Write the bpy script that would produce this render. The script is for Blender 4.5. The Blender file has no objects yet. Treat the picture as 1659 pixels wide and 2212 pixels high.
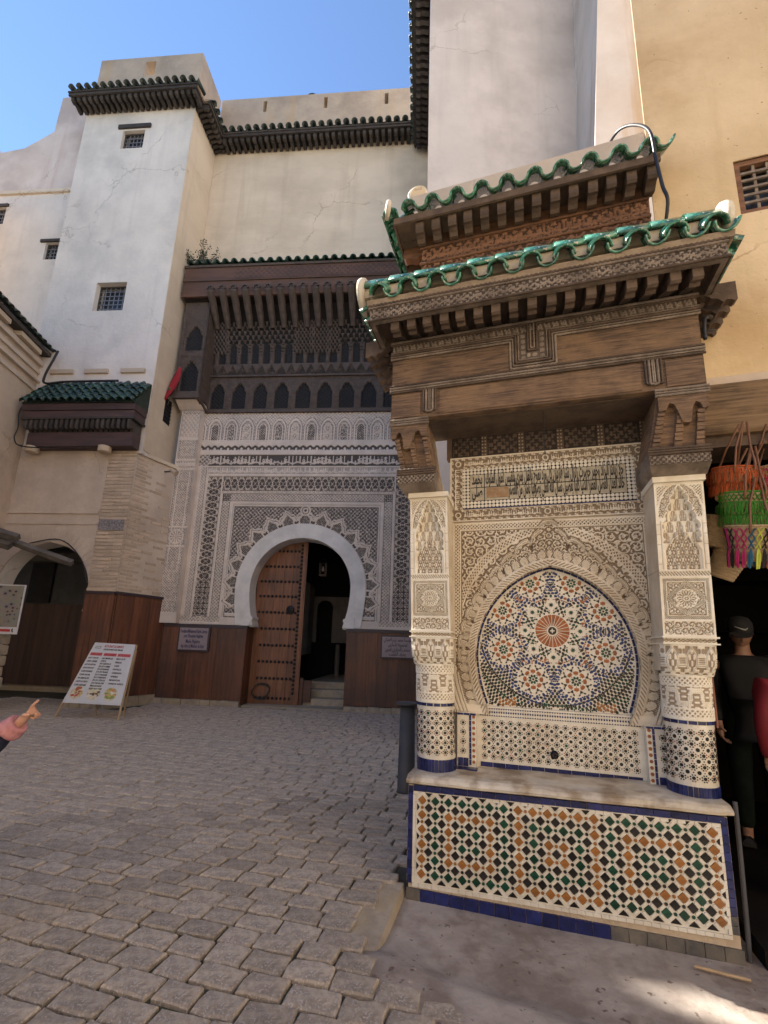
import bpy, math, random
import numpy as np
from mathutils import Matrix, Vector, Euler
from math import pi, sin, cos, sqrt, radians, atan2, tan

R = random.Random(7)
NR = np.random.default_rng(11)
SC = bpy.context.scene
COL = SC.collection

# ------------------------------------------------------------------ camera, sky, sun, exposure
cd = bpy.data.cameras.new('camera')
cam = bpy.data.objects.new('camera', cd)
COL.objects.link(cam)
cd.sensor_fit = 'HORIZONTAL'
cd.sensor_width = 36.0
cd.lens = 36.0 * 980 / 1659
cd.shift_y = 84 / 1659
cd.clip_start = 0.05
cd.clip_end = 500
cam.matrix_world = Matrix(((0.99644425, -0.01591912, 0.08273711, 0),
                           (0.07761989, -0.20851413, -0.97493436, 0),
                           (0.03277195, 0.97788979, -0.20653707, 1.6),
                           (0, 0, 0, 1)))
SC.camera = cam

SUN_AZ = Vector((-0.90, 0.436))
SUN_EL = radians(43.5)
world = bpy.data.worlds.new('World')
SC.world = world
world.use_nodes = True
wn = world.node_tree
bg = wn.nodes['Background']
sky = wn.nodes.new('ShaderNodeTexSky')
sky.sky_type = 'NISHITA'
sky.sun_disc = False
sky.sun_elevation = SUN_EL
sky.sun_rotation = atan2(SUN_AZ.x, SUN_AZ.y)
sky.altitude = 900
sky.air_density = 1.0
sky.dust_density = 0.0
sky.ozone_density = 3.5
wn.links.new(sky.outputs[0], bg.inputs[0])
bg.inputs[1].default_value = 0.082

sl = bpy.data.lights.new('sun', 'SUN')
sl.energy = 5.0
sl.angle = radians(0.5)
sl.color = (1.0, 0.93, 0.82)
sun = bpy.data.objects.new('sun', sl)
COL.objects.link(sun)
sdir = Vector((SUN_AZ.x * cos(SUN_EL), SUN_AZ.y * cos(SUN_EL), sin(SUN_EL))).normalized()
sun.rotation_euler = sdir.to_track_quat('Z', 'Y').to_euler()
sun.location = (-12, 6, 30)

SC.view_settings.view_transform = 'Standard'
SC.view_settings.look = 'None'
SC.view_settings.gamma = 1
SC.view_settings.exposure = 1.80
SC.render.engine = 'CYCLES'
SC.cycles.use_denoising = True
SC.cycles.max_bounces = 8
SC.cycles.diffuse_bounces = 6
SC.cycles.glossy_bounces = 3

# ------------------------------------------------------------------ materials
MATS = {}
def mat(name, c1, c2=None, scale=3.0, rough=0.85, bump=0.0, bscale=None, detail=6, stain=None, stain_amt=0.5, stain_scale=0.6,
        stretch=(1, 1, 1), var=0.0, rec=None, metal=0.0, spec=0.5, coat=0.0, wave=None, speck=None, streak=None, crack=None):
    """procedural surface: two-tone noise + large stains (+ recess colour of carved work) + fine relief"""
    if name in MATS: return MATS[name]
    m = bpy.data.materials.new(name)
    m.use_nodes = True
    nt = m.node_tree; N = nt.nodes; L = nt.links
    b = N['Principled BSDF']
    b.inputs['Roughness'].default_value = rough
    b.inputs['Metallic'].default_value = metal
    b.inputs['Specular IOR Level'].default_value = spec
    if coat: b.inputs['Coat Weight'].default_value = coat; b.inputs['Coat Roughness'].default_value = 0.12
    tc = N.new('ShaderNodeTexCoord')
    mp = N.new('ShaderNodeMapping'); mp.inputs['Scale'].default_value = stretch
    L.new(tc.outputs['Object'], mp.inputs['Vector'])
    vec = mp.outputs['Vector']
    def noise(sc, det=detail, rg=0.6, v=vec):
        n = N.new('ShaderNodeTexNoise'); n.inputs['Scale'].default_value = sc
        n.inputs['Detail'].default_value = det; n.inputs['Roughness'].default_value = rg
        L.new(v, n.inputs['Vector']); return n.outputs['Fac']
    def ramp(src, a, bb):
        r = N.new('ShaderNodeMapRange'); r.inputs['From Min'].default_value = a; r.inputs['From Max'].default_value = bb
        r.interpolation_type = 'SMOOTHSTEP'
        L.new(src, r.inputs['Value']); return r.outputs['Result']
    def mix(f, A, B, mode='MIX'):
        x = N.new('ShaderNodeMix'); x.data_type = 'RGBA'; x.blend_type = mode
        if isinstance(f, float): x.inputs[0].default_value = f
        else: L.new(f, x.inputs[0])
        for i, q in ((6, A), (7, B)):
            if isinstance(q, tuple): x.inputs[i].default_value = q + (1,) if len(q) == 3 else q
            else: L.new(q, x.inputs[i])
        return x.outputs[2]
    col = c1
    if c2 is not None:
        col = mix(ramp(noise(scale), 0.36, 0.64), c1, c2)
    if wave:
        n = noise(wave[0], 4, 0.55)
        col = mix(ramp(n, 0.42, 0.62), col, wave[1])
    if stain is not None:
        f = ramp(noise(stain_scale, 5, 0.62, tc.outputs['Object']), 0.42, 0.66)
        mm = N.new('ShaderNodeMath'); mm.operation = 'MULTIPLY'; mm.inputs[1].default_value = stain_amt
        L.new(f, mm.inputs[0]); col = mix(mm.outputs[0], col, stain)
    if streak is not None:      # rain streaks: noise drawn out along the vertical
        mp2 = N.new('ShaderNodeMapping'); mp2.inputs['Scale'].default_value = (2.4, 2.4, 0.16)
        L.new(tc.outputs['Object'], mp2.inputs['Vector'])
        f = ramp(noise(1.0, 5, 0.6, mp2.outputs['Vector']), 0.52, 0.74)
        mm = N.new('ShaderNodeMath'); mm.operation = 'MULTIPLY'; mm.inputs[1].default_value = streak[1]
        L.new(f, mm.inputs[0]); col = mix(mm.outputs[0], col, streak[0])
    if crack is not None:       # fine branching cracks
        nz = N.new('ShaderNodeTexNoise'); nz.inputs['Scale'].default_value = 1.7; nz.inputs['Detail'].default_value = 6
        L.new(tc.outputs['Object'], nz.inputs['Vector'])
        va = N.new('ShaderNodeVectorMath'); va.operation = 'MULTIPLY_ADD'; va.inputs[1].default_value = (.9, .9, .9)
        L.new(nz.outputs['Color'], va.inputs[0]); L.new(tc.outputs['Object'], va.inputs[2])
        vo = N.new('ShaderNodeTexVoronoi'); vo.feature = 'DISTANCE_TO_EDGE'; vo.inputs['Scale'].default_value = .42
        L.new(va.outputs[0], vo.inputs['Vector'])
        f = ramp(vo.outputs['Distance'], .009, .002)
        g = ramp(noise(.55, 3, .5, tc.outputs['Object']), .50, .62)
        mm = N.new('ShaderNodeMath'); mm.operation = 'MULTIPLY'; L.new(f, mm.inputs[0]); L.new(g, mm.inputs[1])
        m3 = N.new('ShaderNodeMath'); m3.operation = 'MULTIPLY'; m3.inputs[1].default_value = .65; L.new(mm.outputs[0], m3.inputs[0])
        col = mix(m3.outputs[0], col, crack)
    if speck is not None:
        f = ramp(noise(speck[0], 2, 0.5, tc.outputs['Object']), speck[2], speck[2] + 0.05)
        col = mix(f, col, speck[1])
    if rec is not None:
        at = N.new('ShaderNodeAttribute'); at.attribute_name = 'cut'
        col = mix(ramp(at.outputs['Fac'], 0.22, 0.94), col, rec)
    if var:
        oi = N.new('ShaderNodeObjectInfo')
        r = N.new('ShaderNodeMapRange'); r.inputs['To Min'].default_value = 1 - var; r.inputs['To Max'].default_value = 1 + var
        L.new(oi.outputs['Random'], r.inputs['Value'])
        hsv = N.new('ShaderNodeHueSaturation')
        L.new(r.outputs['Result'], hsv.inputs['Value'])
        if isinstance(col, tuple): hsv.inputs['Color'].default_value = col + (1,)
        else: L.new(col, hsv.inputs['Color'])
        col = hsv.outputs['Color']
    if isinstance(col, tuple): b.inputs['Base Color'].default_value = col + (1,)
    else: L.new(col, b.inputs['Base Color'])
    if bump:
        bs = bscale or scale * 4
        h = noise(bs, 8, 0.62)
        bp = N.new('ShaderNodeBump'); bp.inputs['Strength'].default_value = bump; bp.inputs['Distance'].default_value = 0.02
        L.new(h, bp.inputs['Height']); L.new(bp.outputs['Normal'], b.inputs['Normal'])
    MATS[name] = m
    return m

M = {}
def defmats():
    M['tower'] = mat('grey_white_plaster', (.745, .68, .615), (.665, .605, .545), .8, .92, .7, 9, stain=(.44, .42, .40), stain_amt=.55, stain_scale=.45, streak=((.42, .38, .35), .25), crack=(.40, .35, .31))
    M['cream'] = mat('cream_plaster', (0.696, 0.588, 0.462), (0.624, 0.522, 0.402), .6, .92, .7, 8, stain=(.44, .36, .27), stain_amt=.55, stain_scale=.35, stretch=(.5, .5, 1.6), streak=((.40, .31, .22), .3), crack=(.36, .28, .20))
    M['parapet'] = mat('weathered_parapet_plaster', (0.506, 0.407, 0.308), (0.418, 0.330, 0.259), .9, .92, .7, 9, stain=(.27, .21, .16), stain_amt=.6, stain_scale=.5, streak=((.50, .34, .18), .55))
    M['pink'] = mat('pale_pink_plaster', (0.638, 0.574, 0.534), (0.568, 0.516, 0.481), .7, .92, .7, 8, stain=(.42, .37, .335), stain_amt=.6, stain_scale=.5, streak=((.40, .34, .29), .25), crack=(.38, .32, .28))
    M['ochre'] = mat('ochre_plaster', (.72, .565, .36), (.62, .475, .29), .9, .9, .7, 9, stain=(.46, .31, .15), stain_amt=.65, stain_scale=.6, streak=((.42, .27, .12), .3), speck=(22, (.36, .25, .14), .70), crack=(.38, .25, .13))
    M['butt'] = mat('buttress_plaster', (.56, .51, .47), (.49, .44, .40), .9, .9, .35, 9, streak=((.42, .27, .13), .7), stain=(.44, .36, .29), stain_amt=.4)
    M['beige'] = mat('beige_house_plaster', (0.600, 0.486, 0.378), (0.528, 0.420, 0.330), .9, .92, .7, 9, stain=(.33, .26, .205), stain_amt=.7, stain_scale=.6, streak=((.34, .26, .2), .3), crack=(.30, .22, .16))
    M['beige2'] = mat('old_beige_render', (0.600, 0.504, 0.420), (0.516, 0.432, 0.360), 1.1, .92, .7, 10, stain=(.36, .29, .24), stain_amt=.5, crack=(.30, .23, .17))
    M['rosy'] = mat('rosy_stained_plaster', (0.644, 0.564, 0.517), (0.575, 0.483, 0.437), .8, .92, .7, 9, stain=(.42, .345, .315), stain_amt=.75, stain_scale=.45, streak=((.46, .33, .29), .5), crack=(.36, .29, .25))
    M['mortar'] = mat('tile_mortar', (.52, .42, .31), (.42, .33, .24), 9, .95, .5, 30)
    M['white'] = mat('lime_white', (.76, .73, .69), (.68, .65, .615), 2.2, .85, .25, 14, stain=(.47, .455, .44), stain_amt=.5, stain_scale=1.6)
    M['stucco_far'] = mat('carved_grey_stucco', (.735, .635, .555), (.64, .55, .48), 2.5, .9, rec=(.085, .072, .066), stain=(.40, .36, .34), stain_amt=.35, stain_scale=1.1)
    M['stucco_dark'] = mat('carved_darkened_stucco', (0.480, 0.444, 0.438), (0.360, 0.336, 0.336), 2.5, .9, rec=(.035, .032, .034))
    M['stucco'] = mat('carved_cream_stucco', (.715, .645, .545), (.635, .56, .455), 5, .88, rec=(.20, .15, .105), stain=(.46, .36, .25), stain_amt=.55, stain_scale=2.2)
    M['stucco_col'] = mat('carved_lit_stucco', (.80, .75, .65), (.75, .69, .58), 6, .88, rec=(.33, .26, .19), stain=(.56, .46, .33), stain_amt=.4, stain_scale=3)  # paler copy of the cream stucco, paints in the light on the columns
    M['stucco_plain'] = mat('plain_cream_stucco', (.66, .58, .46), (.57, .48, .36), 5, .9, .3, 30, stain=(.42, .33, .23), stain_amt=.5, stain_scale=3)
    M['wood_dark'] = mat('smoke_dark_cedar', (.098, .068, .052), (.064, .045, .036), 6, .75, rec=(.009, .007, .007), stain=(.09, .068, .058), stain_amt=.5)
    M['wood_eave'] = mat('dark_eave_timber', (.060, .050, .044), (.040, .033, .030), 5, .8, .3, 20, var=.35)
    M['wood_red'] = mat('red_brown_cedar', (.125, .060, .036), (.085, .042, .027), 3, .7, .3, 22, stretch=(.3, 1, 2), rec=(.05, .027, .02))
    M['wood_plum'] = mat('plum_brown_boards', (.085, .050, .050), (.058, .036, .038), 3, .7, .3, 22, stretch=(.4, 1, 2.5), var=.25)
    M['dado'] = mat('varnished_dado_planks', (.165, .062, .030), (.105, .040, .022), 3, .5, .25, 26, stretch=(5, 5, .35), var=.22, stain=(.055, .030, .024), stain_amt=.75, stain_scale=.7)
    M['door'] = mat('studded_door_planks', (.235, .098, .045), (.16, .064, .032), 3, .55, .25, 30, stretch=(5, 5, .3), var=.18, stain=(.085, .042, .027), stain_amt=.6, stain_scale=1.0)
    M['dadodark'] = mat('dark_passage_planks', (.075, .035, .026), (.05, .025, .02), 3, .6, .25, 26, stretch=(5, 5, .35), var=.2)
    M['wood_f'] = mat('weathered_fountain_cedar', (.265, .165, .102), (.155, .098, .064), 9, .78, .7, 22, stretch=(.9, 1, 15), wave=(4, (.10, .064, .045)), stain=(.33, .205, .11), stain_amt=.5, stain_scale=3.4, var=.12, rec=(.035, .022, .016))
    M['wood_g'] = mat('greyed_carved_cedar', (0.275, 0.220, 0.176), (0.182, 0.143, 0.114), 7, .82, .5, 26, rec=(.05, .037, .029), stain=(.11, .08, .06), stain_amt=.5, stain_scale=3.5, var=.15)
    M['wood_b'] = mat('dark_carved_cedar', (.12, .082, .058), (.075, .051, .038), 7, .8, .5, 26, rec=(.025, .017, .013), var=.15)
    M['wood_u'] = mat('rusty_red_cedar', (.215, .105, .055), (.135, .066, .038), 6, .8, .5, 24, stretch=(.5, 1, 3), rec=(.05, .024, .014), var=.15)
    M['beam'] = mat('split_old_beam', (.29, .205, .125), (.17, .112, .066), 4, .85, .8, 20, stretch=(.8, 1, 16), wave=(2.6, (.085, .055, .036)), stain=(.35, .22, .115), stain_amt=.6, stain_scale=1.6)
    M['pole'] = mat('grey_old_pole', (.13, .115, .10), (.075, .066, .06), 4, .85, .5, 25)
    M['green'] = mat('green_glazed_tile', (.018, .150, .085), (.011, .088, .054), 9, .2, .2, 40, coat=.5, var=.35, wave=(16, (.10, .27, .18)), speck=(34, (.42, .39, .31), .61))  # pale mottle and specks paint in highlights as well as worn glaze
    M['green_far'] = mat('dull_green_glazed_tile', (.028, .075, .056), (.018, .046, .036), 6, .4, .2, 20, var=.4, speck=(18, (.14, .15, .12), .66))
    M['green_dark'] = mat('blackened_green_tile', (.026, .042, .034), (.018, .026, .022), 6, .45, .2, 20, var=.4)
    M['blue'] = mat('cobalt_glazed_tile', (.018, .024, .115), (.012, .016, .07), 14, .25, .12, 50, spec=.4, var=.35, speck=(38, (.30, .28, .30), .72))
    M['bluework'] = mat('blue_tessera', (.024, .044, .17), (.014, .026, .10), 30, .25, spec=.35, var=.3)
    M['twhite'] = mat('white_glazed_tile', (.70, .66, .58), (.62, .57, .49), 12, .3, .1, 60, coat=.25, stain=(.47, .40, .30), stain_amt=.45, stain_scale=4)
    M['tblack'] = mat('black_glazed_tile', (.014, .012, .012), (.024, .021, .02), 20, .28, .1, 60, spec=.3, var=.4)
    M['tgreen'] = mat('dark_green_glazed_tile', (.011, .060, .033), (.007, .038, .024), 20, .25, .1, 60, spec=.35, var=.35)
    M['tamber'] = mat('amber_glazed_tile', (.32, .135, .034), (.245, .098, .027), 20, .25, .1, 60, spec=.35, var=.18)
    M['tbrown'] = mat('brown_glazed_tile', (.34, .105, .030), (.25, .075, .024), 30, .28, spec=.35, var=.2)
    M['tbase'] = mat('dull_base_tile', (.05, .05, .058), (.11, .10, .088), 9, .5, .3, 30, stain=(.18, .155, .125), stain_amt=.8, stain_scale=2.6)
    M['marble'] = mat('worn_marble_lip', (.60, .53, .42), (.45, .37, .26), 9, .42, .35, 20, wave=(5, (.27, .20, .13)), stain=(.66, .62, .55), stain_amt=.6, stain_scale=4)
    M['cobble'] = mat('worn_cobblestone', (.445, .37, .295), (.335, .275, .218), 26, .85, .55, 46, var=.17, speck=(75, (.44, .385, .34), .58), stain=(.17, .142, .122), stain_amt=.5, stain_scale=6)
    M['joint'] = mat('earth_joint', (.075, .066, .052), (.05, .047, .034), 5, .95, .6, 30, stain=(.045, .055, .026), stain_amt=.7, stain_scale=1.1)
    M['concrete'] = mat('stained_pinkish_concrete', (.33, .275, .235), (.255, .21, .178), 4.5, .82, .45, 22, stain=(.46, .40, .35), stain_amt=.75, stain_scale=2.2, speck=(20, (.15, .105, .085), .665), wave=(5.5, (.22, .172, .142)))
    M['kerb'] = mat('worn_kerb_stone', (.40, .335, .26), (.30, .25, .195), 7, .85, .7, 24, stain=(.42, .33, .20), stain_amt=.6, stain_scale=3)
    M['brick'] = mat('thin_buff_brick', (0.529, 0.420, 0.328), (0.437, 0.345, 0.265), 3, .92, .5, 30, var=.16)
    M['iron'] = mat('black_iron', (.016, .015, .018), (.026, .024, .026), 20, .45, .2, 40, metal=.4)
    M['ironlight'] = mat('grey_window_bars', (.20, .20, .215), None, 5, .5, metal=.3)
    M['cable'] = mat('black_cable', (.012, .012, .013), None, rough=.45)
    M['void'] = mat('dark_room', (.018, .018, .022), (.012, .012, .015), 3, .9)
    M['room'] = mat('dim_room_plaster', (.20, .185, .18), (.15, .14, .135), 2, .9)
    M['glass'] = mat('dark_pane', (.035, .04, .05), None, rough=.15)
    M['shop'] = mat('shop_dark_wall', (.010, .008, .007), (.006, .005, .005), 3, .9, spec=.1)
    M['greypaint'] = mat('grey_painted_metal', (.060, .060, .068), (.048, .048, .055), 5, .6)
    M['paper'] = mat('printed_white_vinyl', (.62, .62, .64), (.57, .57, .60), 3, .5, stain=(.52, .53, .58), stain_amt=.5, stain_scale=2)
    M['ink_black'] = mat('black_print', (.02, .02, .022), None, rough=.6)
    M['ink_red'] = mat('red_print', (.42, .03, .035), None, rough=.6)
    M['signplate'] = mat('lilac_brown_sign_plate', (.30, .245, .265), (.25, .20, .22), 3, .45)
    M['signframe'] = mat('sign_frame', (.045, .030, .036), None, rough=.5)
    M['ink_blue'] = mat('navy_lettering', (.025, .022, .085), None, rough=.5)
    M['stick'] = mat('raw_wood_stick', (.45, .32, .19), (.36, .25, .14), 10, .8, stretch=(.3, 4, 4))
    M['skin'] = mat('skin', (.52, .29, .205), (.46, .245, .17), 18, .5, .1, 80)
    M['skin2'] = mat('tanned_skin', (.36, .20, .135), (.31, .165, .11), 18, .5)
    M['pinkcuff'] = mat('pink_knit', (.52, .235, .24), (.45, .19, .20), 30, .9, .4, 90)
    M['navy'] = mat('navy_coat_cloth', (.010, .014, .040), (.007, .010, .028), 20, .85, .2, 60)
    M['puffer'] = mat('black_puffer_nylon', (.010, .010, .012), (.006, .006, .007), 9, .6, spec=.25)
    M['trouser'] = mat('dark_green_trousers', (.010, .016, .013), (.007, .010, .009), 9, .85, spec=.1)
    M['redcoat'] = mat('dark_red_coat', (.20, .012, .022), (.14, .009, .016), 6, .7)
    M['capcloth'] = mat('black_cap_cloth', (.016, .016, .018), None, rough=.85)
    M['capmark'] = mat('grey_cap_mark', (.42, .42, .42), None, rough=.7)
    M['leather'] = mat('brown_leather_strap', (.20, .085, .04), (.14, .06, .03), 20, .5)
    M['straw'] = mat('woven_straw', (.50, .37, .23), (.40, .28, .16), 40, .9, .6, 120, stretch=(1, 1, 3))
    M['leaf'] = mat('dusty_green_leaf', (.050, .078, .036), (.035, .055, .026), 20, .7, var=.3)
    M['grass'] = mat('yellowed_moss_grass', (.10, .115, .04), (.065, .08, .03), 20, .9)
    M['flagred'] = mat('flag_red', (.30, .014, .022), None, rough=.8)
    M['flaggreen'] = mat('flag_green', (.02, .12, .05), None, rough=.8)
    M['lampcream'] = mat('cream_lamp_paint', (.50, .40, .29), None, rough=.6)
    M['dish'] = mat('bounce_tinted_cover', (.70, .56, .36), (.66, .52, .33), 4, .6)  # cream tint stands in for warm bounced light on a white cover
    M['dishrim'] = mat('white_drum_rim', (.78, .77, .74), None, rough=.5)
    M['redpaint'] = mat('faded_red_edge', (.24, .10, .075), None, rough=.9)
defmats()

# ------------------------------------------------------------------ mesh building
class MB:
    def __init__(s): s.v = []; s.f = []; s.m = []
    def add(s, vs, fs, mi=0, T=None):
        o = len(s.v)
        if T is not None: vs = [tuple(T @ Vector(v)) for v in vs]
        s.v += [tuple(v) for v in vs]
        s.f += [tuple(i + o for i in f) for f in fs]
        s.m += [mi] * len(fs)
        return s
    def box(s, x0, x1, y0, y1, z0, z1, mi=0, T=None, bev=0.0):
        if bev:
            b = bev
            vs = []
            for z, q in ((z0, b), (z0 + b, 0), (z1 - b, 0), (z1, b)):
                vs += [(x0 + q, y0 + q, z), (x1 - q, y0 + q, z), (x1 - q, y1 - q, z), (x0 + q, y1 - q, z)]
            fs = [(3, 2, 1, 0), (12, 13, 14, 15)]
            for k in range(3):
                for i in range(4):
                    j = (i + 1) % 4
                    fs.append((k * 4 + i, k * 4 + j, k * 4 + 4 + j, k * 4 + 4 + i))
            return s.add(vs, fs, mi, T)
        vs = [(x0, y0, z0), (x1, y0, z0), (x1, y1, z0), (x0, y1, z0), (x0, y0, z1), (x1, y0, z1), (x1, y1, z1), (x0, y1, z1)]
        return s.add(vs, [(3, 2, 1, 0), (4, 5, 6, 7), (0, 1, 5, 4), (1, 2, 6, 5), (2, 3, 7, 6), (3, 0, 4, 7)], mi, T)
    def prism(s, poly, y0, y1, mi=0, T=None, axis='y'):
        """polygon in the x-z plane pushed along y (axis y), or x-y pushed along z, or y-z pushed along x"""
        n = len(poly)
        if axis == 'y': vs = [(p[0], y0, p[1]) for p in poly] + [(p[0], y1, p[1]) for p in poly]
        elif axis == 'z': vs = [(p[0], p[1], y0) for p in poly] + [(p[0], p[1], y1) for p in poly]
        else: vs = [(y0, p[0], p[1]) for p in poly] + [(y1, p[0], p[1]) for p in poly]
        fs = [tuple(range(n)), tuple(range(2 * n - 1, n - 1, -1))]
        fs += [(i, (i + 1) % n + 0, (i + 1) % n + n, i + n)[::-1] for i in range(n)]
        return s.add(vs, fs, mi, T)
    def tube(s, pts, r, n=6, mi=0, cap=True, T=None):
        pts = [Vector(p) for p in pts]
        rs = r if isinstance(r, (list, tuple)) else [r] * len(pts)
        vs = []; fs = []
        up = Vector((0, 0, 1))
        prev = None
        for i, p in enumerate(pts):
            d = (pts[min(i + 1, len(pts) - 1)] - pts[max(i - 1, 0)]).normalized()
            if prev is None:
                a = d.cross(up)
                if a.length < .05: a = d.cross(Vector((1, 0, 0)))
            else: a = prev - d * prev.dot(d)
            a.normalize(); prev = a; b = d.cross(a)
            vs += [tuple(p + a * (rs[i] * cos(2 * pi * k / n)) + b * (rs[i] * sin(2 * pi * k / n))) for k in range(n)]
        for i in range(len(pts) - 1):
            for k in range(n):
                j = (k + 1) % n
                fs.append((i * n + k, i * n + j, i * n + n + j, i * n + n + k))
        if cap: fs += [tuple(range(n - 1, -1, -1)), tuple(range((len(pts) - 1) * n, len(pts) * n))]
        return s.add(vs, fs, mi, T)
    def lathe(s, prof, n=16, mi=0, T=None, a0=0, a1=2 * pi):
        full = abs(a1 - a0 - 2 * pi) < 1e-6
        k = n if full else n + 1
        vs = []; fs = []
        for r, z in prof:
            vs += [(r * cos(a0 + (a1 - a0) * i / n), r * sin(a0 + (a1 - a0) * i / n), z) for i in range(k)]
        for i in range(len(prof) - 1):
            for q in range(n):
                j = (q + 1) % k
                fs.append((i * k + q, i * k + j, i * k + k + j, i * k + k + q))
        if full:
            fs.append(tuple(range(n - 1, -1, -1))); fs.append(tuple(range((len(prof) - 1) * n, len(prof) * n)))
        return s.add(vs, fs, mi, T)
    def mesh(s, name, mats, smooth=False):
        me = bpy.data.meshes.new(name)
        me.from_pydata(s.v, [], s.f)
        for m in (mats if isinstance(mats, (list, tuple)) else [mats]): me.materials.append(m)
        if any(s.m): me.polygons.foreach_set('material_index', s.m)
        if smooth: me.polygons.foreach_set('use_smooth', [True] * len(me.polygons))
        me.update()
        return me

def link(name, data, parent=None, loc=(0, 0, 0), rot=(0, 0, 0), scale=None):
    o = bpy.data.objects.new(name, data)
    COL.objects.link(o)
    if parent is not None: o.parent = parent
    o.location = loc; o.rotation_euler = rot
    if scale: o.scale = scale
    return o
def obj(name, mb, mats, parent=None, loc=(0, 0, 0), rot=(0, 0, 0), smooth=False, label=None, kind=None):
    o = link(name, mb.mesh(name, mats, smooth) if isinstance(mb, MB) else mb, parent, loc, rot)
    if label: o['label'] = label
    if kind: o['kind'] = kind
    return o
def thing(name, label, cat, loc=(0, 0, 0), rz=0.0, group=None):
    o = bpy.data.objects.new(name, None); COL.objects.link(o)
    o.empty_display_size = .1
    o.location = loc; o.rotation_euler = (0, 0, rz)
    o['label'] = label; o['category'] = cat
    if group: o['group'] = group
    return o
def tag(o, label, cat, group=None):
    o['label'] = label; o['category'] = cat
    if group: o['group'] = group
    return o
def np_mesh(name, V, F, mats, rec=None, smooth=False, mi=None):
    me = bpy.data.meshes.new(name)
    V = np.asarray(V, np.float32); F = np.asarray(F, np.int32)
    nf, k = F.shape
    me.vertices.add(len(V)); me.vertices.foreach_set('co', V.ravel())
    me.loops.add(nf * k); me.loops.foreach_set('vertex_index', F.ravel())
    me.polygons.add(nf); me.polygons.foreach_set('loop_start', np.arange(0, nf * k, k, dtype=np.int32))
    for m in (mats if isinstance(mats, (list, tuple)) else [mats]): me.materials.append(m)
    if mi is not None: me.polygons.foreach_set('material_index', np.asarray(mi, np.int32))
    if rec is not None:
        at = me.attributes.new('cut', 'FLOAT', 'POINT'); at.data.foreach_set('value', 1 - np.asarray(rec, np.float32).ravel())
    me.update(calc_edges=True)
    if smooth: me.polygons.foreach_set('use_smooth', np.ones(nf, bool))
    return me
def relief(name, parent, m, a0, a1, b0, b1, step, hfn, place, depth=.015, keep=None, smooth=False):
    """carved panel: a fine grid whose relief comes from hfn(a, b) in 0..1; place(a, b, offset) puts it in space"""
    na = max(2, int(round((a1 - a0) / step)) + 1); nb = max(2, int(round((b1 - b0) / step)) + 1)
    A, B = np.meshgrid(np.linspace(a0, a1, na), np.linspace(b0, b1, nb))
    H = hfn(A, B)
    rec = H
    if isinstance(H, tuple): H, rec = H
    X, Y, Z = place(A, B, (H - 1) * depth)
    V = np.stack([X, Y, Z], -1).reshape(-1, 3)
    i = np.arange(na * nb).reshape(nb, na)
    F = np.stack([i[:-1, :-1], i[:-1, 1:], i[1:, 1:], i[1:, :-1]], -1).reshape(-1, 4)
    if keep is not None:
        kc = keep((A[:-1, :-1] + A[1:, 1:]) / 2, (B[:-1, :-1] + B[1:, 1:]) / 2).ravel()
        F = F[kc]
        used = np.unique(F); mp = np.zeros(len(V), np.int64); mp[used] = np.arange(len(used))
        V = V[used]; rec = rec.ravel()[used]; F = mp[F]
    return link(name, np_mesh(name, V, F, m, rec, smooth), parent)

# ------------------------------------------------------------------ ornament (height fields, 1 = face, 0 = cut back)
def ss(x, a, b):
    t = np.clip((x - a) / (b - a), 0, 1); return t * t * (3 - 2 * t)
def fr(x): return x - np.floor(x)
def strap(d, w, e, groove=True):
    """raised band of half width w around the line d = 0, with a cut line along its middle"""
    d = np.abs(d); h = 1 - ss(d, w - e, w + e)
    if groove: h = h * (1 - .75 * (1 - ss(d, w * .12, w * .12 + e * .8)))
    return h
def lattice(a, b, p, w=.26, e=.08):
    d1 = np.abs(fr((a + b) / p) - .5); d2 = np.abs(fr((a - b) / p) - .5)
    return np.maximum(ss(d1, .5 - w - e, .5 - w + e), ss(d2, .5 - w - e, .5 - w + e))
def rope(a, b, p, duty=.55):
    return ss(np.abs(fr((a + b) / p) - .5), .25 * duty, .25 * duty + .16)
def net(a, b, p, q, w=.20, leaf=True):
    """ogival net: two undulating strands and a palmette in every mesh"""
    g = np.cos(2 * pi * a / p) + np.cos(2 * pi * b / q)
    h = 1 - ss(np.abs(g), w, w + .16)
    if leaf:
        l1 = np.cos(6 * pi * a / p) * np.cos(4 * pi * b / q) + .5 * np.cos(8 * pi * b / q)
        l2 = ss(l1, .12, .35) * ss(np.abs(g), .5, .7)
        h = np.maximum(h, l2 * .92)
    return h
def arab(a, b, s, seed=0, dens=0.0):
    """scrolling foliage: spirals that turn left and right by cell, with leaves and eyes"""
    ia = np.floor(a / s); ib = np.floor(b / s)
    x = (a / s - ia - .5); y = (b / s - ib - .5)
    par = np.where((ia + ib) % 2 == 0, 1.0, -1.0)
    r = np.sqrt(x * x + y * y) + 1e-6; th = np.arctan2(y, x * par)
    rnd = fr(np.sin(ia * 12.9898 + ib * 78.233 + seed) * 43758.5453)
    sp = np.cos(th + 6.28 * rnd - 15.5 * r)
    vine = ss(sp, .25, .6)
    lf = np.cos((4 + np.floor(rnd * 3)) * th + 5 * r) * np.cos(11 * r)
    h = np.maximum(vine, ss(lf, .45 - dens, .7 - dens) * ss(r, .16, .24))
    eye = 1 - ss(np.abs(r - .09), .035, .06)
    return np.maximum(h, eye)
def micro(a, b, s):
    """tiny floral fill"""
    u = np.cos(2 * pi * a / s) * np.cos(2 * pi * b / s); v = np.cos(2 * pi * (a + b) / (s * .73)) * np.cos(2 * pi * (a - b) / (s * .81))
    return ss(u + .8 * v, -.05, .3)
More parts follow.
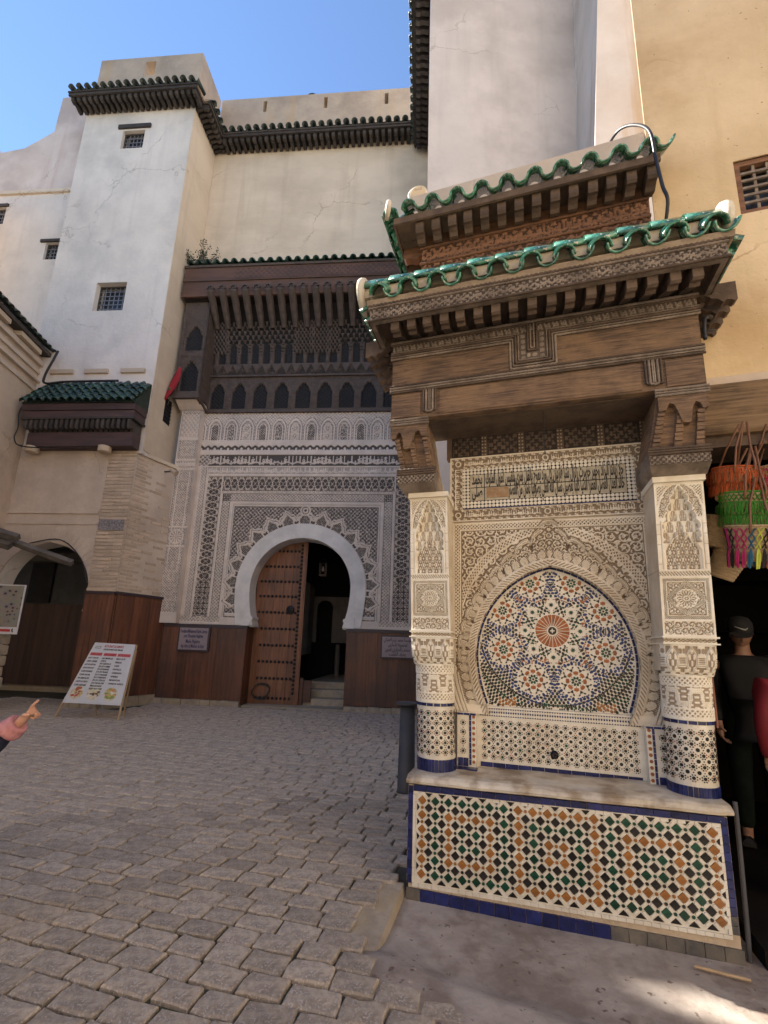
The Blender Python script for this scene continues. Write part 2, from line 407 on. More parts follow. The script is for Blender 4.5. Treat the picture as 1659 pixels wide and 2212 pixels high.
def script(a, b, h, seed=0):
    """cursive lettering band in relief, height h; b runs 0..h"""
    y = b / h; k = h * .34
    i = np.floor(a / k); x = fr(a / k)
    rnd = fr(np.sin(i * 12.9898 + seed) * 43758.5453); rn2 = fr(np.sin(i * 39.425 + seed * 3.1) * 24634.6345)
    stem = (np.abs(x - .5) < .17) & (y > .22) & (y < np.where(rnd > .45, .93, .50))
    base = np.abs(y - .26 - .07 * np.sin(a / k * 2.2 + seed)) < .085
    bowl = np.abs(np.sqrt((x - .5) ** 2 + ((y - .42) * 1.6) ** 2) - .30) < .12
    bowl = bowl & (rn2 > .45)
    dots = (np.sqrt((x - .5) ** 2 + ((y - np.where(rn2 > .5, .80, .10)) * 2.3) ** 2) < .17) & (rnd < .55)
    swash = (np.abs(y - .62 - .12 * np.sin(a / k * 1.1 + 2 * seed)) < .055) & (rn2 > .6)
    return (stem | base | bowl | dots | swash).astype(float)
def frame(a, b, a0, a1, b0, b1):
    """distance inward from the edge of a rectangle (negative outside)"""
    return np.minimum(np.minimum(a - a0, a1 - a), np.minimum(b - b0, b1 - b))
def flower(a, b, ca, cb, rad, n=8):
    x = a - ca; y = b - cb; r = np.sqrt(x * x + y * y); th = np.arctan2(y, x)
    pet = rad * (.62 + .38 * np.abs(np.cos(n * th / 2)))
    return np.where(r < rad * .18, 1, np.where(r < rad * .30, 0, (r < pet) * (.35 + .65 * ss(np.abs(np.sin(n * th / 2)), .0, .35)))), r < rad * 1.06

# ------------------------------------------------------------------ lettering
AR = {}
def _ar():
    cp = 0xFE80
    two = 'ءآأؤإ'
    for ch, n in (('ء', 1), ('آ', 2), ('أ', 2), ('ؤ', 2), ('إ', 2), ('ئ', 4), ('ا', 2), ('ب', 4), ('ة', 2), ('ت', 4), ('ث', 4), ('ج', 4), ('ح', 4), ('خ', 4), ('د', 2), ('ذ', 2), ('ر', 2), ('ز', 2), ('س', 4), ('ش', 4), ('ص', 4), ('ض', 4), ('ط', 4), ('ظ', 4), ('ع', 4), ('غ', 4), ('ف', 4), ('ق', 4), ('ك', 4), ('ل', 4), ('م', 4), ('ن', 4), ('ه', 4), ('و', 2), ('ى', 2), ('ي', 4)):
        AR[ch] = (cp, n); cp += n
_ar()
def shape_ar(s):
    s = s.replace('لا', '\u0001')
    out = []
    def joins_next(c): return c in AR and AR[c][1] == 4
    def joins_prev(c): return c == '\u0001' or (c in AR and AR[c][1] >= 2)
    for i, c in enumerate(s):
        p = i > 0 and joins_next(s[i - 1]) and joins_prev(c)
        if c == '\u0001': out.append(chr(0xFEFC if p else 0xFEFB)); continue
        if c not in AR: out.append(c); continue
        n = i + 1 < len(s) and joins_next(c) and joins_prev(s[i + 1])
        cp, k = AR[c]
        out.append(chr(cp + (3 if (p and n) else 1 if p else 2 if n else 0)) if k == 4 else chr(cp + (1 if p else 0)))
    return ''.join(reversed(out))
def text_mesh(name, body, size, m, ext=.0015, res=2, bold=0.0):
    c = bpy.data.curves.new(name, 'FONT')
    c.body = body; c.size = size; c.align_x = 'LEFT'; c.extrude = ext; c.resolution_u = res; c.offset = bold
    o = bpy.data.objects.new(name, c); COL.objects.link(o)
    dg = bpy.context.evaluated_depsgraph_get(); dg.update()
    me = bpy.data.meshes.new_from_object(o.evaluated_get(dg))
    bpy.data.objects.remove(o); bpy.data.curves.remove(c)
    me.materials.clear(); me.materials.append(m)
    me.name = name
    xs = [v.co.x for v in me.vertices] or [0]
    return me, min(xs), max(xs)
def text(name, body, size, m, parent, x, y, z, width=None, align='C', ext=.0015, T=None, res=2, bold=0.0):
    """lettering on a wall that faces -y: x is the centre (C) or left edge (L), z the base line"""
    me, lo, hi = text_mesh(name, body, size, m, ext, res, bold)
    sx = (width / (hi - lo)) if width else 1.0
    off = -lo * sx if align == 'L' else -(lo + hi) / 2 * sx
    me.transform(Matrix.Diagonal((sx, 1, 1, 1)))
    me.transform(Matrix.Translation((off, 0, 0)))
    o = link(name, me, parent, (x, y, z), (pi / 2, 0, 0))
    return o
# ------------------------------------------------------------------ walls with openings
def holed(mb, x0, x1, z0, z1, y0, y1, holes, mi=0):
    """wall slab in the x-z plane, rectangular holes cut through, with reveals"""
    xs = sorted({x0, x1, *[h[0] for h in holes], *[h[1] for h in holes]}); zs = sorted({z0, z1, *[h[2] for h in holes], *[h[3] for h in holes]})
    def solid(i, j):
        if i < 0 or j < 0 or i >= len(xs) - 1 or j >= len(zs) - 1: return False
        cx = (xs[i] + xs[i + 1]) / 2; cz = (zs[j] + zs[j + 1]) / 2
        return not any(h[0] < cx < h[1] and h[2] < cz < h[3] for h in holes)
    for i in range(len(xs) - 1):
        for j in range(len(zs) - 1):
            if not solid(i, j): continue
            a, b, c, d = xs[i], xs[i + 1], zs[j], zs[j + 1]
            V = [(a, y0, c), (b, y0, c), (b, y0, d), (a, y0, d), (a, y1, c), (b, y1, c), (b, y1, d), (a, y1, d)]
            F = [(0, 1, 2, 3), (5, 4, 7, 6)]
            if not solid(i - 1, j): F.append((4, 0, 3, 7))
            if not solid(i + 1, j): F.append((1, 5, 6, 2))
            if not solid(i, j - 1): F.append((4, 5, 1, 0))
            if not solid(i, j + 1): F.append((3, 2, 6, 7))
            mb.add(V, F, mi)
    return mb
def arch_wall(mb, x0, x1, z0, z1, y0, y1, cx, half, top, sill, n=40, mi=0):
    """wall slab with one opening under a curve: half(z) is its half width, top its crown"""
    zs = list(np.linspace(sill, top, n))
    for k in range(n - 1):
        za, zb = zs[k], zs[k + 1]; ha, hb = half(za), half(zb)
        for s in (-1, 1):
            xe = x0 if s < 0 else x1
            V = [(xe, y0, za), (cx + s * ha, y0, za), (cx + s * hb, y0, zb), (xe, y0, zb), (xe, y1, za), (cx + s * ha, y1, za), (cx + s * hb, y1, zb), (xe, y1, zb)]
            F = [(0, 1, 2, 3), (5, 4, 7, 6), (1, 5, 6, 2), (4, 0, 3, 7)]
            if s > 0: F = [f[::-1] for f in F]
            mb.add(V, F, mi)
    mb.box(x0, x1, y0, y1, top, z1, mi)
    if sill > z0:
        h = half(sill); mb.box(x0, cx - h, y0, y1, z0, sill, mi); mb.box(cx + h, x1, y0, y1, z0, sill, mi)
    return mb
def tile_mesh(name, w, L, m, seg=6, t=.010, conc=False, taper=.86):
    """one barrel roof tile: a half pipe of width w and length L along -y (down slope), hollow, rimmed"""
    vs = []; fs = []
    for (y, k) in ((0, 1.0), (L, taper)):
        for rr in (w / 2 * k, w / 2 * k - t):
            for i in range(seg + 1):
                a = pi * i / seg
                vs.append((rr * cos(a), y, (rr * sin(a)) * (-1 if conc else 1)))
    n = seg + 1
    for i in range(seg):
        fs.append((i, i + 1, 2 * n + i + 1, 2 * n + i))
        fs.append((n + i + 1, n + i, 3 * n + i, 3 * n + i + 1))
        fs.append((i + 1, i, n + i, n + i + 1))
        fs.append((2 * n + i, 2 * n + i + 1, 3 * n + i + 1, 3 * n + i))
    fs += [(0, 2 * n, 3 * n, n), (n - 1, 2 * n - 1, 4 * n - 1, 3 * n - 1)]
    mb = MB(); mb.add(vs, fs)
    return mb.mesh(name, m, True)
def bracket_mesh(name, w, L, h, m):
    """small carved eave bracket: square tail, scooped belly"""
    prof = [(0, h), (0, .28 * h), (.10 * L, .10 * h), (.30 * L, .05 * h), (.42 * L, .30 * h), (.60 * L, .22 * h), (.80 * L, .0), (L, 0), (L, h)]
    mb = MB(); mb.prism([(p[0], p[1]) for p in prof], -w / 2, w / 2, axis='x')
    return mb.mesh(name, m)
def eave(parent, x0, x1, yw, z, mt, mw, n_tile, n_br, out=.45, T=None, ht=.325, tilt=.26, skip=0):
    """tiled eave on wall plane y = yw: brackets, fascia boards, tiles. T carries it round a corner"""
    T = T or Matrix.Identity(4)
    def put(name, me, loc, rot=(0, 0, 0)):
        o = link(name, me, parent); o.matrix_local = T @ Matrix.Translation(loc) @ Euler(rot).to_matrix().to_4x4(); return o
    W = x1 - x0
    bm = MB()
    bm.box(x0, x1, yw - out + .02, yw - .003, z + .19, z + .22)
    put('soffit_board', bm.mesh('soffit_board', mw), (0, 0, 0))
    put('fascia_board', MB().box(x0 - .01, x1 + .01, yw - out - .03, yw - out + .02, z + .15, z + .305).mesh('fascia_board', mw), (0, 0, 0))
    put('fascia_board', MB().box(x0 - .02, x1 + .02, yw - out - .06, yw - out - .032, z + .23, z + .28).mesh('fascia_board', mw), (0, 0, 0))
    br = bracket_mesh('bracket', W / n_br * .52, out - .05, .172, mw)
    for i in range(n_br):
        put('bracket', br, (x0 + W * (i + .5) / n_br, yw - out + .03, z + .015))
    tw = W / n_tile
    tl = tile_mesh('roof_tile', tw * .74, .52, mt); tp = tile_mesh('pan_tile', tw * .70, .50, mt, conc=True)
    for i in range(n_tile):
        put('roof_tile', tl, (x0 + tw * (i + .5), yw - out - .14 + NR.uniform(-.012, .012), z + ht + NR.uniform(-.008, .008)), (tilt, 0, NR.uniform(-.03, .03)))
        put('pan_tile', tp, (x0 + tw * (i + 1), yw - out - .11, z + ht + .03), (tilt, 0, 0))
    bed = MB().prism([(yw - out - .02, z + .306), (yw - .003, z + .306), (yw - .003, z + .46), (yw - out - .02, z + ht + .005)], x0, x1, axis='x')
    put('tile_bed', bed.mesh('tile_bed', M['mortar']), (0, 0, 0))

def window(parent, x0, x1, z0, z1, y, nx, nz, lintel=None, name='window', frame=.05, setback=.10, bars='ironlight', fm='wood_eave'):
    """barred window set in a wall opening whose face is y"""
    mb = MB()
    for b in ((x0, x0 + frame, z0, z1), (x1 - frame, x1, z0, z1), (x0 + frame, x1 - frame, z1 - frame, z1), (x0 + frame, x1 - frame, z0, z0 + frame)):
        mb.box(b[0], b[1], y + setback, y + setback + .05, b[2], b[3])
    w = obj(name, mb, M[fm], parent)
    obj('pane', MB().box(x0 + .004, x1 - .004, y + setback + .16, y + setback + .18, z0 + .004, z1 - .004), M['glass'], w)
    bar_v = MB().box(-.011, .011, -.008, .008, z0 + frame, z1 - frame).mesh('bar', M[bars])
    bar_h = MB().box(x0 + frame, x1 - frame, -.008, .008, -.011, .011).mesh('bar', M[bars])
    for i in range(nx): link('bar', bar_v, w, (x0 + frame + (x1 - x0 - 2 * frame) * (i + 1) / (nx + 1), y + setback + .02, 0))
    for i in range(nz): link('bar', bar_h, w, (0, y + setback + .008, z0 + frame + (z1 - z0 - 2 * frame) * (i + 1) / (nz + 1)))
    if lintel:
        obj('lintel', MB().box(lintel[0], lintel[1], y - .05, y - .003, lintel[2], lintel[3]), M['wood_eave'], w)
    return w

# ------------------------------------------------------------------ the ground
def build_ground():
    g = MB().box(-40, 30, -30, 45, -.40, -.12)
    gr = obj('ground', g, M['joint']); gr['kind'] = 'structure'
    sq = link('cobbled_square', None); sq['kind'] = 'structure'
    a = radians(-9.5); e = Vector((cos(a), sin(a))); n = Vector((sin(-a), cos(a)))
    # bed of earth between the stones, dropping a little towards the apron in front
    V = []; F = []
    xs = np.concatenate([np.linspace(-16, -1, 16), np.linspace(-.9, .6, 38), np.linspace(.8, 6, 12)]); ys = np.concatenate([np.linspace(-4, 1.8, 8), np.linspace(2, 5, 40), np.linspace(5.4, 15, 12)])
    def lvl(x, y): return -.035 * float(ss(np.array(x), -.6, .4)) * float(1 - ss(np.array(y), 2.7, 3.4))
    def drop(x, y): return .085 * float(ss(np.array(x), -.31, -.23)) * float(1 - ss(np.array(y), 3.62, 3.72))
    for y in ys:
        for x in xs: V.append((x, y, lvl(x, y) - .024 - drop(x, y)))
    for j in range(len(ys) - 1):
        for i in range(len(xs) - 1):
            k = j * len(xs) + i; F.append((k, k + 1, k + len(xs) + 1, k + len(xs)))
    bed = MB(); bed.add(V, F); obj('earth_bed', bed, M['joint'], sq)
    ap = [(-.13, 3.62), (-.13, 3.46), (-.28, 2.86), (.24, 2.60), (.85, 2.42), (1.7, 2.12)]
    def in_apron(x, y):
        if x < -.2: return False
        # below the apron's near edge line, or left of kerb
        if y > 3.0 and x < -.10 - .24 * (3.46 - y): return False
        pts = ap[2:]
        if x < pts[0][0]: return False
        for (xa, ya), (xb, yb) in zip(pts, pts[1:]):
            if xa <= x <= xb: return y > ya + (yb - ya) * (x - xa) / (xb - xa)
        return x > 1.7 or y > 3.4
    stones = []
    row = 0; v = -2.4
    while v < 13.2:
        near = v < 6
        dv = .150 * NR.uniform(.95, 1.06)
        u = -14 + (row % 2) * .118 + NR.uniform(-.015, .015)
        while u < 4:
            du = .240 * NR.uniform(.86, 1.14)
            c = e * (u + du / 2) + n * (v + dv / 2)
            if c.y < 11.62 and c.y > -2.2 and c.x > -10.35 + .19 * (10.4 - c.y) and not in_apron(c.x + .06, c.y) and c.x < 2.2 and not (c.y > 3.4 and c.x > .15):
                if not (c.x < -6.7 - .0 and c.y > 10.3) or (c.y < 13 and c.x < -8.15):
                    stones.append((c.x, c.y, du, dv))
            u += du
        v += dv; row += 1
    vis = lambda s: s[1] > 1.6 and -1.0 < s[0] / s[1] < .7
    stones.sort(key=lambda s: not vis(s))
    stones.sort(key=lambda s: (not vis(s), s[0] ** 2 + s[1] ** 2))
    def stone(mb, du, dv, T=None):
        g = .0075
        w, d = du / 2 - g * NR.uniform(.5, 1.5), dv / 2 - g * NR.uniform(.5, 1.5)
        ring = []
        for (px, py) in ((-1, -1), (-.3, -1.03), (.4, -1), (1, -1), (1.03, 0), (1, 1), (.35, 1.03), (-.35, 1), (-1, 1), (-1.03, 0)):
            ring.append((px * w * NR.uniform(.93, 1.05), py * d * NR.uniform(.90, 1.07)))
        m = len(ring)
        h = NR.uniform(-.004, .005)
        tx, ty = NR.uniform(-.015, .015), NR.uniform(-.02, .02)
        vs = [(x, y, -.055) for x, y in ring] + [(x, y, h - .009 + x * tx + y * ty) for x, y in ring] + [(x * .93, y * .89, h + NR.uniform(-.003, .003) + x * tx + y * ty) for x, y in ring] + [(0, 0, h + .004)]
        fs = []
        for k in range(2):
            for i in range(m):
                j = (i + 1) % m; fs.append((k * m + i, k * m + j, k * m + m + j, k * m + m + i))
        fs += [(2 * m + i, 2 * m + (i + 1) % m, 3 * m) for i in range(m)]
        mb.add(vs, fs, 0, T)
    for s in stones[:300]:
        mb = MB(); stone(mb, s[2], s[3])
        o = obj('cobblestone', mb, M['cobble'], sq, (s[0], s[1], lvl(s[0], s[1])), (0, 0, a + NR.uniform(-.03, .03)), smooth=False)
    mb = MB()
    for s in stones[300:]:
        stone(mb, s[2], s[3], Matrix.Translation((s[0], s[1], lvl(s[0], s[1]))) @ Matrix.Rotation(a + NR.uniform(-.03, .03), 4, 'Z'))
    obj('cobblestone_paving', mb, M['cobble'], sq, kind='stuff')
    # concrete apron, lower than the square beside the basin
    ac = link('concrete_apron', None); ac['kind'] = 'structure'
    ed = [(-.13, 3.70), (-.13, 3.46), (-.25, 2.90), (-.06, 2.72), (.24, 2.60), (.55, 2.51), (.85, 2.42), (1.3, 2.26), (1.75, 2.08), (2.6, 1.9), (2.75, 3.0), (2.3, 3.6), (1.2, 3.9)]
    V = []; F = []
    cx, cy = 1.1, 3.05
    nr = 14; K = 96
    pts = []
    per = [Vector(p) for p in ed]
    seg = [(per[i], per[(i + 1) % len(per)]) for i in range(len(per))]
    tot = sum((b - a_).length for a_, b in seg)
    for k in range(K):
        d = tot * k / K
        for a_, b in seg:
            l = (b - a_).length
            if d <= l: pts.append(a_ + (b - a_) * (d / l)); break
            d -= l
    for r in range(nr + 1):
        t = r / nr
        for p in pts:
            x = cx + (p.x - cx) * t; y = cy + (p.y - cy) * t
            front = float(ss(np.array(t), .72, 1.0)) * float(1 - ss(np.array(y), 2.75, 3.1)) * float(1 - ss(np.array(x), 1.3, 2.0))
            V.append((x, y, -.085 + .070 * front + .004 * sin(5 * x + 2 * y) * sin(4 * y)))
    for k in range(K):
        p, q = pts[k], pts[k]
        dx, dy = q.x - cx, q.y - cy; s_ = (1 + .45 / math.hypot(dx, dy)) if q.y < 3.05 and q.x < 1.9 and q.x > -.22 else 1.001
        V.append((cx + dx * s_, cy + dy * s_, -.045 if s_ > 1.01 else -.12))
    nr += 1
    for r in range(nr):
        for k in range(K):
            j = (k + 1) % K; F.append((r * K + k, r * K + j, r * K + K + j, r * K + K + k))
    mb = MB(); mb.add(V, F); obj('concrete_surface', mb, M['concrete'], ac, smooth=True)
    # broken pieces of older screed along the foot of the basin
    ks = thing('kerb_stone', 'worn stone kerb stepping down beside the tiled basin', 'kerb', (-.12, 3.47, 0))
    kv = [(-.17, .13, -.10), (.05, .13, -.10), (-.08, -.60, -.10), (-.34, -.57, -.10), (-.185, .14, -.008), (.032, .12, -.012), (-.098, -.595, -.030), (-.355, -.565, -.024)]
    mb = MB(); mb.add(kv, [(4, 7, 6, 5), (0, 4, 5, 1), (1, 5, 6, 2), (2, 6, 7, 3), (3, 7, 4, 0)])
    obj('kerb_block', mb, M['kerb'], ks)
    st = obj('wooden_stick', MB().tube([(1.534, 3.052, -.068), (1.66, 3.01, -.068), (1.775, 2.968, -.066)], .0085, 6), M['stick'])
    tag(st, 'thin pale wooden stick lying on the concrete at the basin foot', 'stick')
build_ground()

# ------------------------------------------------------------------ the tower house and its neighbours
def build_tower():
    t = thing('tower_house', 'tall grey-white plaster tower house with parapet, tiled eave and arched passage below', 'building', (-9.0, 10.46, 0))
    ox, oy = -9.0, 10.46
    def L(x): return x - ox
    x0, x1 = L(-10.85), L(-7.27)
    mb = MB()
    holed(mb, x0, x1, 6.3, 18.45, 0, .55, [(L(-9.50), L(-8.78), 16.40, 17.10), (L(-9.41), L(-8.50), 10.62, 11.55)])
    mb.box(x0, x1 - .001, .55, 2.1, 6.3, 18.45)
    # lower storey with the arched passage
    R_ = 1.25
    def half(z):
        dz = z - 2.65
        return sqrt(max(R_ * R_ - dz * dz, 1e-6)) if dz > 0 else R_ - .07 * min(1, (-dz / .45)) ** 2
    arch_wall(mb, x0 - .2, L(-7.40), 0, 6.3, .004, .48, L(-9.35), half, 3.9, 0)
    obj('wall', mb, M['tower'], t)
    # lower half is another, browner plaster: a skin that covers the arched storey
    mb = MB(); arch_wall(mb, x0 - .2, L(-8.12), 2.2, 6.42, -.03, .0, L(-9.35), half, 3.9, 2.2); obj('arch_plaster', mb, M['beige2'], t)
    mb = MB().box(L(-10.7), L(-8.14), -.07, -.033, 4.64, 4.71).box(L(-10.7), L(-8.14), -.055, -.033, 4.36, 4.40); obj('moulding', mb, M['beige2'], t)
    # arch bricks
    for k in range(34):
        a = radians(-12 + 204 * (k + .5) / 34); w = radians(204 / 34) * .42
        q = [(L(-9.35) + r * cos(a + s * w), 2.65 + r * sin(a + s * w)) for r, s in ((1.27, -1), (1.27, 1), (1.60, 1), (1.60, -1))]
        if L(-9.35) + 1.6 * cos(a) > L(-8.2) and sin(a) < .2: continue
        obj('arch_brick', MB().prism(q, -.038, -.031), M['beige2'], t)
    # brick pier
    z = 2.70; r = 0
    while z < 6.3:
        h = .072
        xs = [L(-8.10), L(-7.80), L(-7.375)] if r % 2 else [L(-8.13), L(-7.62), L(-7.375)]
        for a, b in zip(xs, xs[1:]):
            obj('brick', MB().box(a + .006, b - .006, -.050 + NR.uniform(-.006, .006), -.002, z + NR.uniform(.003, .008), z + h - .008), M['brick'], t)
        z += h + .022; r += 1
    obj('pier_backing', MB().box(L(-8.11), L(-7.378), -.030, .0, 2.66, 6.36), M['beige2'], t)
    obj('tile_band', MB().box(L(-8.09), L(-7.42), -.066, -.052, 4.22, 4.50), mat('mosaic_band', (.30, .27, .27), (.12, .11, .13), 26, .6), t)
    # pier dado
    w = (L(-7.37) - L(-8.12)) / 5
    for k in range(5):
        obj('dado_plank', MB().box(L(-8.12) + k * w + .003, L(-8.12) + (k + 1) * w - .003, -.075 + NR.uniform(-.004, .004), -.002, .26, 2.62), M['dado'], t)
    obj('dado_cap', MB().box(L(-8.14), L(-7.36), -.10, -.002, 2.622, 2.69), M['signframe'], t)
    for k in range(6):
        obj('base_stone', MB().box(L(-8.16) + k * .133 + .004, L(-8.16) + (k + 1) * .133 - .004, -.12 + NR.uniform(-.03, .02), -.003, -.03, .25 + NR.uniform(-.03, .0), bev=.012), M['kerb'], t)
    obj('base_course', MB().box(L(-8.14), L(-7.375), -.073, -.002, -.03, .21), M['kerb'], t)
    # parapet ring on top with its loophole
    mb = MB(); holed(mb, L(-10.78), L(-7.30), 18.45, 20.22, .05, .42, [(L(-9.22), L(-8.86), 19.42, 20.02)])
    mb.box(L(-10.78), L(-10.45), .42, 2.1, 18.45, 20.22); mb.box(L(-7.62), L(-7.30), .42, 1.40, 18.45, 20.22)
    obj('parapet', mb, M['parapet'], t)
    window(t, L(-9.50), L(-8.78), 16.40, 17.10, 0, 4, 3, (L(-9.66), L(-8.60), 17.16, 17.30))
    window(t, L(-9.41), L(-8.50), 10.62, 11.55, 0, 5, 5, frame=.04, setback=.16)
    # eaves: front and right-hand return
    eave(t, L(-11.1), L(-7.0), .0, 17.80, M['green_dark'], M['wood_eave'], 16, 22)
    T = Matrix.Translation((x1, .0, 0)) @ Matrix.Rotation(pi / 2, 4, 'Z')
    eave(t, .0, 1.38, .0, 17.80, M['green_dark'], M['wood_eave'], 6, 9, T=T)
    # slit ledge lines
    for a in (-10.25, -9.25, -8.2):
        obj('ledge_brick', MB().box(L(a) , L(a) + .68, -.07, -.002, 8.62, 8.74), M['lampcream'], t)
    # passage behind the arch
    mb = MB()
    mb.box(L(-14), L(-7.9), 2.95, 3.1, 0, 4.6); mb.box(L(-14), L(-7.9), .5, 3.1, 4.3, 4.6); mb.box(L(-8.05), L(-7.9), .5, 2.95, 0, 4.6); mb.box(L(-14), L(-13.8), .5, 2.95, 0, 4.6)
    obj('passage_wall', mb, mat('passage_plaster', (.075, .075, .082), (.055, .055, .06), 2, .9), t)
    obj('passage_beam', MB().box(L(-13.6), L(-8.1), 2.55, 2.95, 3.86, 4.12), M['pole'], t)
    for k in range(22):
        obj('passage_plank', MB().box(L(-13.6) + k * .25, L(-13.6) + k * .25 + .244, 2.90, 2.945, .12, 2.56), M['dadodark'], t)
    obj('passage_door', MB().box(L(-12.35), L(-11.6), 2.88, 2.96, 2.6, 3.85), M['void'], t)
    obj('passage_step', MB().box(L(-13.6), L(-8.1), 2.6, 2.94, -.02, .12), M['kerb'], t)
    return t
build_tower()

def canopy():
    """green tiled hood over the arch"""
    t = thing('tiled_canopy', 'small green-tiled wooden canopy above the arched passage on the tower', 'canopy', (-8.8, 10.46, 6.3))
    x0, x1 = -1.52, 1.52
    obj('lower_board', MB().box(x0 + .12, x1 - .05, -.36, -.06, .05, .42), M['wood_plum'], t)
    obj('upper_board', MB().box(x0 + .03, x1, -.52, -.06, .76, .94), M['wood_plum'], t)
    obj('top_board', MB().box(x0, x1 + .02, -.56, -.06, .945, 1.12), M['wood_plum'], t)
    obj('moulding', MB().box(x0 + .02, x1 + .03, -.55, -.06, .70, .756), M['wood_eave'], t)
    obj('backing', MB().box(x0 + .14, x1 - .06, -.30, -.06, .42, .70), M['wood_eave'], t)
    br = bracket_mesh('bracket', .075, .24, .26, M['wood_eave'])
    for i in range(21): link('bracket', br, t, (x0 + .16 + (x1 - x0 - .26) * i / 20, -.53, .435))
    tl = tile_mesh('roof_tile', .205, .36, M['green_far'], taper=.8)
    n = 14; dx = (x1 - x0) / n
    for r in range(5):
        for i in range(n):
            off = r * .02
            if i == n - 1 and r > 3: continue
            link('roof_tile', tl, t, (x0 + dx * (i + .5) + off + NR.uniform(-.01, .01), -.66 + r * .125 + NR.uniform(-.012, .012), 1.13 + r * .165 + NR.uniform(-.01, .01)), (.85, 0, NR.uniform(-.05, .05)))
    obj('tile_bed', MB().prism([(-.60, 1.122), (-.004, 1.122), (-.004, 1.96), (-.05, 1.96)], x0, x1, axis='x'), M['green_dark'], t)
    mb = MB()
    for k in range(130):
        x = x0 + .02 + abs(NR.normal(0, .28)); y = NR.uniform(-.6, -.1); z = 1.16 + (y + .6) * 1.32
        if x > x1: continue
        h = NR.uniform(.05, .2); d = NR.uniform(-.06, .06)
        mb.add([(x, y, z), (x + .012, y, z), (x + d, y - .02, z + h)], [(0, 1, 2)])
    obj('roof_weed', mb, M['grass'], t, kind='stuff')
canopy()

def build_left_wall():
    t = thing('high_wall_house', 'pale rosy plaster house wall with scooped parapet left of the tower', 'building', (-13, 11, 0))
    ox, oy = -13.0, 11.0
    mb = MB()
    top = [(-3.2, 17.82), (-1.6, 17.78), (-1.3, 17.38), (-.45, 17.52), (.48, 18.15), (.52, 19.62), (2.15, 19.66)]  # out-of-view left end raised to trim the sun patch on the ground
    poly = [(-3.2, 15.55), (2.15, 15.55)] + [(x, z) for x, z in reversed(top)]
    mb.prism([(x, z) for x, z in poly], .06, .55)
    obj('parapet', mb, M['rosy'], t)
    mb = MB(); holed(mb, -3.2, 2.15, 6.0, 15.5, 0, .55, [(1.15, 1.63, 12.98, 13.6), (-1.1, -.5, 14.4, 15.05)]); mb.box(-3.2, 2.15, .55, 3, 4.65, 15.3); mb.box(-3.2, 1.9, 0, .55, 4.6, 6.0)
    obj('wall', mb, M['tower'], t)
    obj('ledge', MB().box(-3.2, 2.14, -.07, .05, 15.5, 15.62), M['cream'], t)
    window(t, 1.15, 1.63, 12.98, 13.6, 0, 3, 3, (.98, 1.66, 13.605, 13.70), setback=.08)
    window(t, -1.1, -.5, 14.4, 15.05, 0, 3, 3, (-1.2, -.42, 15.055, 15.15), setback=.08)
build_left_wall()

def build_left_house():
    """plaster house along the left edge of the square, eave with tiles and mouldings"""
    a = radians(101)
    t = thing('left_house', 'beige plaster house at left edge with dark tiled eave and moulded bands', 'building', (-10.62, 10.44, 0), 0)
    t.rotation_euler = (0, 0, a + pi)      # local +x runs from the tower towards the camera
    # local frame: x along the wall towards the viewer, -y out of the wall?  faces +y
    Lw = 7.0
    obj('wall', MB().box(0, Lw, -1.6, 0, 0, 9.15), M['beige'], t)
    obj('parapet', MB().box(0, Lw, -1.6, -.12, 9.15, 9.85), M['beige2'], t)
    for z, o, h in ((8.86, .10, .14), (8.62, .06, .10), (8.36, .10, .06), (8.10, .05, .10)):
        obj('moulding', MB().box(.0, Lw, .002, o, z, z + h), M['beige2'], t)
    for k in range(5):
        obj('ledge_brick', MB().box(.35 + k * 1.2, .35 + k * 1.2 + .8, .004, .22, 9.02, 9.14), M['lampcream'], t)
    tl = tile_mesh('roof_tile', .17, .50, M['green_dark'])
    for k in range(32):
        link('roof_tile', tl, t, (.11 + k * .215, .36, 9.28 + NR.uniform(-.01, .01)), (.55, 0, pi))
    obj('eave_board', MB().box(.02, Lw, -.10, .26, 9.16, 9.26), M['wood_eave'], t)
    V = [(-16.5, -2), (-13.0, -2), (-13.0, 7.6), (-16.5, 7.6)]; V2 = [(-16.5, 7.6), (-13.0, 7.6), (-13.0, 9.68), (-16.5, 9.68)]
    inv = t.matrix_basis.inverted() if False else (Matrix.Translation(t.location) @ t.rotation_euler.to_matrix().to_4x4()).inverted()
    q = [inv @ Vector((x, y, 0)) for x, y in V]
    q2 = [inv @ Vector((x, y, 0)) for x, y in V2]
    obj('unseen_sun_blocker', MB().prism([(p.x, p.y) for p in q], 0, 11.0, axis='z').prism([(p.x, p.y) for p in q2], 0, 15.4, axis='z'), M['beige'], t)  # unseen blocks added to shade the square and shape its sun patch
    return t
build_left_house()

def build_opposite():
    """sunlit houses of the street behind the camera"""
    for (x, y, rz, w, h, d, m, lb) in ((5.6, -5.2, -pi / 2, 11, 11, 4, 'cream', 'sunlit cream house across the lane'), (-1, -6.5, pi, 18, 10.5, 4, 'cream', 'sunlit cream house behind the viewer')):
        t = thing('lane_house', lb, 'building', (x, y, 0), rz)
        mb = MB(); holed(mb, -w / 2, w / 2, 0, h, 0, .4, [(-w * .3, -w * .3 + .9, 4, 5.3), (w * .2, w * .2 + .9, 4, 5.3)]); mb.box(-w / 2, w / 2, .4, d, 0, h - .2)
        obj('wall', mb, M[m], t)
        for q in (-.3, .2): window(t, w * q, w * q + .9, 4, 5.3, 0, 4, 5)
build_opposite()

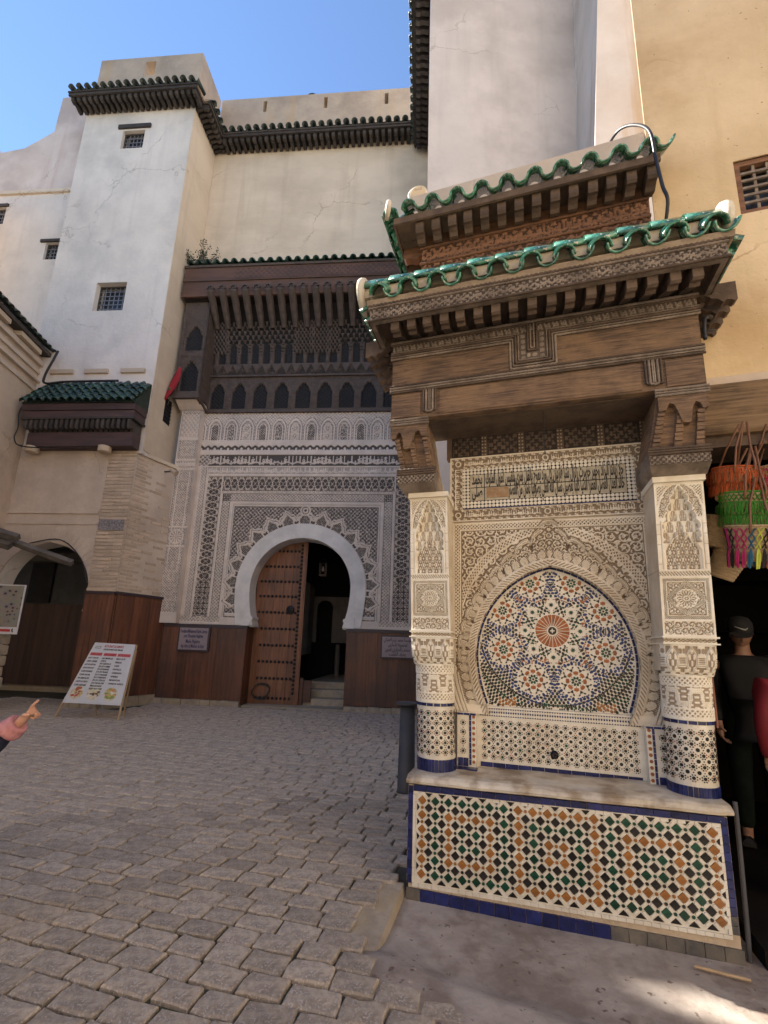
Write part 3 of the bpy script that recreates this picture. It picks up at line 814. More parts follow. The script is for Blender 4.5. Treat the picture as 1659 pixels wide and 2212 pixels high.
def build_tall():
    """pale house rising behind the fountain, with its buttress"""
    t = thing('pale_tall_house', 'tall pale pink plaster house rising behind the fountain roof', 'building', (0, 8.1, 0))
    k = .155
    obj('wall', MB().prism([(0, 0), (9, 9 * k), (9, 3.9), (.12, 3.74)], 0, 26, axis='z'), M['pink'], t)
    mb = MB()
    for za, zb, xa, xb in ((6, 14, 3.2, 3.5), (14, 26, 3.5, 3.9)):
        mb.add([(xa - .05, k * xa - .10, za), (xa, k * xa - .10, za), (xa, k * xa - .003, za), (xa - .05, k * xa - .003, za), (xb - .05, k * xb - .10, zb), (xb, k * xb - .10, zb), (xb, k * xb - .003, zb), (xb - .05, k * xb - .003, zb)], [(0, 1, 5, 4), (1, 2, 6, 5), (3, 0, 4, 7)])
    obj('rib', mb, M['pink'], t)
    # buttress, its left cheek standing in the sun
    mb = MB()
    zz = [(5, 3.06, 2.62, 4.9), (10.3, 3.30, 2.93, 4.75), (14.0, 3.46, 3.20, 4.5), (26, 4.0, 3.9, 4.6)]
    V = []; F = []
    for z, xa, xe, xb in zz: V += [(xa, k * xa - .003, z), (xe, -1.5, z), (xb, -1.5, z), (xb + .5, k * (xb + .5) - .003, z)]
    for q in range(3):
        for i in range(3): F.append((q * 4 + i, q * 4 + i + 1, q * 4 + 5 + i, q * 4 + 4 + i))
    mb.add(V, F); obj('buttress', mb, M['butt'], t)
    T = Matrix.Rotation(-pi / 2, 4, 'Z')
    eave(t, -3.6, .25, .0, 17.3, M['green_dark'], M['wood_eave'], 17, 22, T=T, out=.40)
build_tall()

def build_shop():
    """ochre house right of the fountain with an open dark shop below"""
    a = radians(-12.2)
    t = thing('ochre_house', 'ochre plaster house with barred window above an open dark shop', 'building', (-.07, 3.535, 0), a)
    v = .45
    mb = MB()
    holed(mb, 2.06, 6.4, 3.74, 22, v, v + .012, [(2.70, 3.52, 5.30, 5.86)])
    sd = MB().prism([(2.32, v + .0124), (2.42, v + .0124), (4.70, 3.2), (4.5, 3.2)], 4.1, 22, axis='z'); obj('side_wall', sd, M['pink'], t)  # unseen strip added in pink to weaken orange bounce on the buttress
    mb.prism([(2.43, v + .0122), (2.69, v + .0122), (2.69, v + .4), (3.53, v + .4), (3.53, v + .0122), (6.4, v + .0122), (6.4, 3.2), (4.72, 3.2)], 4.1, 22, axis='z')
    obj('wall', mb, M['ochre'], t)
    window(t, 2.70, 3.52, 5.30, 5.86, v, 6, 5, None, frame=.05, setback=.02, bars='wood_g', fm='wood_u')
    obj('plaster_edge', MB().box(2.1, 6.4, v - .03, v - .002, 3.70, 3.79), M['beige2'], t)
    obj('beam', MB().box(2.02, 6.4, v - .10, v + .30, 3.28, 3.70, bev=.02), M['beam'], t)
    obj('under_beam', MB().box(2.02, 6.4, v - .04, v + .30, 3.19, 3.278), M['wood_b'], t)
    mb = MB()
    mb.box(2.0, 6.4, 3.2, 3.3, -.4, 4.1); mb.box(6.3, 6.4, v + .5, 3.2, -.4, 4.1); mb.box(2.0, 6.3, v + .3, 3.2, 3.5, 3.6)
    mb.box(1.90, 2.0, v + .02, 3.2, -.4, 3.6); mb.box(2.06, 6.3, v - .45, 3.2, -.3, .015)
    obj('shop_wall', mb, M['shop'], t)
    obj('unseen_shop_baffle', MB().box(3.9, 6.4, v + .02, v + .45, -.2, 3.18), M['shop'], t)  # unseen panel added to keep light out of the shop
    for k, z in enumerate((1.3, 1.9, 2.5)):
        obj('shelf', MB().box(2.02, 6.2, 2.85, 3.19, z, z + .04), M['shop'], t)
    obj('bracket', MB().box(2.03, 2.9, 1.0, 1.1, 2.36, 2.44), M['wood_b'], t)
build_shop()
# ------------------------------------------------------------------ the tiled fountain (local: x along its front, y into the niche)
FA = radians(-12.2)
def rope_mb(mb, pts, r, pitch=.034, step=.009, n=6, mi=0):
    """twisted rope moulding along a polyline"""
    pts = [Vector(p) for p in pts]
    for a, b in zip(pts, pts[1:]):
        L = (b - a).length; k = max(3, int(L / step)); d = (b - a) / L
        s = d.cross(Vector((0, 1, 0)))
        if s.length < .1: s = d.cross(Vector((1, 0, 0)))
        s.normalize(); t = s.cross(d)
        vs = []; fs = []
        for i in range(k + 1):
            p = a + d * (L * i / k)
            for q in range(n):
                th = 2 * pi * q / n
                rr = r * (1 + .28 * cos(2 * th + 2 * pi * L * i / k / pitch))
                vs.append(tuple(p + s * (rr * cos(th)) + t * (rr * sin(th))))
        for i in range(k):
            for q in range(n):
                fs.append((i * n + q, i * n + (q + 1) % n, i * n + n + (q + 1) % n, i * n + n + q))
        mb.add(vs, fs, mi)
    return mb
def poly_plate(mb, pts, y, t, mi=0, inset=.88):
    """small flat tessera in the x-z plane with a bevelled top"""
    n = len(pts)
    cx = sum(p[0] for p in pts) / n; cz = sum(p[1] for p in pts) / n
    vs = [(p[0], y, p[1]) for p in pts] + [(cx + (p[0] - cx) * inset, y - t, cz + (p[1] - cz) * inset) for p in pts]
    fs = [tuple(range(n, 2 * n))] + [(i, (i + 1) % n, n + (i + 1) % n, n + i) for i in range(n)]
    mb.add(vs, fs, mi)
def ngon(cx, cz, r, n, a0=0.0, star=None):
    out = []
    for i in range(n * (2 if star else 1)):
        k = 2 * n if star else n
        rr = r * (star if (star and i % 2) else 1)
        out.append((cx + rr * cos(a0 + 2 * pi * i / k), cz + rr * sin(a0 + 2 * pi * i / k)))
    return out

FT = thing('tiled_fountain', 'ornate wall fountain with zellige mosaic niche, carved plaster columns and green-tiled cedar canopy', 'fountain', (-.07, 3.535, 0), FA)

def build_basin():
    b = obj('basin', MB().prism([(.016, -.13), (1.955, -.13), (1.955, .672), (.0, .640), (.0, .36)], .014, .93), M['mortar'], FT)
    sh = lambda u: .017 * u
    # lip
    n = 26; V = []; F = []
    prof = [(.46, .058), (.06, .060), (.015, .056), (-.012, .042), (-.024, .022), (-.020, .006), (-.006, .0), (.03, -.002)]
    for i in range(n + 1):
        u = -.014 + 2.004 * i / n
        k = .006 * sin(u * 9) + .004 * sin(u * 23)
        e = .02 * (1 if i in (0, n) else 0)
        for y, z in prof: V.append((u, y + k * .6 + e * (1 if y < .05 else 0), .648 + sh(u) + z + (k * .4 if z > .03 else 0) - e * (.5 if z > .03 else 0)))
    m = len(prof)
    for i in range(n):
        for q in range(m - 1): F.append((i * m + q, i * m + q + 1, i * m + m + q + 1, i * m + m + q)[::-1])
    F += [tuple(range(m)), tuple(range(n * m, n * m + m))[::-1]]
    mb = MB(); mb.add(V, F); obj('marble_lip', mb, M['marble'], FT, smooth=False)
    def tiles(name, u0, u1, z0, z1, n, m, y0=.0, skip=None, slope=True, jit=.002):
        w = (u1 - u0) / n
        for i in range(n):
            a = u0 + i * w + .0018; c = a + w - .0036
            if skip and skip(i): continue
            s = sh((a + c) / 2) if slope else 0
            mm = m(i) if callable(m) else m
            obj(name, MB().box(a, c, y0 + NR.uniform(-jit, jit) * .5, .0139, z0 + s, z1 + s), mm, b)
    tiles('blue_border_tile', .04, 1.94, .603, .640, 20, M['blue'])
    tiles('base_tile', .0, 1.965, -.135, -.012, 20, lambda i: M['tbase'] if (i > 12 or i < 1) else M['blue'], slope=False)
    for k in range(13):
        obj('blue_edge_tile', MB().box(.004, .036, .0 + NR.uniform(-.001, .001), .0139, .02 + k * .0475, .02 + k * .0475 + .044), M['blue'], b)
        obj('blue_edge_tile', MB().box(1.917, 1.950, .0 + NR.uniform(-.001, .001), .0139, .06 + k * .047, .06 + k * .047 + .044), M['blue'] if k > 1 else M['tbase'], b)
    for k in range(13):
        for q in range(6):
            obj('side_tile', MB().box(-.0042, -.0002 if k > 6 else .012, .03 + q * .14, .03 + q * .14 + .125, .02 + k * .047, .02 + k * .047 + .042), M['blue'] if (q + k) % 3 else M['twhite'], b)
    p = .0928; u0 = .104; zt = .548
    mb = MB()
    for i in range(41):      # white surround
        w = (1.915 - .04) / 41; a = .04 + i * w
        for z in (.580, .0): mb.box(a + .001, a + w - .001, .001 + NR.uniform(-.001, .001), .0139, z + sh(a), z + .021 + sh(a))
    for k in range(12):
        for u in (.0385, 1.896): mb.box(u, u + .019, .001 + NR.uniform(-.001, .001), .0139, .024 + sh(u) + k * .0463, .024 + sh(u) + k * .0463 + .0445)
    obj('white_border_tile', mb, M['twhite'], b, kind='stuff')
    obj('tile_ground', MB().prism([(.0583, .022), (1.8955, .054), (1.8955, .611), (.0583, .580)], .0062, .0135), M['twhite'], b)
    def amber(i, j):
        if i in (0, 7, 12, 19): return True
        if 7 < i < 12: return j in (0, 5) or (i in (9, 10) and j in (2, 3))
        k = i if i < 8 else 19 - i
        return 2 <= k <= 5 and 1 <= j <= 4 and (k in (2, 5) or j in (1, 4))
    def green(i, j):
        if amber(i, j): return False
        if 7 < i < 12: return i in (8, 11) or j in (1, 4)
        k = i if i < 8 else 19 - i
        return k in (1, 6) or j in (0, 5) or (k in (3, 4) and j in (2, 3))
    hd = .328 * p
    def diamond(r, m):
        q = MB(); poly_plate(q, [(r, 0), (0, r), (-r, 0), (0, -r)], 0, .0058, inset=.93); return q.mesh('diamond_tile', m)
    def star(r, m):
        q = MB(); poly_plate(q, ngon(0, 0, r, 8, 0, .74), 0, .0052, inset=.9); return q.mesh('star_tile', m)
    D = {c: diamond(hd, M[c]) for c in ('tamber', 'tgreen', 'tblack')}
    S = {c: star(.125 * p, M[c]) for c in ('tamber', 'tgreen', 'tblack')}
    def pos(i, j): u = u0 + i * p; return (u + NR.uniform(-.0008, .0008), .0060, zt - j * p + sh(u - .1) + NR.uniform(-.0008, .0008))
    cl = lambda i, j: 'tamber' if amber(i, j) else 'tgreen' if green(i, j) else 'tblack'
    for i in range(20):
        for j in range(6):
            link('diamond_tile', D[cl(i, j)], b, pos(i, j), (0, NR.uniform(-.03, .03), 0))
            if i < 19 and j < 5: link('diamond_tile', D['tblack'], b, pos(i + .5, j + .5), (0, NR.uniform(-.03, .03), 0))
            if i < 19:
                a, c = cl(i, j), cl(i + 1, j); link('star_tile', S[a if a == c else 'tblack'], b, pos(i + .5, j))
            if j < 5:
                a, c = cl(i, j), cl(i, j + 1); link('star_tile', S[a if a == c else 'tblack'], b, pos(i, j + .5))
    mb = MB()           # half tiles along the border, and the white bars between the diamonds
    for i in range(19):
        for j, s in ((-.5, -1), (5.5, 1)):
            x, y, z = pos(i + .5, j)
            z += -s * .004
            q = [(x - hd, z + s * -.0), (x + hd, z), (x, z + (-hd if s < 0 else hd))]
            poly_plate(mb, q, .006, .0055)
    for j in range(5):
        for i, s in ((-.5, 1), (19.5, -1)):
            x, y, z = pos(i, j + .5); x += s * .011
            poly_plate(mb, [(x, z - hd * .8), (x, z + hd * .8), (x + s * hd * .62, z)], .006, .0055)
    obj('half_tile', mb, M['tblack'], b, kind='stuff')
    mb = MB()
    for i2 in range(-1, 40):
        for j2 in range(-1, 12):
            if (i2 + j2) % 2: continue
            # bars sit between neighbouring diamonds on both diagonals
            for s in (1, -1):
                x, y, z = pos(i2 / 2 + .25, j2 / 2 + .25 * s)
                if not (.062 < x < 1.892 and .03 + sh(x) < z < .576 + sh(x)): continue
                L, w = .185 * p, .092 * p
                dx, dz = .7071, -.7071 * s
                nx, nz = -dz, dx
                # the bar runs across the line joining the two diamonds
                a = [(nx * L, nz * L), (nx * L * .72 + dx * w, nz * L * .72 + dz * w), (-nx * L * .72 + dx * w, -nz * L * .72 + dz * w), (-nx * L, -nz * L), (-nx * L * .72 - dx * w, -nz * L * .72 - dz * w), (nx * L * .72 - dx * w, nz * L * .72 - dz * w)]
                poly_plate(mb, [(x + q[0], z + q[1]) for q in a], .006, .004 + NR.uniform(0, .0012), inset=.9)
    obj('white_bar_tile', mb, M['twhite'], b, kind='stuff')
build_basin()

def dots(mb, u0, u1, z0, z1, P, place, mats=(0, 1)):
    """black dot-and-diamond tile field; place maps (a, b) to space with its normal offset"""
    nu = max(1, int(round((u1 - u0) / P))); nz = max(1, int(round((z1 - z0) / P)))
    pu = (u1 - u0) / nu; pz = (z1 - z0) / nz
    def plate(pts, mi):
        n = len(pts)
        vs = [place(a, b, .0) for a, b in pts] + [place(a, b, .0022) for a, b in pts]
        mb.add(vs, [tuple(range(n, 2 * n))] + [(i, (i + 1) % n, n + (i + 1) % n, n + i) for i in range(n)], mi)
    for i in range(nu + 1):
        for j in range(nz + 1):
            if i < nu and j < nz:
                a, c = u0 + pu * (i + .5), z0 + pz * (j + .5)
                plate(ngon(a, c, P * .165, 8, pi / 8), 1 if NR.random() < .12 else 0)
                for k in range(8):
                    t = 2 * pi * k / 8 + pi / 8
                    plate(ngon(a + P * .29 * cos(t), c + P * .29 * sin(t), P * .080, 4, t), 2 if NR.random() < .2 else 0)
            a, c = u0 + pu * i, z0 + pz * j
            if u0 + P * .1 < a < u1 - P * .1 and z0 + P * .1 < c < z1 - P * .1:
                plate(ngon(a, c, P * .185, 8, 0), 0)
            for (a, c) in ((u0 + pu * (i + .5), z0 + pz * j), (u0 + pu * i, z0 + pz * (j + .5))):
                if u0 + .008 < a < u1 - .008 and z0 + .008 < c < z1 - .008:
                    plate(ngon(a, c, P * .075, 4, pi / 4), 2 if NR.random() < .4 else 0)
TB = lambda: [M['tblack'], M['tgreen'], M['tbrown']]

def build_column(name, lo, hi, right):
    """half-round column: tiled foot, carved shaft, block capital with a muqarnas niche"""
    r = .148; vc = .255
    cx = lambda z: lo + (hi - lo) * (z - 1.2) / 1.6
    cn = lambda z: lo + (hi - lo) * (np.asarray(z) - 1.2) / 1.6
    def cyl(a, z, o):
        t = a / r; return (cx(z) + (r + o) * sin(t), vc - (r + o) * cos(t), z)
    def cyln(a, z, o):
        t = a / r; return cn(z) + (r + o) * np.sin(t), vc - (r + o) * np.cos(t), z
    core = MB()
    n = 40
    ring = lambda z, o: [cyl(2 * pi * r * i / n, z, o) for i in range(n)]
    core.add(ring(.70, -.0035) + ring(1.198, -.0035) + ring(1.199, -.03) + ring(1.6, -.03), [(k * n + i, k * n + (i + 1) % n, k * n + n + (i + 1) % n, k * n + n + i) for k in range(3) for i in range(n)])
    col = obj(name, core, M['twhite'], FT, smooth=False)
    h = r * 1.75
    n = 19
    for i in range(n):
        a0 = -h + 2 * h * i / n + .0014; a1 = a0 + 2 * h / n - .0028
        q = MB(); q.add([cyl(a0, .705, -.004), cyl(a1, .705, -.004), cyl(a1, .797, -.004), cyl(a0, .797, -.004), cyl(a0, .706, .002), cyl(a1, .706, .002), cyl(a1, .796, .002), cyl(a0, .796, .002)], [(4, 5, 6, 7), (0, 1, 5, 4), (1, 2, 6, 5), (2, 3, 7, 6), (3, 0, 4, 7)])
        obj('blue_foot_tile', q, M['blue'], col)
        if i % 2 == 0:
            q = MB(); a1 = a0 + 3.4 * h / n; z0, z1 = 1.172, 1.193
            q.add([cyl(a0, z0, -.004), cyl(a1, z0, -.004), cyl(a1, z1, -.004), cyl(a0, z1, -.004), cyl(a0, z0, .002), cyl(a1, z0, .002), cyl(a1, z1, .002), cyl(a0, z1, .002)], [(4, 5, 6, 7), (0, 1, 5, 4), (1, 2, 6, 5), (2, 3, 7, 6), (3, 0, 4, 7)])
            obj('blue_row_tile', q, M['blue'], col)
    mb = MB(); dots(mb, -h, h, .815, 1.155, .068, lambda a, b, o: cyl(a, b, o - .003))
    obj('dot_mosaic', mb, TB(), col, kind='stuff')
    # carved shaft
    def shaft(a, z):
        e = .18
        H = np.ones_like(a)
        for z0, z1 in ((1.215, 1.262), (1.418, 1.468)):
            m = (z > z0) & (z < z1); H = np.where(m, lattice(a, z - (z0 + z1) / 2 + .0125, .030, .2, .1), H)
        m = (z > 1.272) & (z < 1.408)
        zz = z - 1.34
        P = .145
        sn = 1.75 * np.sin(2 * pi * (a + .02) / P); d = np.abs(zz - .042 * np.clip(sn, -1, 1)) / np.where(np.abs(sn) < 1, np.sqrt(1 + (3.2 * np.cos(2 * pi * (a + .02) / P)) ** 2), 1)
        band = (d < .0165)
        Hb = np.where(d < .0125, np.where(lattice(a, z, .013, .25, .12) > .5, .95, .35), 1.0)
        bg = np.maximum(.25 * (np.cos(2 * pi * z / .034) * np.cos(4 * pi * (a + .02) / P) > .25) * 3.4, 0)
        Hm = np.where(band, Hb, np.clip(bg, 0, .9))
        H = np.where(m, Hm, H)
        return H
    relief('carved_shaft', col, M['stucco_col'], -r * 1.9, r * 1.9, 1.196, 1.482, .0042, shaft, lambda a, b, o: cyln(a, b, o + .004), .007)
    # rounded block under the capital
    W = .168
    def capf(a, z):
        t = (z - 1.475) / .205
        x = a / W
        S = .112
        ph = np.abs(fr(a / S + .5) - .5) * 2          # 0 at a lotus axis
        body = np.abs(ph - (.55 * np.sin(pi * np.clip((t - .08) / .80, 0, 1)) ** .8))
        H = strap(body, .13, .06)
        inn = ph < (.55 * np.sin(pi * np.clip((t - .08) / .80, 0, 1)) ** .8) - .12
        H = np.maximum(H, np.where(inn, .9 * (np.cos(pi * ph * 4) * np.cos(pi * t * 5) > .1), 0))
        out = (ph > .62)
        H = np.maximum(H, np.where(out, .95 * (np.cos(2 * pi * z / .012) > .1) * (t > .25) * (t < .6), 0))
        H = np.maximum(H, np.where(out & (t > .6), (np.cos(9 * (ph - .8)) * np.cos(20 * t) > -.1) * .95, 0))
        H = np.maximum(H, np.where(t < .22, (np.cos(2 * pi * a / .056) * np.cos(2 * pi * t * 2.2) > -.05) * .9, 0))
        return np.where((t < .05) | (t > .95), 1, H)
    def capp(a, z, o):
        t = np.clip((z - 1.475) / .205, 0, 1)
        s = .045 * np.clip(1 - t / .55, 0, 1) ** 2
        e = np.clip((np.abs(a) - .105) / .063, 0, 1)
        return cn(z) + a * (1 - .35 * s / .045 * .25), .082 - o + s + .075 * e ** 2.2, z
    relief('carved_capital', col, M['stucco_col'], -W, W, 1.475, 1.680, .0042, capf, capp, .010)
    b2 = MB()
    for z0, z1, wa, wb, f in ((1.50, 1.676, -.150, .150, .17), (1.676, 2.19, -.150, .150, .112), (2.19, 2.82, -.150, .150, .20), (2.19, 2.82, -.154, -.141, .102), (2.19, 2.82, .141, .154, .102)):
        V = [];
        for z in (z0, z1): V += [(cx(z) + wa, f, z), (cx(z) + wb, f, z), (cx(z) + wb, .43 + abs(wa) * .01, z), (cx(z) + wa, .43 + abs(wa) * .01, z)]
        b2.add(V, [(0, 1, 5, 4), (1, 2, 6, 5), (2, 3, 7, 6), (3, 0, 4, 7), (4, 5, 6, 7), (3, 2, 1, 0)])
    obj('block', b2, M['stucco_plain'], col)
    obj('moulding', MB().box(cx(1.7) - .166, cx(1.7) + .166, .078, .43, 1.681, 1.690).box(cx(1.7) - .166, cx(1.7) + .166, .078, .43, 1.722, 1.733), M['stucco_col'], col)
    obj('top_moulding', MB().box(cx(2.8) - .166, cx(2.8) + .166, .075, .43, 2.822, 2.862), M['stucco_col'], col)
    W = .155
    def upper(a, z):
        H = np.ones_like(a); D = np.zeros_like(a)
        m = (z > 1.69) & (z < 1.722)
        H = np.where(m, (np.abs((z - 1.706) - .007 * np.sin(2 * pi * a / .05)) > .004) * (np.abs((z - 1.706) + .007 * np.sin(2 * pi * a / .05)) > .004) * 1.0, H)
        m = (z > 1.745) & (z < 1.832) & (np.abs(a) < .140)
        H = np.where(m, arab(np.abs(a), z - 1.745, .0435, 3) , H)
        # rosette square
        za, zb = 1.846, 2.130; zc = (za + zb) / 2
        m = (z > za) & (z < zb)
        x, y = a, z - zc
        q = np.maximum(np.abs(x), np.abs(y))
        rr = np.sqrt(x * x + y * y); th = np.arctan2(y, x)
        Hs = np.where(q > .139, 1, np.where(q > .118, rope(x, y, .012), np.where(q > .112, 1, np.where(q > .107, 0, .0))))
        fill = arab(np.abs(x), np.abs(y), .036, 5)
        Hs = np.where(q < .107, fill, Hs)
        oc = .088 + .012 * np.cos(4 * th)
        Hs = np.where(np.abs(rr - oc) < .016, np.where(np.abs(rr - oc) < .010, rope(rr * 1.0, th * .09, .012), 1), Hs)
        Hs = np.where(np.abs(rr - oc) > .0165, Hs, np.where(np.abs(np.abs(rr - oc) - .015) < .0022, .0, Hs))
        Hs = np.where(rr < .066, 1, Hs)
        pet = np.abs(np.cos(8 * th))
        Hs = np.where((rr > .020) & (rr < .050) & (pet < .62), .0, Hs)
        Hs = np.where((rr > .052) & (rr < .060) & (np.abs(np.sin(8 * th)) < .45), .0, Hs)
        Hs = np.where((rr > .007) & (rr < .012), .1, Hs)
        H = np.where(m, Hs, H)
        m = (z > 2.140) & (z < 2.180)
        H = np.where(m & (z > 2.146) & (z < 2.174), rope(a, z * .8, .0185, .5), H)
        # niche
        m = (z > 2.19) & (z < 2.815)
        t = (z - 2.19) / .62
        ax = np.abs(a)
        up = (t > .60)
        arc = .142 * np.sqrt(np.clip(1 - ((t - .60) / .40) ** 2, 0, 1))
        Hn = np.where(up & (ax > arc) & (ax < .140) & (t < .975), lattice(a, z, .022, .2, .1), 1.0)
        Hn = np.where(up & (np.abs(ax - arc) < .007), 1, Hn)
        step = .020 * np.floor((t - .46) / .105)
        lob = .108 - np.clip(step, 0, 1) * 1.05 - .012 * fr((t - .46) / .105) ** 2 + .010 * np.sin(pi * fr((t - .46) / .105))
        lob = np.where(t > .92, np.sqrt(np.clip(.97 - t, 0, 1)) * .08, lob)
        band = up & (ax < arc - .006) & (ax > lob + .012)
        Hn = np.where(band, arab(ax, z, .030, 9) * .95, Hn)
        Hn = np.where((t > .46) & (np.abs(ax - lob - .006) < .005), 1, Hn)
        cell = (t > .30) & (ax < lob)
        row = np.floor((t - .30) / .135); cw = .060
        cxx = fr(a / cw + .5 * row) - .5; cyy = fr((t - .30) / .135)
        nich = (np.abs(cxx) < .36 * np.sqrt(np.clip(1 - cyy ** 3, 0, 1)))
        palm = (np.abs(cxx) < .05) | ((np.abs(np.abs(cxx) - .16 - .14 * cyy) < .045) & (cyy > .2))
        depth = -1.6 - 3.2 * np.clip((t - .30) / .45, 0, 1) * np.clip(1 - (t - .75) / .25, 0, 1)
        Hc = depth - np.where(nich, np.where(palm, .5, 1.3), 0)
        rc = np.where(nich, np.where(palm, .8, .30), .85)
        low = .100 - .055 * np.clip((t - .22) / .18, 0, 1) - .013 * np.floor(np.clip((t - .22) / .07, 0, 3))
        low = np.where(t > .43, 0, low)
        net_ = net(a, z, .052, .105, .16)
        Hl = -1.2 + net_ * 1.0
        rec = np.clip(Hn, 0, 1)
        rec = np.where(cell, rc, rec); Hn = np.where(cell, Hc, Hn)
        inl = ax < low
        rec = np.where(inl, net_, rec); Hn = np.where(inl, Hl, Hn)
        edge = (np.abs(ax - low - .005) < .005) & (t < .43) & (t > .0)
        rec = np.where(edge, 1, rec); Hn = np.where(edge, .2, Hn)
        side = (t < .46) & (ax > low + .012) & (ax < .140)
        H = np.where(m, Hn, H)
        rec2 = np.where(m, rec, np.clip(H, 0, 1))
        grooves = m & (t < .56) & ((np.abs(ax - .128) < .0022) | (np.abs(fr(t / .115) - .5) < .02) & (ax > .128))
        H = np.where(grooves, .3, H); rec2 = np.where(grooves, .3, rec2)
        return H, rec2
    def flat(a, z, o): return cn(z) + a, .100 - o, z
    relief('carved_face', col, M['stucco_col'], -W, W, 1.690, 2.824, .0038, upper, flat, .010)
    if right:
        obj('painted_edge', MB().box(lo + .146, lo + .156, .20, .40, 1.15, 1.47), M['redpaint'], col)
    return col
build_column('carved_column', .146, .100, False)
build_column('carved_column', 1.872, 1.912, True)

# ---- niche: carved plaster wall with the mosaic recess
NC = 1.045
def niche_rho(u, z):
    """signed distance outside the pointed horseshoe outline of the mosaic"""
    du = np.abs(u - NC); dz = z - 1.55
    up = np.sqrt((du + .15) ** 2 + dz ** 2) - .75
    hw = .600 - .085 * np.clip(-dz / .40, 0, 1.3) ** 1.8
    return np.where(dz > 0, up, du - hw)
def build_niche():
    v0 = .40
    w = obj('niche_wall', MB().box(.22, 1.86, .50, .95, .66, 3.75), M['stucco_plain'], FT)
    # plain jamb strips either side
    obj('jamb', MB().box(.225, .262, v0 - .03, .499, 1.12, 2.69), M['stucco_plain'], w)
    obj('jamb', MB().box(1.806, 1.845, v0 - .03, .499, 1.12, 2.69), M['stucco_plain'], w)
    def f(u, z):
        d = niche_rho(u, z); x = np.abs(u - NC); h = np.clip((z - 1.15) / 1.5, 0, 1)
        ang = np.arctan2(z - 1.55, x + 1e-6)
        s = np.where(z > 1.55, ang * .75, z - 1.55)               # length along the arch
        # default: foliage field
        H = arab(x + .02, z, .088, 2, .04)
        rec = H.copy()
        # big outer arc with a lattice band, springing from the sides to the crown
        R2 = .93; d2 = np.sqrt((x + .16) ** 2 + (z - 1.70) ** 2) - R2
        band2 = (np.abs(d2) < .026) & (z > 1.70)
        H = np.where(band2, lattice(d2, ang * R2, .030, .22, .1), H)
        edge2 = (np.abs(np.abs(d2) - .030) < .006) & (z > 1.70); H = np.where(edge2, 1, H)
        # rectangular border
        ed = frame(u, z, .262, 1.806, 1.0, 2.668)
        H = np.where((ed < .012), 1, H)
        H = np.where((ed >= .012) & (ed < .056) & (z > 1.70), lattice(u, z, .030, .22, .1), H)
        H = np.where((ed >= .056) & (ed < .066) & (z > 1.7), 1, H)
        H = np.where((ed >= .066) & (ed < .074) & (z > 1.7), .2, H)
        # lobed band that rises towards the crown
        P = .125
        rise = .118 + .190 * np.clip((z - 1.60) / 1.0, 0, 1) ** 1.3 * np.clip(1 - x / .62, 0, 1) ** .9
        k = fr(s / P + .5) - .5
        lobe = .034 * np.sqrt(np.clip(1 - (2 * k) ** 2, 0, 1)) - .014 * (np.abs(k) > .40)
        top = rise + lobe
        crown = (x < .075)
        top = np.where(crown, .340 + .05 * np.sqrt(np.clip(1 - (x / .075) ** 2, 0, 1)), top)
        g = d - top
        inlobe = (g < 0) & (z > 1.45)
        wl = np.abs(g + .016)
        Hb = np.where(wl < .016, np.where(np.abs(wl - .008) < .0025, .35, 1.15), 0)
        H = np.where((np.abs(g) < .034) & (z > 1.45) & (g < 0), np.maximum(Hb, .30), H)
        H = np.where((g > 0) & (g < .009) & (z > 1.45), .05, H)
        # dark cusps between lobes
        cusp = inlobe & (np.abs(fr(s / (2 * P) + .25) - .5) < .045) & (g > -.070) & (g < -.034) & ~crown
        # tree of cones inside the lobed band
        tree = (d > .062) & (g < -.034) | ((d > .062) & (d < .150) & (z <= 1.45))
        q = .068; kk = fr(s / q) - .5
        cone = np.sqrt((kk * q / .024) ** 2 + ((d - .098) / .030) ** 2)
        Ht = np.where(cone < 1, np.where(lattice(s, d, .0125, .26, .12) > .5, 1.0, .35), np.where(cone < 1.18, 1, (np.cos(2 * pi * (s + .4 * d) / .0125) > .1) * .62))
        far = d > .135
        Ht = np.where(far & inlobe, arab(s, d, .055, 4), Ht)
        H = np.where(tree, Ht, H)
        H = np.where(cusp, -1.2, H)
        # archivolt: rope-and-scroll roll next to the opening
        t = d / .058
        roll = 1.25 + .8 * np.sqrt(np.clip(1 - (2 * t - 1) ** 2, 0, 1))
        cut = rope(s, d * 1.2, .030, .62)
        H = np.where((d >= 0) & (d < .058), np.where((t > .16) & (t < .84), roll - .8 * (1 - cut), roll), H)
        H = np.where((d >= .058) & (d < .066), 1.2, H)
        # foot blocks
        foot = (z < 1.175) & (d > .0)
        H = np.where(foot, .95, H)
        # outer strips below the springing: slim engaged shafts
        sh = (z < 1.60) & (d > .150)
        H = np.where(sh, np.where(np.abs(fr(d / .03) - .5) < .09, .2, 1.0), H)
        H = np.where(sh & (z > 1.42) & (z < 1.58) & (ed > .012), script(z, (d - .15) * .8, .07, 3) * .9 + .1, H)
        rec = np.clip(H, 0, 1)
        rec = np.where((d >= 0) & (d < .058), np.where((t > .16) & (t < .84), .25 + .75 * cut, 1), rec)
        rec = np.where(cusp, .0, rec)
        return H, rec
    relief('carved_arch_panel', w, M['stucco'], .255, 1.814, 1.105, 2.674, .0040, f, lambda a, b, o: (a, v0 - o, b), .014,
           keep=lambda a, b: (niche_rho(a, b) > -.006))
    # soffit of the arch between plaster face and mosaic
    out = []
    for z in np.linspace(1.105, 1.55, 14): out.append((float(.600 - .085 * np.clip((1.55 - z) / .40, 0, 1.3) ** 1.8), z))
    for k in range(1, 25):
        a = (math.acos(.15 / .75)) * k / 24; out.append((.75 * cos(a) - .15, 1.55 + .75 * sin(a)))
    mb = MB()
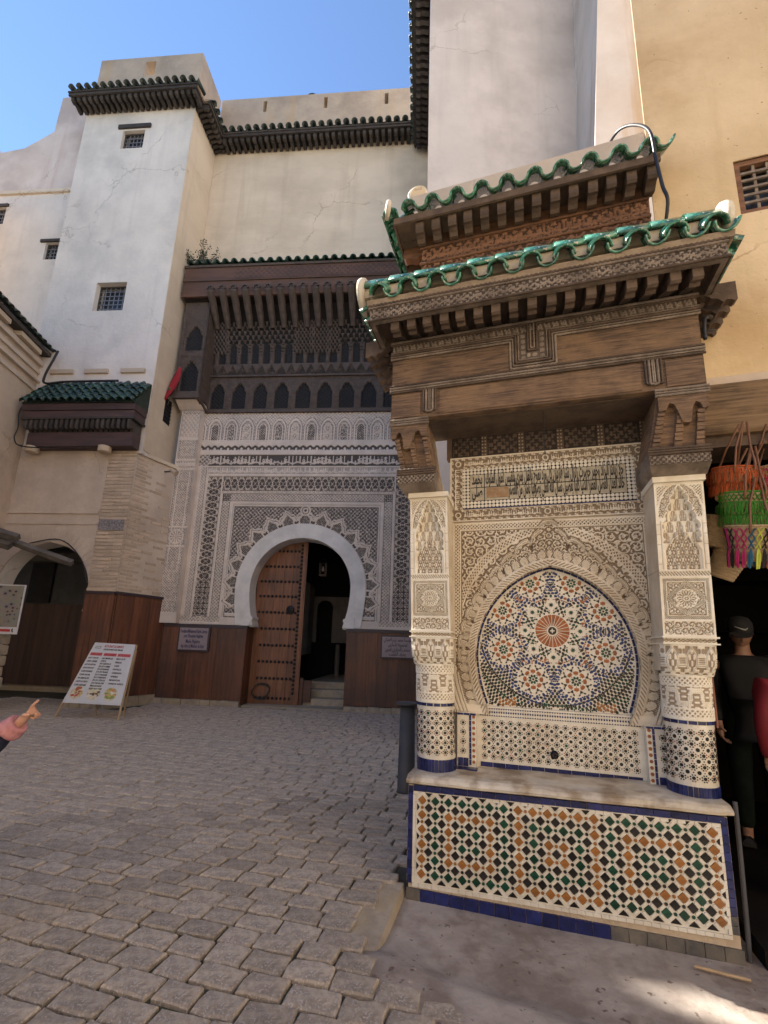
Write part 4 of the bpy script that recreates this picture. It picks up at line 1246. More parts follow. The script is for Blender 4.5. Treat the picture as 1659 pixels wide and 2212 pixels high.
    for (xa, za), (xb, zb) in zip(out, out[1:]):
        for s in (-1, 1):
            q = [(NC + s * xa, v0 - .012, za), (NC + s * xb, v0 - .012, zb), (NC + s * xb, .475, zb), (NC + s * xa, .475, za)]
            mb.add(q, [(0, 1, 2, 3) if s < 0 else (3, 2, 1, 0)])
    obj('arch_soffit', mb, M['stucco_plain'], w)
    # inscription frame above
    a0, a1, b0, b1 = .235, 1.825, 2.690, 3.285
    ia, ib, ja, jb = .345, 1.715, 2.795, 3.175
    def g(u, z):
        ed = frame(u, z, a0, a1, b0, b1); ei = -frame(u, z, ia, ib, ja, jb)
        H = np.ones_like(u) * .15
        m = ed < .012; H = np.where(m, 1, H)
        chain = np.abs(np.abs(ed - .020) - .005 * np.sin(2 * pi * (u + z) / .06)) < .0026
        H = np.where((ed > .012) & (ed < .030), np.where(chain, 1, .1), H)
        H = np.where((ei > .004) & (ei < .022), np.where(np.abs(np.abs(ei - .013) - .005 * np.sin(2 * pi * (u + z) / .06)) < .0026, 1, .1), H)
        H = np.where(ei < .004, 1, H)
        ring = (ed >= .030) & (ei >= .022)
        hor = (z > jb) | (z < ja)
        zz = np.where(z > jb, z - (jb + .022), z - (b0 + .030)); hh = .055
        L = np.where(hor, script(u, zz, hh, 1) * .95, 0)
        uu = np.where(u < ia, u - (a0 + .030), u - (ib + .022))
        Lv = script(z, uu, hh, 7) * .95
        H2 = np.where(hor, L, Lv)
        # cartouche ends
        for uc in (NC, .305, 1.755):
            dd = np.abs(u - uc)
            H2 = np.where(hor & (dd < .05), flower(u, z, uc, 0, 1, 6)[0] * 0 + (np.abs(np.sqrt((u - uc) ** 2 + (zz - hh / 2) ** 2) - .022) < .005) * 1.0, H2)
        return np.where(ring, H2, H)
    relief('inscription_frame', w, M['stucco'], a0, a1, b0, b1, .0045, g, lambda a, b, o: (a, v0 + .004 - o, b), .012, keep=lambda a, b: frame(a, b, ia + .004, ib - .004, ja + .004, jb - .004) < 0)
    obj('frame_backing', MB().box(a0 + .002, a1 - .002, v0 + .0185, .499, b0 - .01, b1 - .002), M['stucco_plain'], w)
    tp = obj('inscription_panel', MB().box(ia, ib, v0 + .010, v0 + .0184, ja, jb), M['tblack'], w)
    mb = MB(); mb2 = MB()
    nx, nz = 44, 12; px = (ib - ia) / nx; pz = (jb - ja - .014) / nz
    for i in range(nx):
        for j in range(nz):
            x = ia + px * (i + .5); z = ja + .014 + pz * (j + .5)
            if 2 <= i < nx - 2 and 2 <= j < nz - 2: continue
            poly_plate(mb, ngon(x, z, px * .50, 8, pi / 8), v0 + .0105, .004, inset=.92)
    obj('white_disc_tile', mb, M['twhite'], tp, kind='stuff')
    for k in range(14):
        obj('blue_border_tile', MB().box(ia + k * (ib - ia) / 14 + .001, ia + (k + 1) * (ib - ia) / 14 - .001, v0 + .004, v0 + .0098, ja, ja + .012), M['blue'], tp)
    obj('lettering_ground', MB().box(ia + 2.1 * px, ib - 2.1 * px, v0 + .0065, v0 + .0098, ja + .014 + 2.1 * pz, jb - 2.1 * pz), mat('cream_tile_ground', (.42, .37, .28), (.34, .30, .22), 20, .4), tp)
    lx0, lx1 = ia + 2.3 * px, ib - 2.3 * px
    zl = (ja + .014 + 2.1 * pz + jb - 2.1 * pz) / 2
    obj('dividing_bar', MB().box(lx0, lx1, v0 + .003, v0 + .0063, zl - .003, zl + .003), M['tblack'], tp)
    obj('dividing_bar', MB().box(lx0 + .115, lx0 + .121, v0 + .003, v0 + .0062, zl - .12, zl + .12), M['tblack'], tp)
    one = shape_ar('جلا زبائنا البراد وخمر حضرت زلزال نشأ فازدان كل ورد يفوح بالظل يمري بلقيس لطول الملوك')
    two = shape_ar('خالد العدل الفضل القطرا الدنيا كلها بفضيل نسأل الله العلي يصونها بأمان من الأنصار')
    text('lettering', one, .155, M['tblack'], tp, (lx0 + lx1) / 2 + .06, v0 + .005, zl + .034, width=lx1 - lx0 - .14, ext=.002, bold=.0035, res=1)
    text('lettering', two, .155, M['tblack'], tp, (lx0 + lx1) / 2 + .155, v0 + .005, zl - .082, width=lx1 - lx0 - .33, ext=.002, bold=.0035, res=1)
    text('lettering', shape_ar('بحمد'), .14, M['tblack'], tp, lx0 + .055, v0 + .005, zl + .034, width=.09, ext=.002, bold=.0035, res=1)
    text('lettering', shape_ar('صلى'), .14, M['tblack'], tp, lx0 + .055, v0 + .005, zl - .082, width=.09, ext=.002, bold=.0035, res=1)
    obj('bare_patch', MB().box(lx0 + .135, lx0 + .32, v0 + .0035, v0 + .0062, zl - .10, zl - .008), mat('bare_clay', (.27, .16, .085), (.33, .24, .15), 18, .9), tp)
    return w
NW = build_niche()

def build_mosaic():
    v = .470
    zc = 1.768
    p = obj('mosaic_panel', MB().box(NC - .66, NC + .66, v + .002, .499, 1.09, 2.33), mat('aged_white_mosaic', (.72, .67, .58), (.64, .585, .50), 30, .45, spec=.3), NW)
    names = ['twhite', 'tblack', 'tgreen', 'tbrown', 'bluework', 'tamber']
    mats = [M[n] for n in names]
    IX = {n: i for i, n in enumerate(names)}
    items = []      # (area, kind, pts)
    def ok(pts): return all(float(niche_rho(np.array(NC + x), np.array(zc + z))) < -.024 and zc + z > 1.165 for x, z in pts)
    taken = []
    def put(kind, pts, r=None):
        if not ok(pts): return
        a = 0
        for i in range(len(pts)): a += pts[i - 1][0] * pts[i][1] - pts[i][0] * pts[i - 1][1]
        items.append((abs(a) / 2, kind, pts))
        cx = sum(q[0] for q in pts) / len(pts); cz = sum(q[1] for q in pts) / len(pts)
        taken.append((cx, cz, max(math.hypot(q[0] - cx, q[1] - cz) for q in pts) * .9))
    def oval(cx, cz, a, b, t, n=8): return [(cx + a * cos(q) * cos(t) - b * sin(q) * sin(t), cz + a * cos(q) * sin(t) + b * sin(q) * cos(t)) for q in [2 * pi * i / n for i in range(n)]]
    # sun
    for k in range(24):
        t = 2 * pi * k / 24 + pi / 24; w0, w1 = .0022, .0145
        put('tbrown', [(.040 * cos(t) - w0 * sin(t), .040 * sin(t) + w0 * cos(t)), (.040 * cos(t) + w0 * sin(t), .040 * sin(t) - w0 * cos(t)), (.128 * cos(t) + w1 * sin(t), .128 * sin(t) - w1 * cos(t)), (.128 * cos(t) - w1 * sin(t), .128 * sin(t) + w1 * cos(t))])
        put('tblack', oval(.146 * cos(t), .146 * sin(t), .0095, .0068, t))
    put('tblack', ngon(0, 0, .032, 12))
    for k in range(4):
        t = pi / 2 * k
        items.append((1, 'twhite+', oval(.0095 * cos(t), .0095 * sin(t), .0095, .0055, t)))
    taken.append((0, 0, .15))
    # ring of eight green stars with white petals
    for k in range(8):
        t = pi / 2 + 2 * pi * k / 8; x, z = .207 * cos(t), .207 * sin(t)
        put('tgreen', ngon(x, z, .021, 8, t, .55))
        for q in range(8):
            s = t + 2 * pi * (q + .5) / 8; put('tblack', ngon(x + .046 * cos(s), z + .046 * sin(s), .0065, 3, s))
        taken.append((x, z, .047))
        for s in (-1, 1):
            u = t + s * .20; put('tgreen', oval(.182 * cos(u), .182 * sin(u), .013, .008, u + s * .9))
            u = t + s * .33; put('tgreen', oval(.206 * cos(u), .206 * sin(u), .012, .008, u + 1.57))
    def rosette(x, z, rot, scale=1.0, full=True):
        g = scale
        put('tblack', ngon(x, z, .009 * g, 8, rot))
        for q in range(8):
            t = rot + 2 * pi * q / 8
            put('tgreen', oval(x + .026 * g * cos(t), z + .026 * g * sin(t), .0125 * g, .0092 * g, t))
            t2 = t + pi / 8
            put('tblack', ngon(x + .043 * g * cos(t2), z + .043 * g * sin(t2), .0042 * g, 4, t2))
            # curved brown segments
            seg = [(r * g, t + pi / 8 + a) for r, a in ((.053, -.31), (.049, 0), (.053, .31), (.073, .27), (.077, .0), (.073, -.27))]
            put('tbrown', [(x + r * cos(a), z + r * sin(a)) for r, a in seg])
            put('tblack', ngon(x + .086 * g * cos(t), z + .086 * g * sin(t), .0165 * g, 3, t + pi, .55))
            for s in (-1, 1):
                a = t + s * .19
                put('tblack', oval(x + .104 * g * cos(a), z + .104 * g * sin(a), .0110 * g, .0068 * g, a + s * .8, 5))
        taken.append((x, z, .118 * g))
        if full:
            for q in range(16):
                t = rot + 2 * pi * (q + .5) / 16
                put('bluework', oval(x + .137 * g * cos(t), z + .137 * g * sin(t), .0175 * g, .0112 * g, t))
    for k in range(8):
        t = pi / 8 + 2 * pi * k / 8; rosette(.413 * cos(t), .413 * sin(t), t)
    # fill in eightfold symmetry
    rng = random.Random(3)
    for st, A, B, gap in ((.0225, .0142, .0110, .0044), (.0122, .0074, .0064, .0024)):
        ring = .145
        while ring < .80:
            n = max(16, int(2 * pi * ring / (st * 1.25) / 16) * 16)
            for k in range(n):
                t = 2 * pi * (k + (.5 if int(ring / st) % 2 else 0)) / n; r = ring
                x, z = r * cos(t), r * sin(t)
                if any(abs(x - p_) < .17 and math.hypot(x - p_, z - q_) < s_ + B * .75 + gap - .004 for p_, q_, s_ in taken): continue
                if not ok([(x, z)]): continue
                dsq = abs(max(abs(x), abs(z)) - .245)
                near = min(math.hypot(x - .413 * cos(pi / 8 + pi / 4 * q), z - .413 * sin(pi / 8 + pi / 4 * q)) for q in range(8))
                w = rng.random()
                c = 'tbrown' if (dsq < .020 and w < .55) else 'bluework' if (near < .185 and w < .62) else 'tgreen' if w < .30 else 'tblack'
                if abs(z + .565) < .03 and abs(abs(x) - .36) < .06: c = 'tamber'
                put(c, oval(x, z, A, B, t if near > .17 else t + 1.57, 7))
            ring += st
    # blue rim tiles following the outline
    rim = []
    for z in np.linspace(1.175, 1.55, 9): rim.append((float(.600 - .085 * np.clip((1.55 - z) / .40, 0, 1.3) ** 1.8), z))
    for k in range(1, 19):
        a = math.acos(.15 / .75) * k / 18; rim.append((.75 * cos(a) - .15, 1.55 + .75 * sin(a)))
    for s in (-1, 1):
        for (xa, za), (xb, zb) in zip(rim, rim[1:]):
            d = Vector((xb - xa, zb - za)); L = d.length; d /= L; n = Vector((-d.y, d.x))
            if n.x > 0 and za < 1.6: n = -n
            if (Vector((0, 1.55)) - Vector((xa, za))).dot(n) < 0: n = -n
            q = [(xa + d.x * .002, za + d.y * .002), (xb - d.x * .002, zb - d.y * .002), (xb - d.x * .002 + n.x * .017, zb - d.y * .002 + n.y * .017), (xa + d.x * .002 + n.x * .017, za + d.y * .002 + n.y * .017)]
            mb = MB(); poly_plate(mb, [(NC + s * x, z) for x, z in q][::s], v + .002, .004, inset=.95); obj('blue_rim_tile', mb, M['blue'], p)
    big = sorted([i for i in items if i[1] != 'twhite+'], key=lambda i: -i[0])
    top = big[:300]; rest = big[300:]
    for a, kind, pts in top:
        cx = sum(q[0] for q in pts) / len(pts); cz = sum(q[1] for q in pts) / len(pts)
        mb = MB(); poly_plate(mb, [(x - cx, z - cz) for x, z in pts], 0, .0032, inset=.92)
        obj('tessera', mb, M[kind], p, (NC + cx, v + .0018, zc + cz))
    mb = MB()
    for a, kind, pts in rest: poly_plate(mb, [(NC + x, zc + z) for x, z in pts], v + .0018, .003, IX[kind], inset=.92)
    for a, kind, pts in items:
        if kind == 'twhite+': poly_plate(mb, [(NC + x, zc + z) for x, z in pts], v - .0014, .0015, 0)
    obj('small_tessera', mb, mats, p, kind='stuff')
build_mosaic()

def build_niche_foot():
    """tiled back panel with spout, the two side piers and borders"""
    b = obj('lower_tile_panel', MB().box(.45, 1.63, .425, .499, .66, 1.13), M['twhite'], NW)
    mb = MB(); dots(mb, .475, 1.605, .765, 1.075, .066, lambda a, z, o: (a, .4245 - o, z)); obj('dot_mosaic', mb, TB(), b, kind='stuff')
    mb = MB()
    for i in range(64):
        x = .47 + 1.15 * (i + .5) / 64
        for z in (1.092, 1.152): poly_plate(mb, [(x - .0085, z), (x + .0085, z), (x, z + (.011 if z < 1.12 else -.011))], .4245, .002)
        poly_plate(mb, [(x, 1.113), (x + .0075, 1.1225), (x, 1.132), (x - .0075, 1.1225)], .4245, .002)
    obj('zigzag_border', mb, M['blue'], b, kind='stuff')
    obj('border_ground', MB().box(.45, 1.63, .4255, .499, 1.131, 1.166), M['twhite'], b)
    for i in range(12):
        w = 1.13 / 12; x = .475 + i * w
        obj('blue_border_tile', MB().box(x + .0015, x + w - .0015, .420, .4248, .718, .752), M['blue'], b)
    sp = MB(); T = Matrix.Translation((1.02, .424, .850)) @ Matrix.Rotation(pi / 2, 4, 'X')
    sp.lathe([(.030, .0), (.030, .010), (.020, .014), (.016, .030), (.019, .034), (.019, .040), (.009, .041), (.008, .028)], 14, T=T)
    obj('spout', sp, M['iron'], b, smooth=True)
    for s, x0, x1 in ((-1, .305, .450), (1, 1.630, 1.775)):
        pr = obj('side_pier', MB().box(x0, x1, .340, .499, .66, 1.118), M['twhite'], NW)
        xi = x1 if s < 0 else x0       # inner arris
        lo, hi = (x0 + .006, x1 - .058) if s < 0 else (x0 + .058, x1 - .006)
        mb = MB(); dots(mb, lo, hi, .80, 1.075, .064, lambda a, z, o: (a, .3395 - o, z)); obj('dot_mosaic', mb, TB(), pr, kind='stuff')
        for k in range(9):
            z = .735 + k * .0405
            a = (xi - .052, xi - .036) if s < 0 else (xi + .036, xi + .052)
            obj('blue_strip_tile', MB().box(a[0], a[1], .335, .3398, z + .0015, z + .039), M['blue'], pr)
        for k in range(3):
            w = (x1 - x0) / 3; obj('blue_cap_tile', MB().box(x0 + k * w + .0015, x0 + (k + 1) * w - .0015, .335, .3398, 1.098, 1.113), M['blue'], pr)
        for k in range(2):
            w = (hi - lo) / 2; obj('blue_foot_tile', MB().box(lo + k * w + .0015, lo + (k + 1) * w - .0015, .335, .3398, .725, .785), M['blue'], pr)
        mb = MB()
        for k in range(9):
            z = .74 + k * .041; xx = xi - .018 if s < 0 else xi + .018
            poly_plate(mb, ngon(xx, z + .018, .013, 6), .3396, .002)
        obj('edge_mosaic', mb, M['tbrown'], pr, kind='stuff')
        mb = MB().box(x0 - .01, x1 + .012, .27, .339, .705, .722)
        obj('pier_step', mb, M['blue'], pr)
build_niche_foot()

# ---- cedar canopy
def lintel():
    L = obj('lintel', MB().box(-.218, 2.128, .004, .40, 3.505, 4.262), M['wood_f'], FT)
    obj('soffit', MB().box(.0, 1.86, .40, .50, 3.66, 4.2).box(.02, 1.9, .06, .46, 3.494, 3.502), M['wood_b'], L)
    # raised panels between the mouldings
    for (a, b, c, d) in ((-.21, .775, 3.835, 4.055), (1.145, 2.12, 3.835, 4.055), (.205, 1.715, 3.520, 3.735), (-.21, .040, 3.520, 3.735), (1.880, 2.12, 3.520, 3.735)):
        obj('panel', MB().box(a, b, -.004, .0035, c, d, bev=.003), M['wood_f'], L)
    def ropes(name, lines, rad, m):
        mb = MB()
        for l in lines: rope_mb(mb, [(x, -.006, z) for x, z in l], rad)
        obj(name, mb, M[m], L, smooth=True)
    e0, e1 = -.232, 2.142
    def stepline(o, zt, zb):
        return [(e0, zt), (.785 + o, zt), (.785 + o, zb), (1.135 - o, zb), (1.135 - o, zt), (e1, zt)]
    for o, zt, zb, rad, m in ((.0, 4.085, 3.835, .010, 'wood_g'), (.022, 4.108, 3.860, .007, 'wood_g'), (.044, 4.130, 3.884, .011, 'wood_b'), (.065, 4.150, 3.905, .006, 'wood_g')):
        ropes('rope_moulding', [stepline(o, zt, zb)], rad, m)
    ropes('rope_moulding', [[(e0, 4.248), (e1, 4.248)]], .012, 'wood_g')
    ropes('rope_moulding', [[(e0, 4.226), (.925, 4.226), (.925, 3.985), (.995, 3.985), (.995, 4.226), (e1, 4.226)]], .009, 'wood_b')
    ropes('rope_moulding', [[(.946, 4.226), (.946, 4.006), (.974, 4.006), (.974, 4.226)]], .006, 'wood_g')
    for z, rad, m in ((3.822, .009, 'wood_b'), (3.800, .011, 'wood_g'), (3.779, .007, 'wood_g'), (3.758, .010, 'wood_b')):
        ropes('rope_moulding', [[(e0, z), (e1, z)]], rad, m)
    for x in (.118, 1.800):
        for o, rad, m in ((.052, .009, 'wood_b'), (.028, .010, 'wood_g'), (.006, .006, 'wood_g')):
            ropes('rope_moulding', [[(x - o, 3.752), (x - o, 3.545 + o * .3), (x + o, 3.545 + o * .3), (x + o, 3.752)]], rad, m)
    # painted flower band under the brackets, stepping down in the middle
    def fl(u, z):
        ph = fr(u / .062) - .5; zz = z - np.where(np.abs(u - .96) < .165, np.where(z > 4.15, 4.187, z), 4.187)
        r = np.sqrt((ph * .062) ** 2 + zz ** 2)
        H = np.where(r < .006, .2, np.where(r < .017, 1, .25 + .5 * (np.cos(2 * pi * u / .031 + 40 * z) > .5)))
        return H
    relief('flower_band', L, M['wood_g'], e0 + .014, e1 - .014, 4.156, 4.216, .006, fl, lambda a, b, o: (a, -.0035 - o, b), .006)
    relief('flower_band', L, M['wood_g'], .856, .918, 3.915, 4.155, .006, lambda u, z: np.where((fr(z / .05) - .5) ** 2 * .0025 + (u - .887) ** 2 < .0003, 1.0, .3), lambda a, b, o: (a, -.0035 - o, b), .006)
    relief('flower_band', L, M['wood_g'], 1.002, 1.064, 3.915, 4.155, .006, lambda u, z: np.where((fr(z / .05) - .5) ** 2 * .0025 + (u - 1.033) ** 2 < .0003, 1.0, .3), lambda a, b, o: (a, -.0035 - o, b), .006)
    relief('flower_band', L, M['wood_g'], .918, 1.002, 3.915, 3.975, .006, lambda u, z: np.where((fr(u / .05) - .5) ** 2 * .0025 + (z - 3.945) ** 2 < .0003, 1.0, .3), lambda a, b, o: (a, -.0035 - o, b), .006)
    # brackets carrying the eave
    prof = [(-.275, 4.245), (-.275, 4.180), (-.255, 4.168), (-.235, 4.185), (-.205, 4.188), (-.185, 4.170), (-.150, 4.205), (-.110, 4.215), (-.09, 4.235), (.003, 4.272), (.003, 4.33), (-.275, 4.33)]
    me = MB().prism([(p[0], p[1]) for p in prof], -.034, .034, axis='x').mesh('eave_bracket', M['wood_b'])
    for i in range(17): link('eave_bracket', me, L, (-.13 + 2.18 * i / 16, 0, 0), (0, 0, NR.uniform(-.02, .02)))
    for i in range(5):
        for x, rz in ((-.212, -pi / 2), (2.122, pi / 2)):
            link('eave_bracket', me, L, (x, .06 + i * .13, 0), (0, 0, rz))
    obj('soffit_board', MB().box(-.345, 2.235, -.29, .40, 4.331, 4.345), M['wood_b'], L)
    fz = obj('eave_frieze', MB().box(-.335, 2.225, -.318, -.280, 4.246, 4.385).box(-.335, -.30, -.2795, .42, 4.246, 4.33).box(2.19, 2.225, -.2795, .42, 4.246, 4.33), M['wood_g'], L)
    relief('carved_frieze', fz, M['wood_g'], -.325, 2.215, 4.268, 4.362, .0065, lambda u, z: np.maximum(micro(u, z, .05) * .8, (np.abs((z - 4.30) - .05 * (.5 - np.abs(fr(u / .085) - .5))) < .008) * 1.0), lambda a, b, o: (a, -.3275 - o, b), .008)
    for z, rad, m in ((4.256, .011, 'wood_b'), (4.374, .010, 'wood_g'), (4.394, .012, 'wood_b')):
        mb = MB(); rope_mb(mb, [(-.345, -.325, z), (2.235, -.325, z)], rad); rope_mb(mb, [(-.345, -.325, z), (-.345, .42, z)], rad); rope_mb(mb, [(2.235, -.325, z), (2.235, .42, z)], rad)
        obj('rope_moulding', mb, M[m], fz, smooth=True)
    return L
LT = lintel()

def bracket_post(right):
    """carved cedar bracket between column top and lintel, with two arched slots"""
    if not right: to, ti, bo, bi = -.214, .090, -.122, .160
    else: to, ti, bo, bi = 2.122, 1.822, 2.078, 1.728
    b = obj('bracket_post', MB(), M['wood_f'], FT) if False else None
    def uo(z): t = (z - 3.03) / (3.44 - 3.03); return bo + (to - bo) * t, bi + (ti - bi) * t
    mb = MB()
    V = []
    for z in (3.03, 3.505):
        a, c = uo(min(z, 3.44)); a, c = min(a, c), max(a, c)
        V += [(a, .045, z), (c, .045, z), (c, .42, z), (a, .42, z)]
    mb.add(V, [(0, 1, 5, 4), (1, 2, 6, 5), (2, 3, 7, 6), (3, 0, 4, 7)])
    root = obj('bracket_post', mb, M['wood_f'], FT)
    # front: toothed uprights with two slots between
    for k, f in enumerate((.0, .40, .80)):
        q = MB()
        for i in range(9):
            z0 = 3.035 + i * .033; z1 = z0 + .027
            a, c = uo(z0 + .015); s = c - a
            x = a + s * (f + .03); w = abs(s) * .14
            q.box(x - w / 2 + s * .07, x + w / 2 + s * .07, .004 + (.006 if i % 2 else 0), .046, z0, z1)
        obj('toothed_upright', q, M['wood_f'], root)
    a, c = uo(3.40); lo, hi = min(a, c), max(a, c); w = hi - lo
    pr = [(lo - .004, 3.335), (lo + w * .10, 3.325), (lo + w * .15, 3.37), (lo + w * .24, 3.385), (lo + w * .32, 3.33), (lo + w * .36, 3.24), (lo + w * .40, 3.225), (lo + w * .55, 3.235), (lo + w * .60, 3.30), (lo + w * .68, 3.375), (lo + w * .78, 3.39), (lo + w * .86, 3.335), (hi + .004, 3.33), (hi + .004, 3.44), (lo - .004, 3.44)]
    if right: pr = [(lo + hi - x, z) for x, z in pr][::-1]
    obj('carved_apron', MB().prism(pr, -.006, .046), M['wood_f'], root)
    mb = MB()
    for z in (3.452, 3.474, 3.495): rope_mb(mb, [(lo - .02, -.008, z), (hi + .02, -.008, z)], .011 if z != 3.474 else .008)
    obj('rope_moulding', mb, M['wood_g'], root, smooth=True)
    lo2, hi2 = min(bo, bi) - .012, max(bo, bi) + .012
    cap = MB()
    cap.box(lo2, hi2, -.020, .42, 2.985, 3.028)
    V = [(lo2, -.022, 2.915), (hi2, -.022, 2.915), (hi2, .42, 2.915), (lo2, .42, 2.915), (lo2, -.022, 2.983), (hi2, -.022, 2.983), (hi2, .42, 2.983), (lo2, .42, 2.983)]
    cap.add(V, [(3, 2, 1, 0), (4, 5, 6, 7), (0, 1, 5, 4), (1, 2, 6, 5), (2, 3, 7, 6), (3, 0, 4, 7)])
    k = .12
    cap.add([(lo2 + .03, .075, 2.863), (hi2 - .0, .075, 2.863), (hi2, .42, 2.863), (lo2 + .03, .42, 2.863), (lo2, -.020, 2.914), (hi2, -.020, 2.914), (hi2, .42, 2.914), (lo2, .42, 2.914)], [(3, 2, 1, 0), (0, 1, 5, 4), (1, 2, 6, 5), (2, 3, 7, 6), (3, 0, 4, 7)])
    obj('bracket_cap', cap, M['wood_g'], root)
    relief('carved_band', root, M['wood_g'], lo2, hi2, 2.917, 2.982, .006, lambda u, z: micro(u, z, .036), lambda a_, b_, o: (a_, -.029 - o, b_), .006)
    mb = MB()
    for z in (2.995, 3.014, 3.032): rope_mb(mb, [(lo2 - .01, -.026, z), (hi2 + .01, -.026, z)], .010)
    obj('rope_moulding', mb, M['wood_b'], root, smooth=True)
bracket_post(False); bracket_post(True)

def niche_top():
    """dark carved boards between inscription and lintel, and the chain"""
    b = obj('carved_board', MB().box(.20, 1.86, .432, .50, 3.287, 3.66), M['wood_b'], FT)
    for k in range(5):
        x0 = .245 + k * .318
        relief('carved_panel', b, M['wood_b'], x0, x0 + .265, 3.297, 3.49, .0075, lambda u, z: micro(u, z, .07) * ss(frame(u, z, x0, x0 + .265, 3.297, 3.49), .006, .014), lambda a, c, o: (a, .4235 - o, c), .008)
        mb = MB()
        for q in range(6):
            for s in (.275, .300):
                poly_plate(mb, ngon(x0 + s, 3.31 + q * .032, .008, 6), .4318, .003)
        obj('bone_inlay', mb, mat('bone_inlay', (.30, .24, .17), None, rough=.6), b, kind='stuff')
    mb = MB()
    for i in range(50):
        x = .22 + 1.62 * i / 49; mb.box(x - .008, x + .008, .428, .4318, 3.508, 3.518)
    obj('bone_inlay', mb, M['wood_g'], b, kind='stuff')
    mb = MB()
    for z, r_ in ((3.54, .010), (3.565, .013)): rope_mb(mb, [(.22, .428, z), (1.84, .428, z)], r_)
    obj('rope_moulding', mb, M['wood_b'], b, smooth=True)
niche_top()
ch = thing('hanging_chain', 'thin dark chain hanging from the canopy soffit in front of the inscription', 'chain', (.955, 3.42, 3.493), FA)
def chain():
    ring = []
    for i in range(10): ring.append((.0062 * cos(2 * pi * i / 10), 0, .0095 * sin(2 * pi * i / 10)))
    me = MB().tube(ring + ring[:1], .0020, 5, cap=False).mesh('chain_link', M['iron'])
    for i in range(26): link('chain_link', me, ch, (0, 0, -.008 - i * .0145), (0, 0, pi / 2 * (i % 2)))
chain()

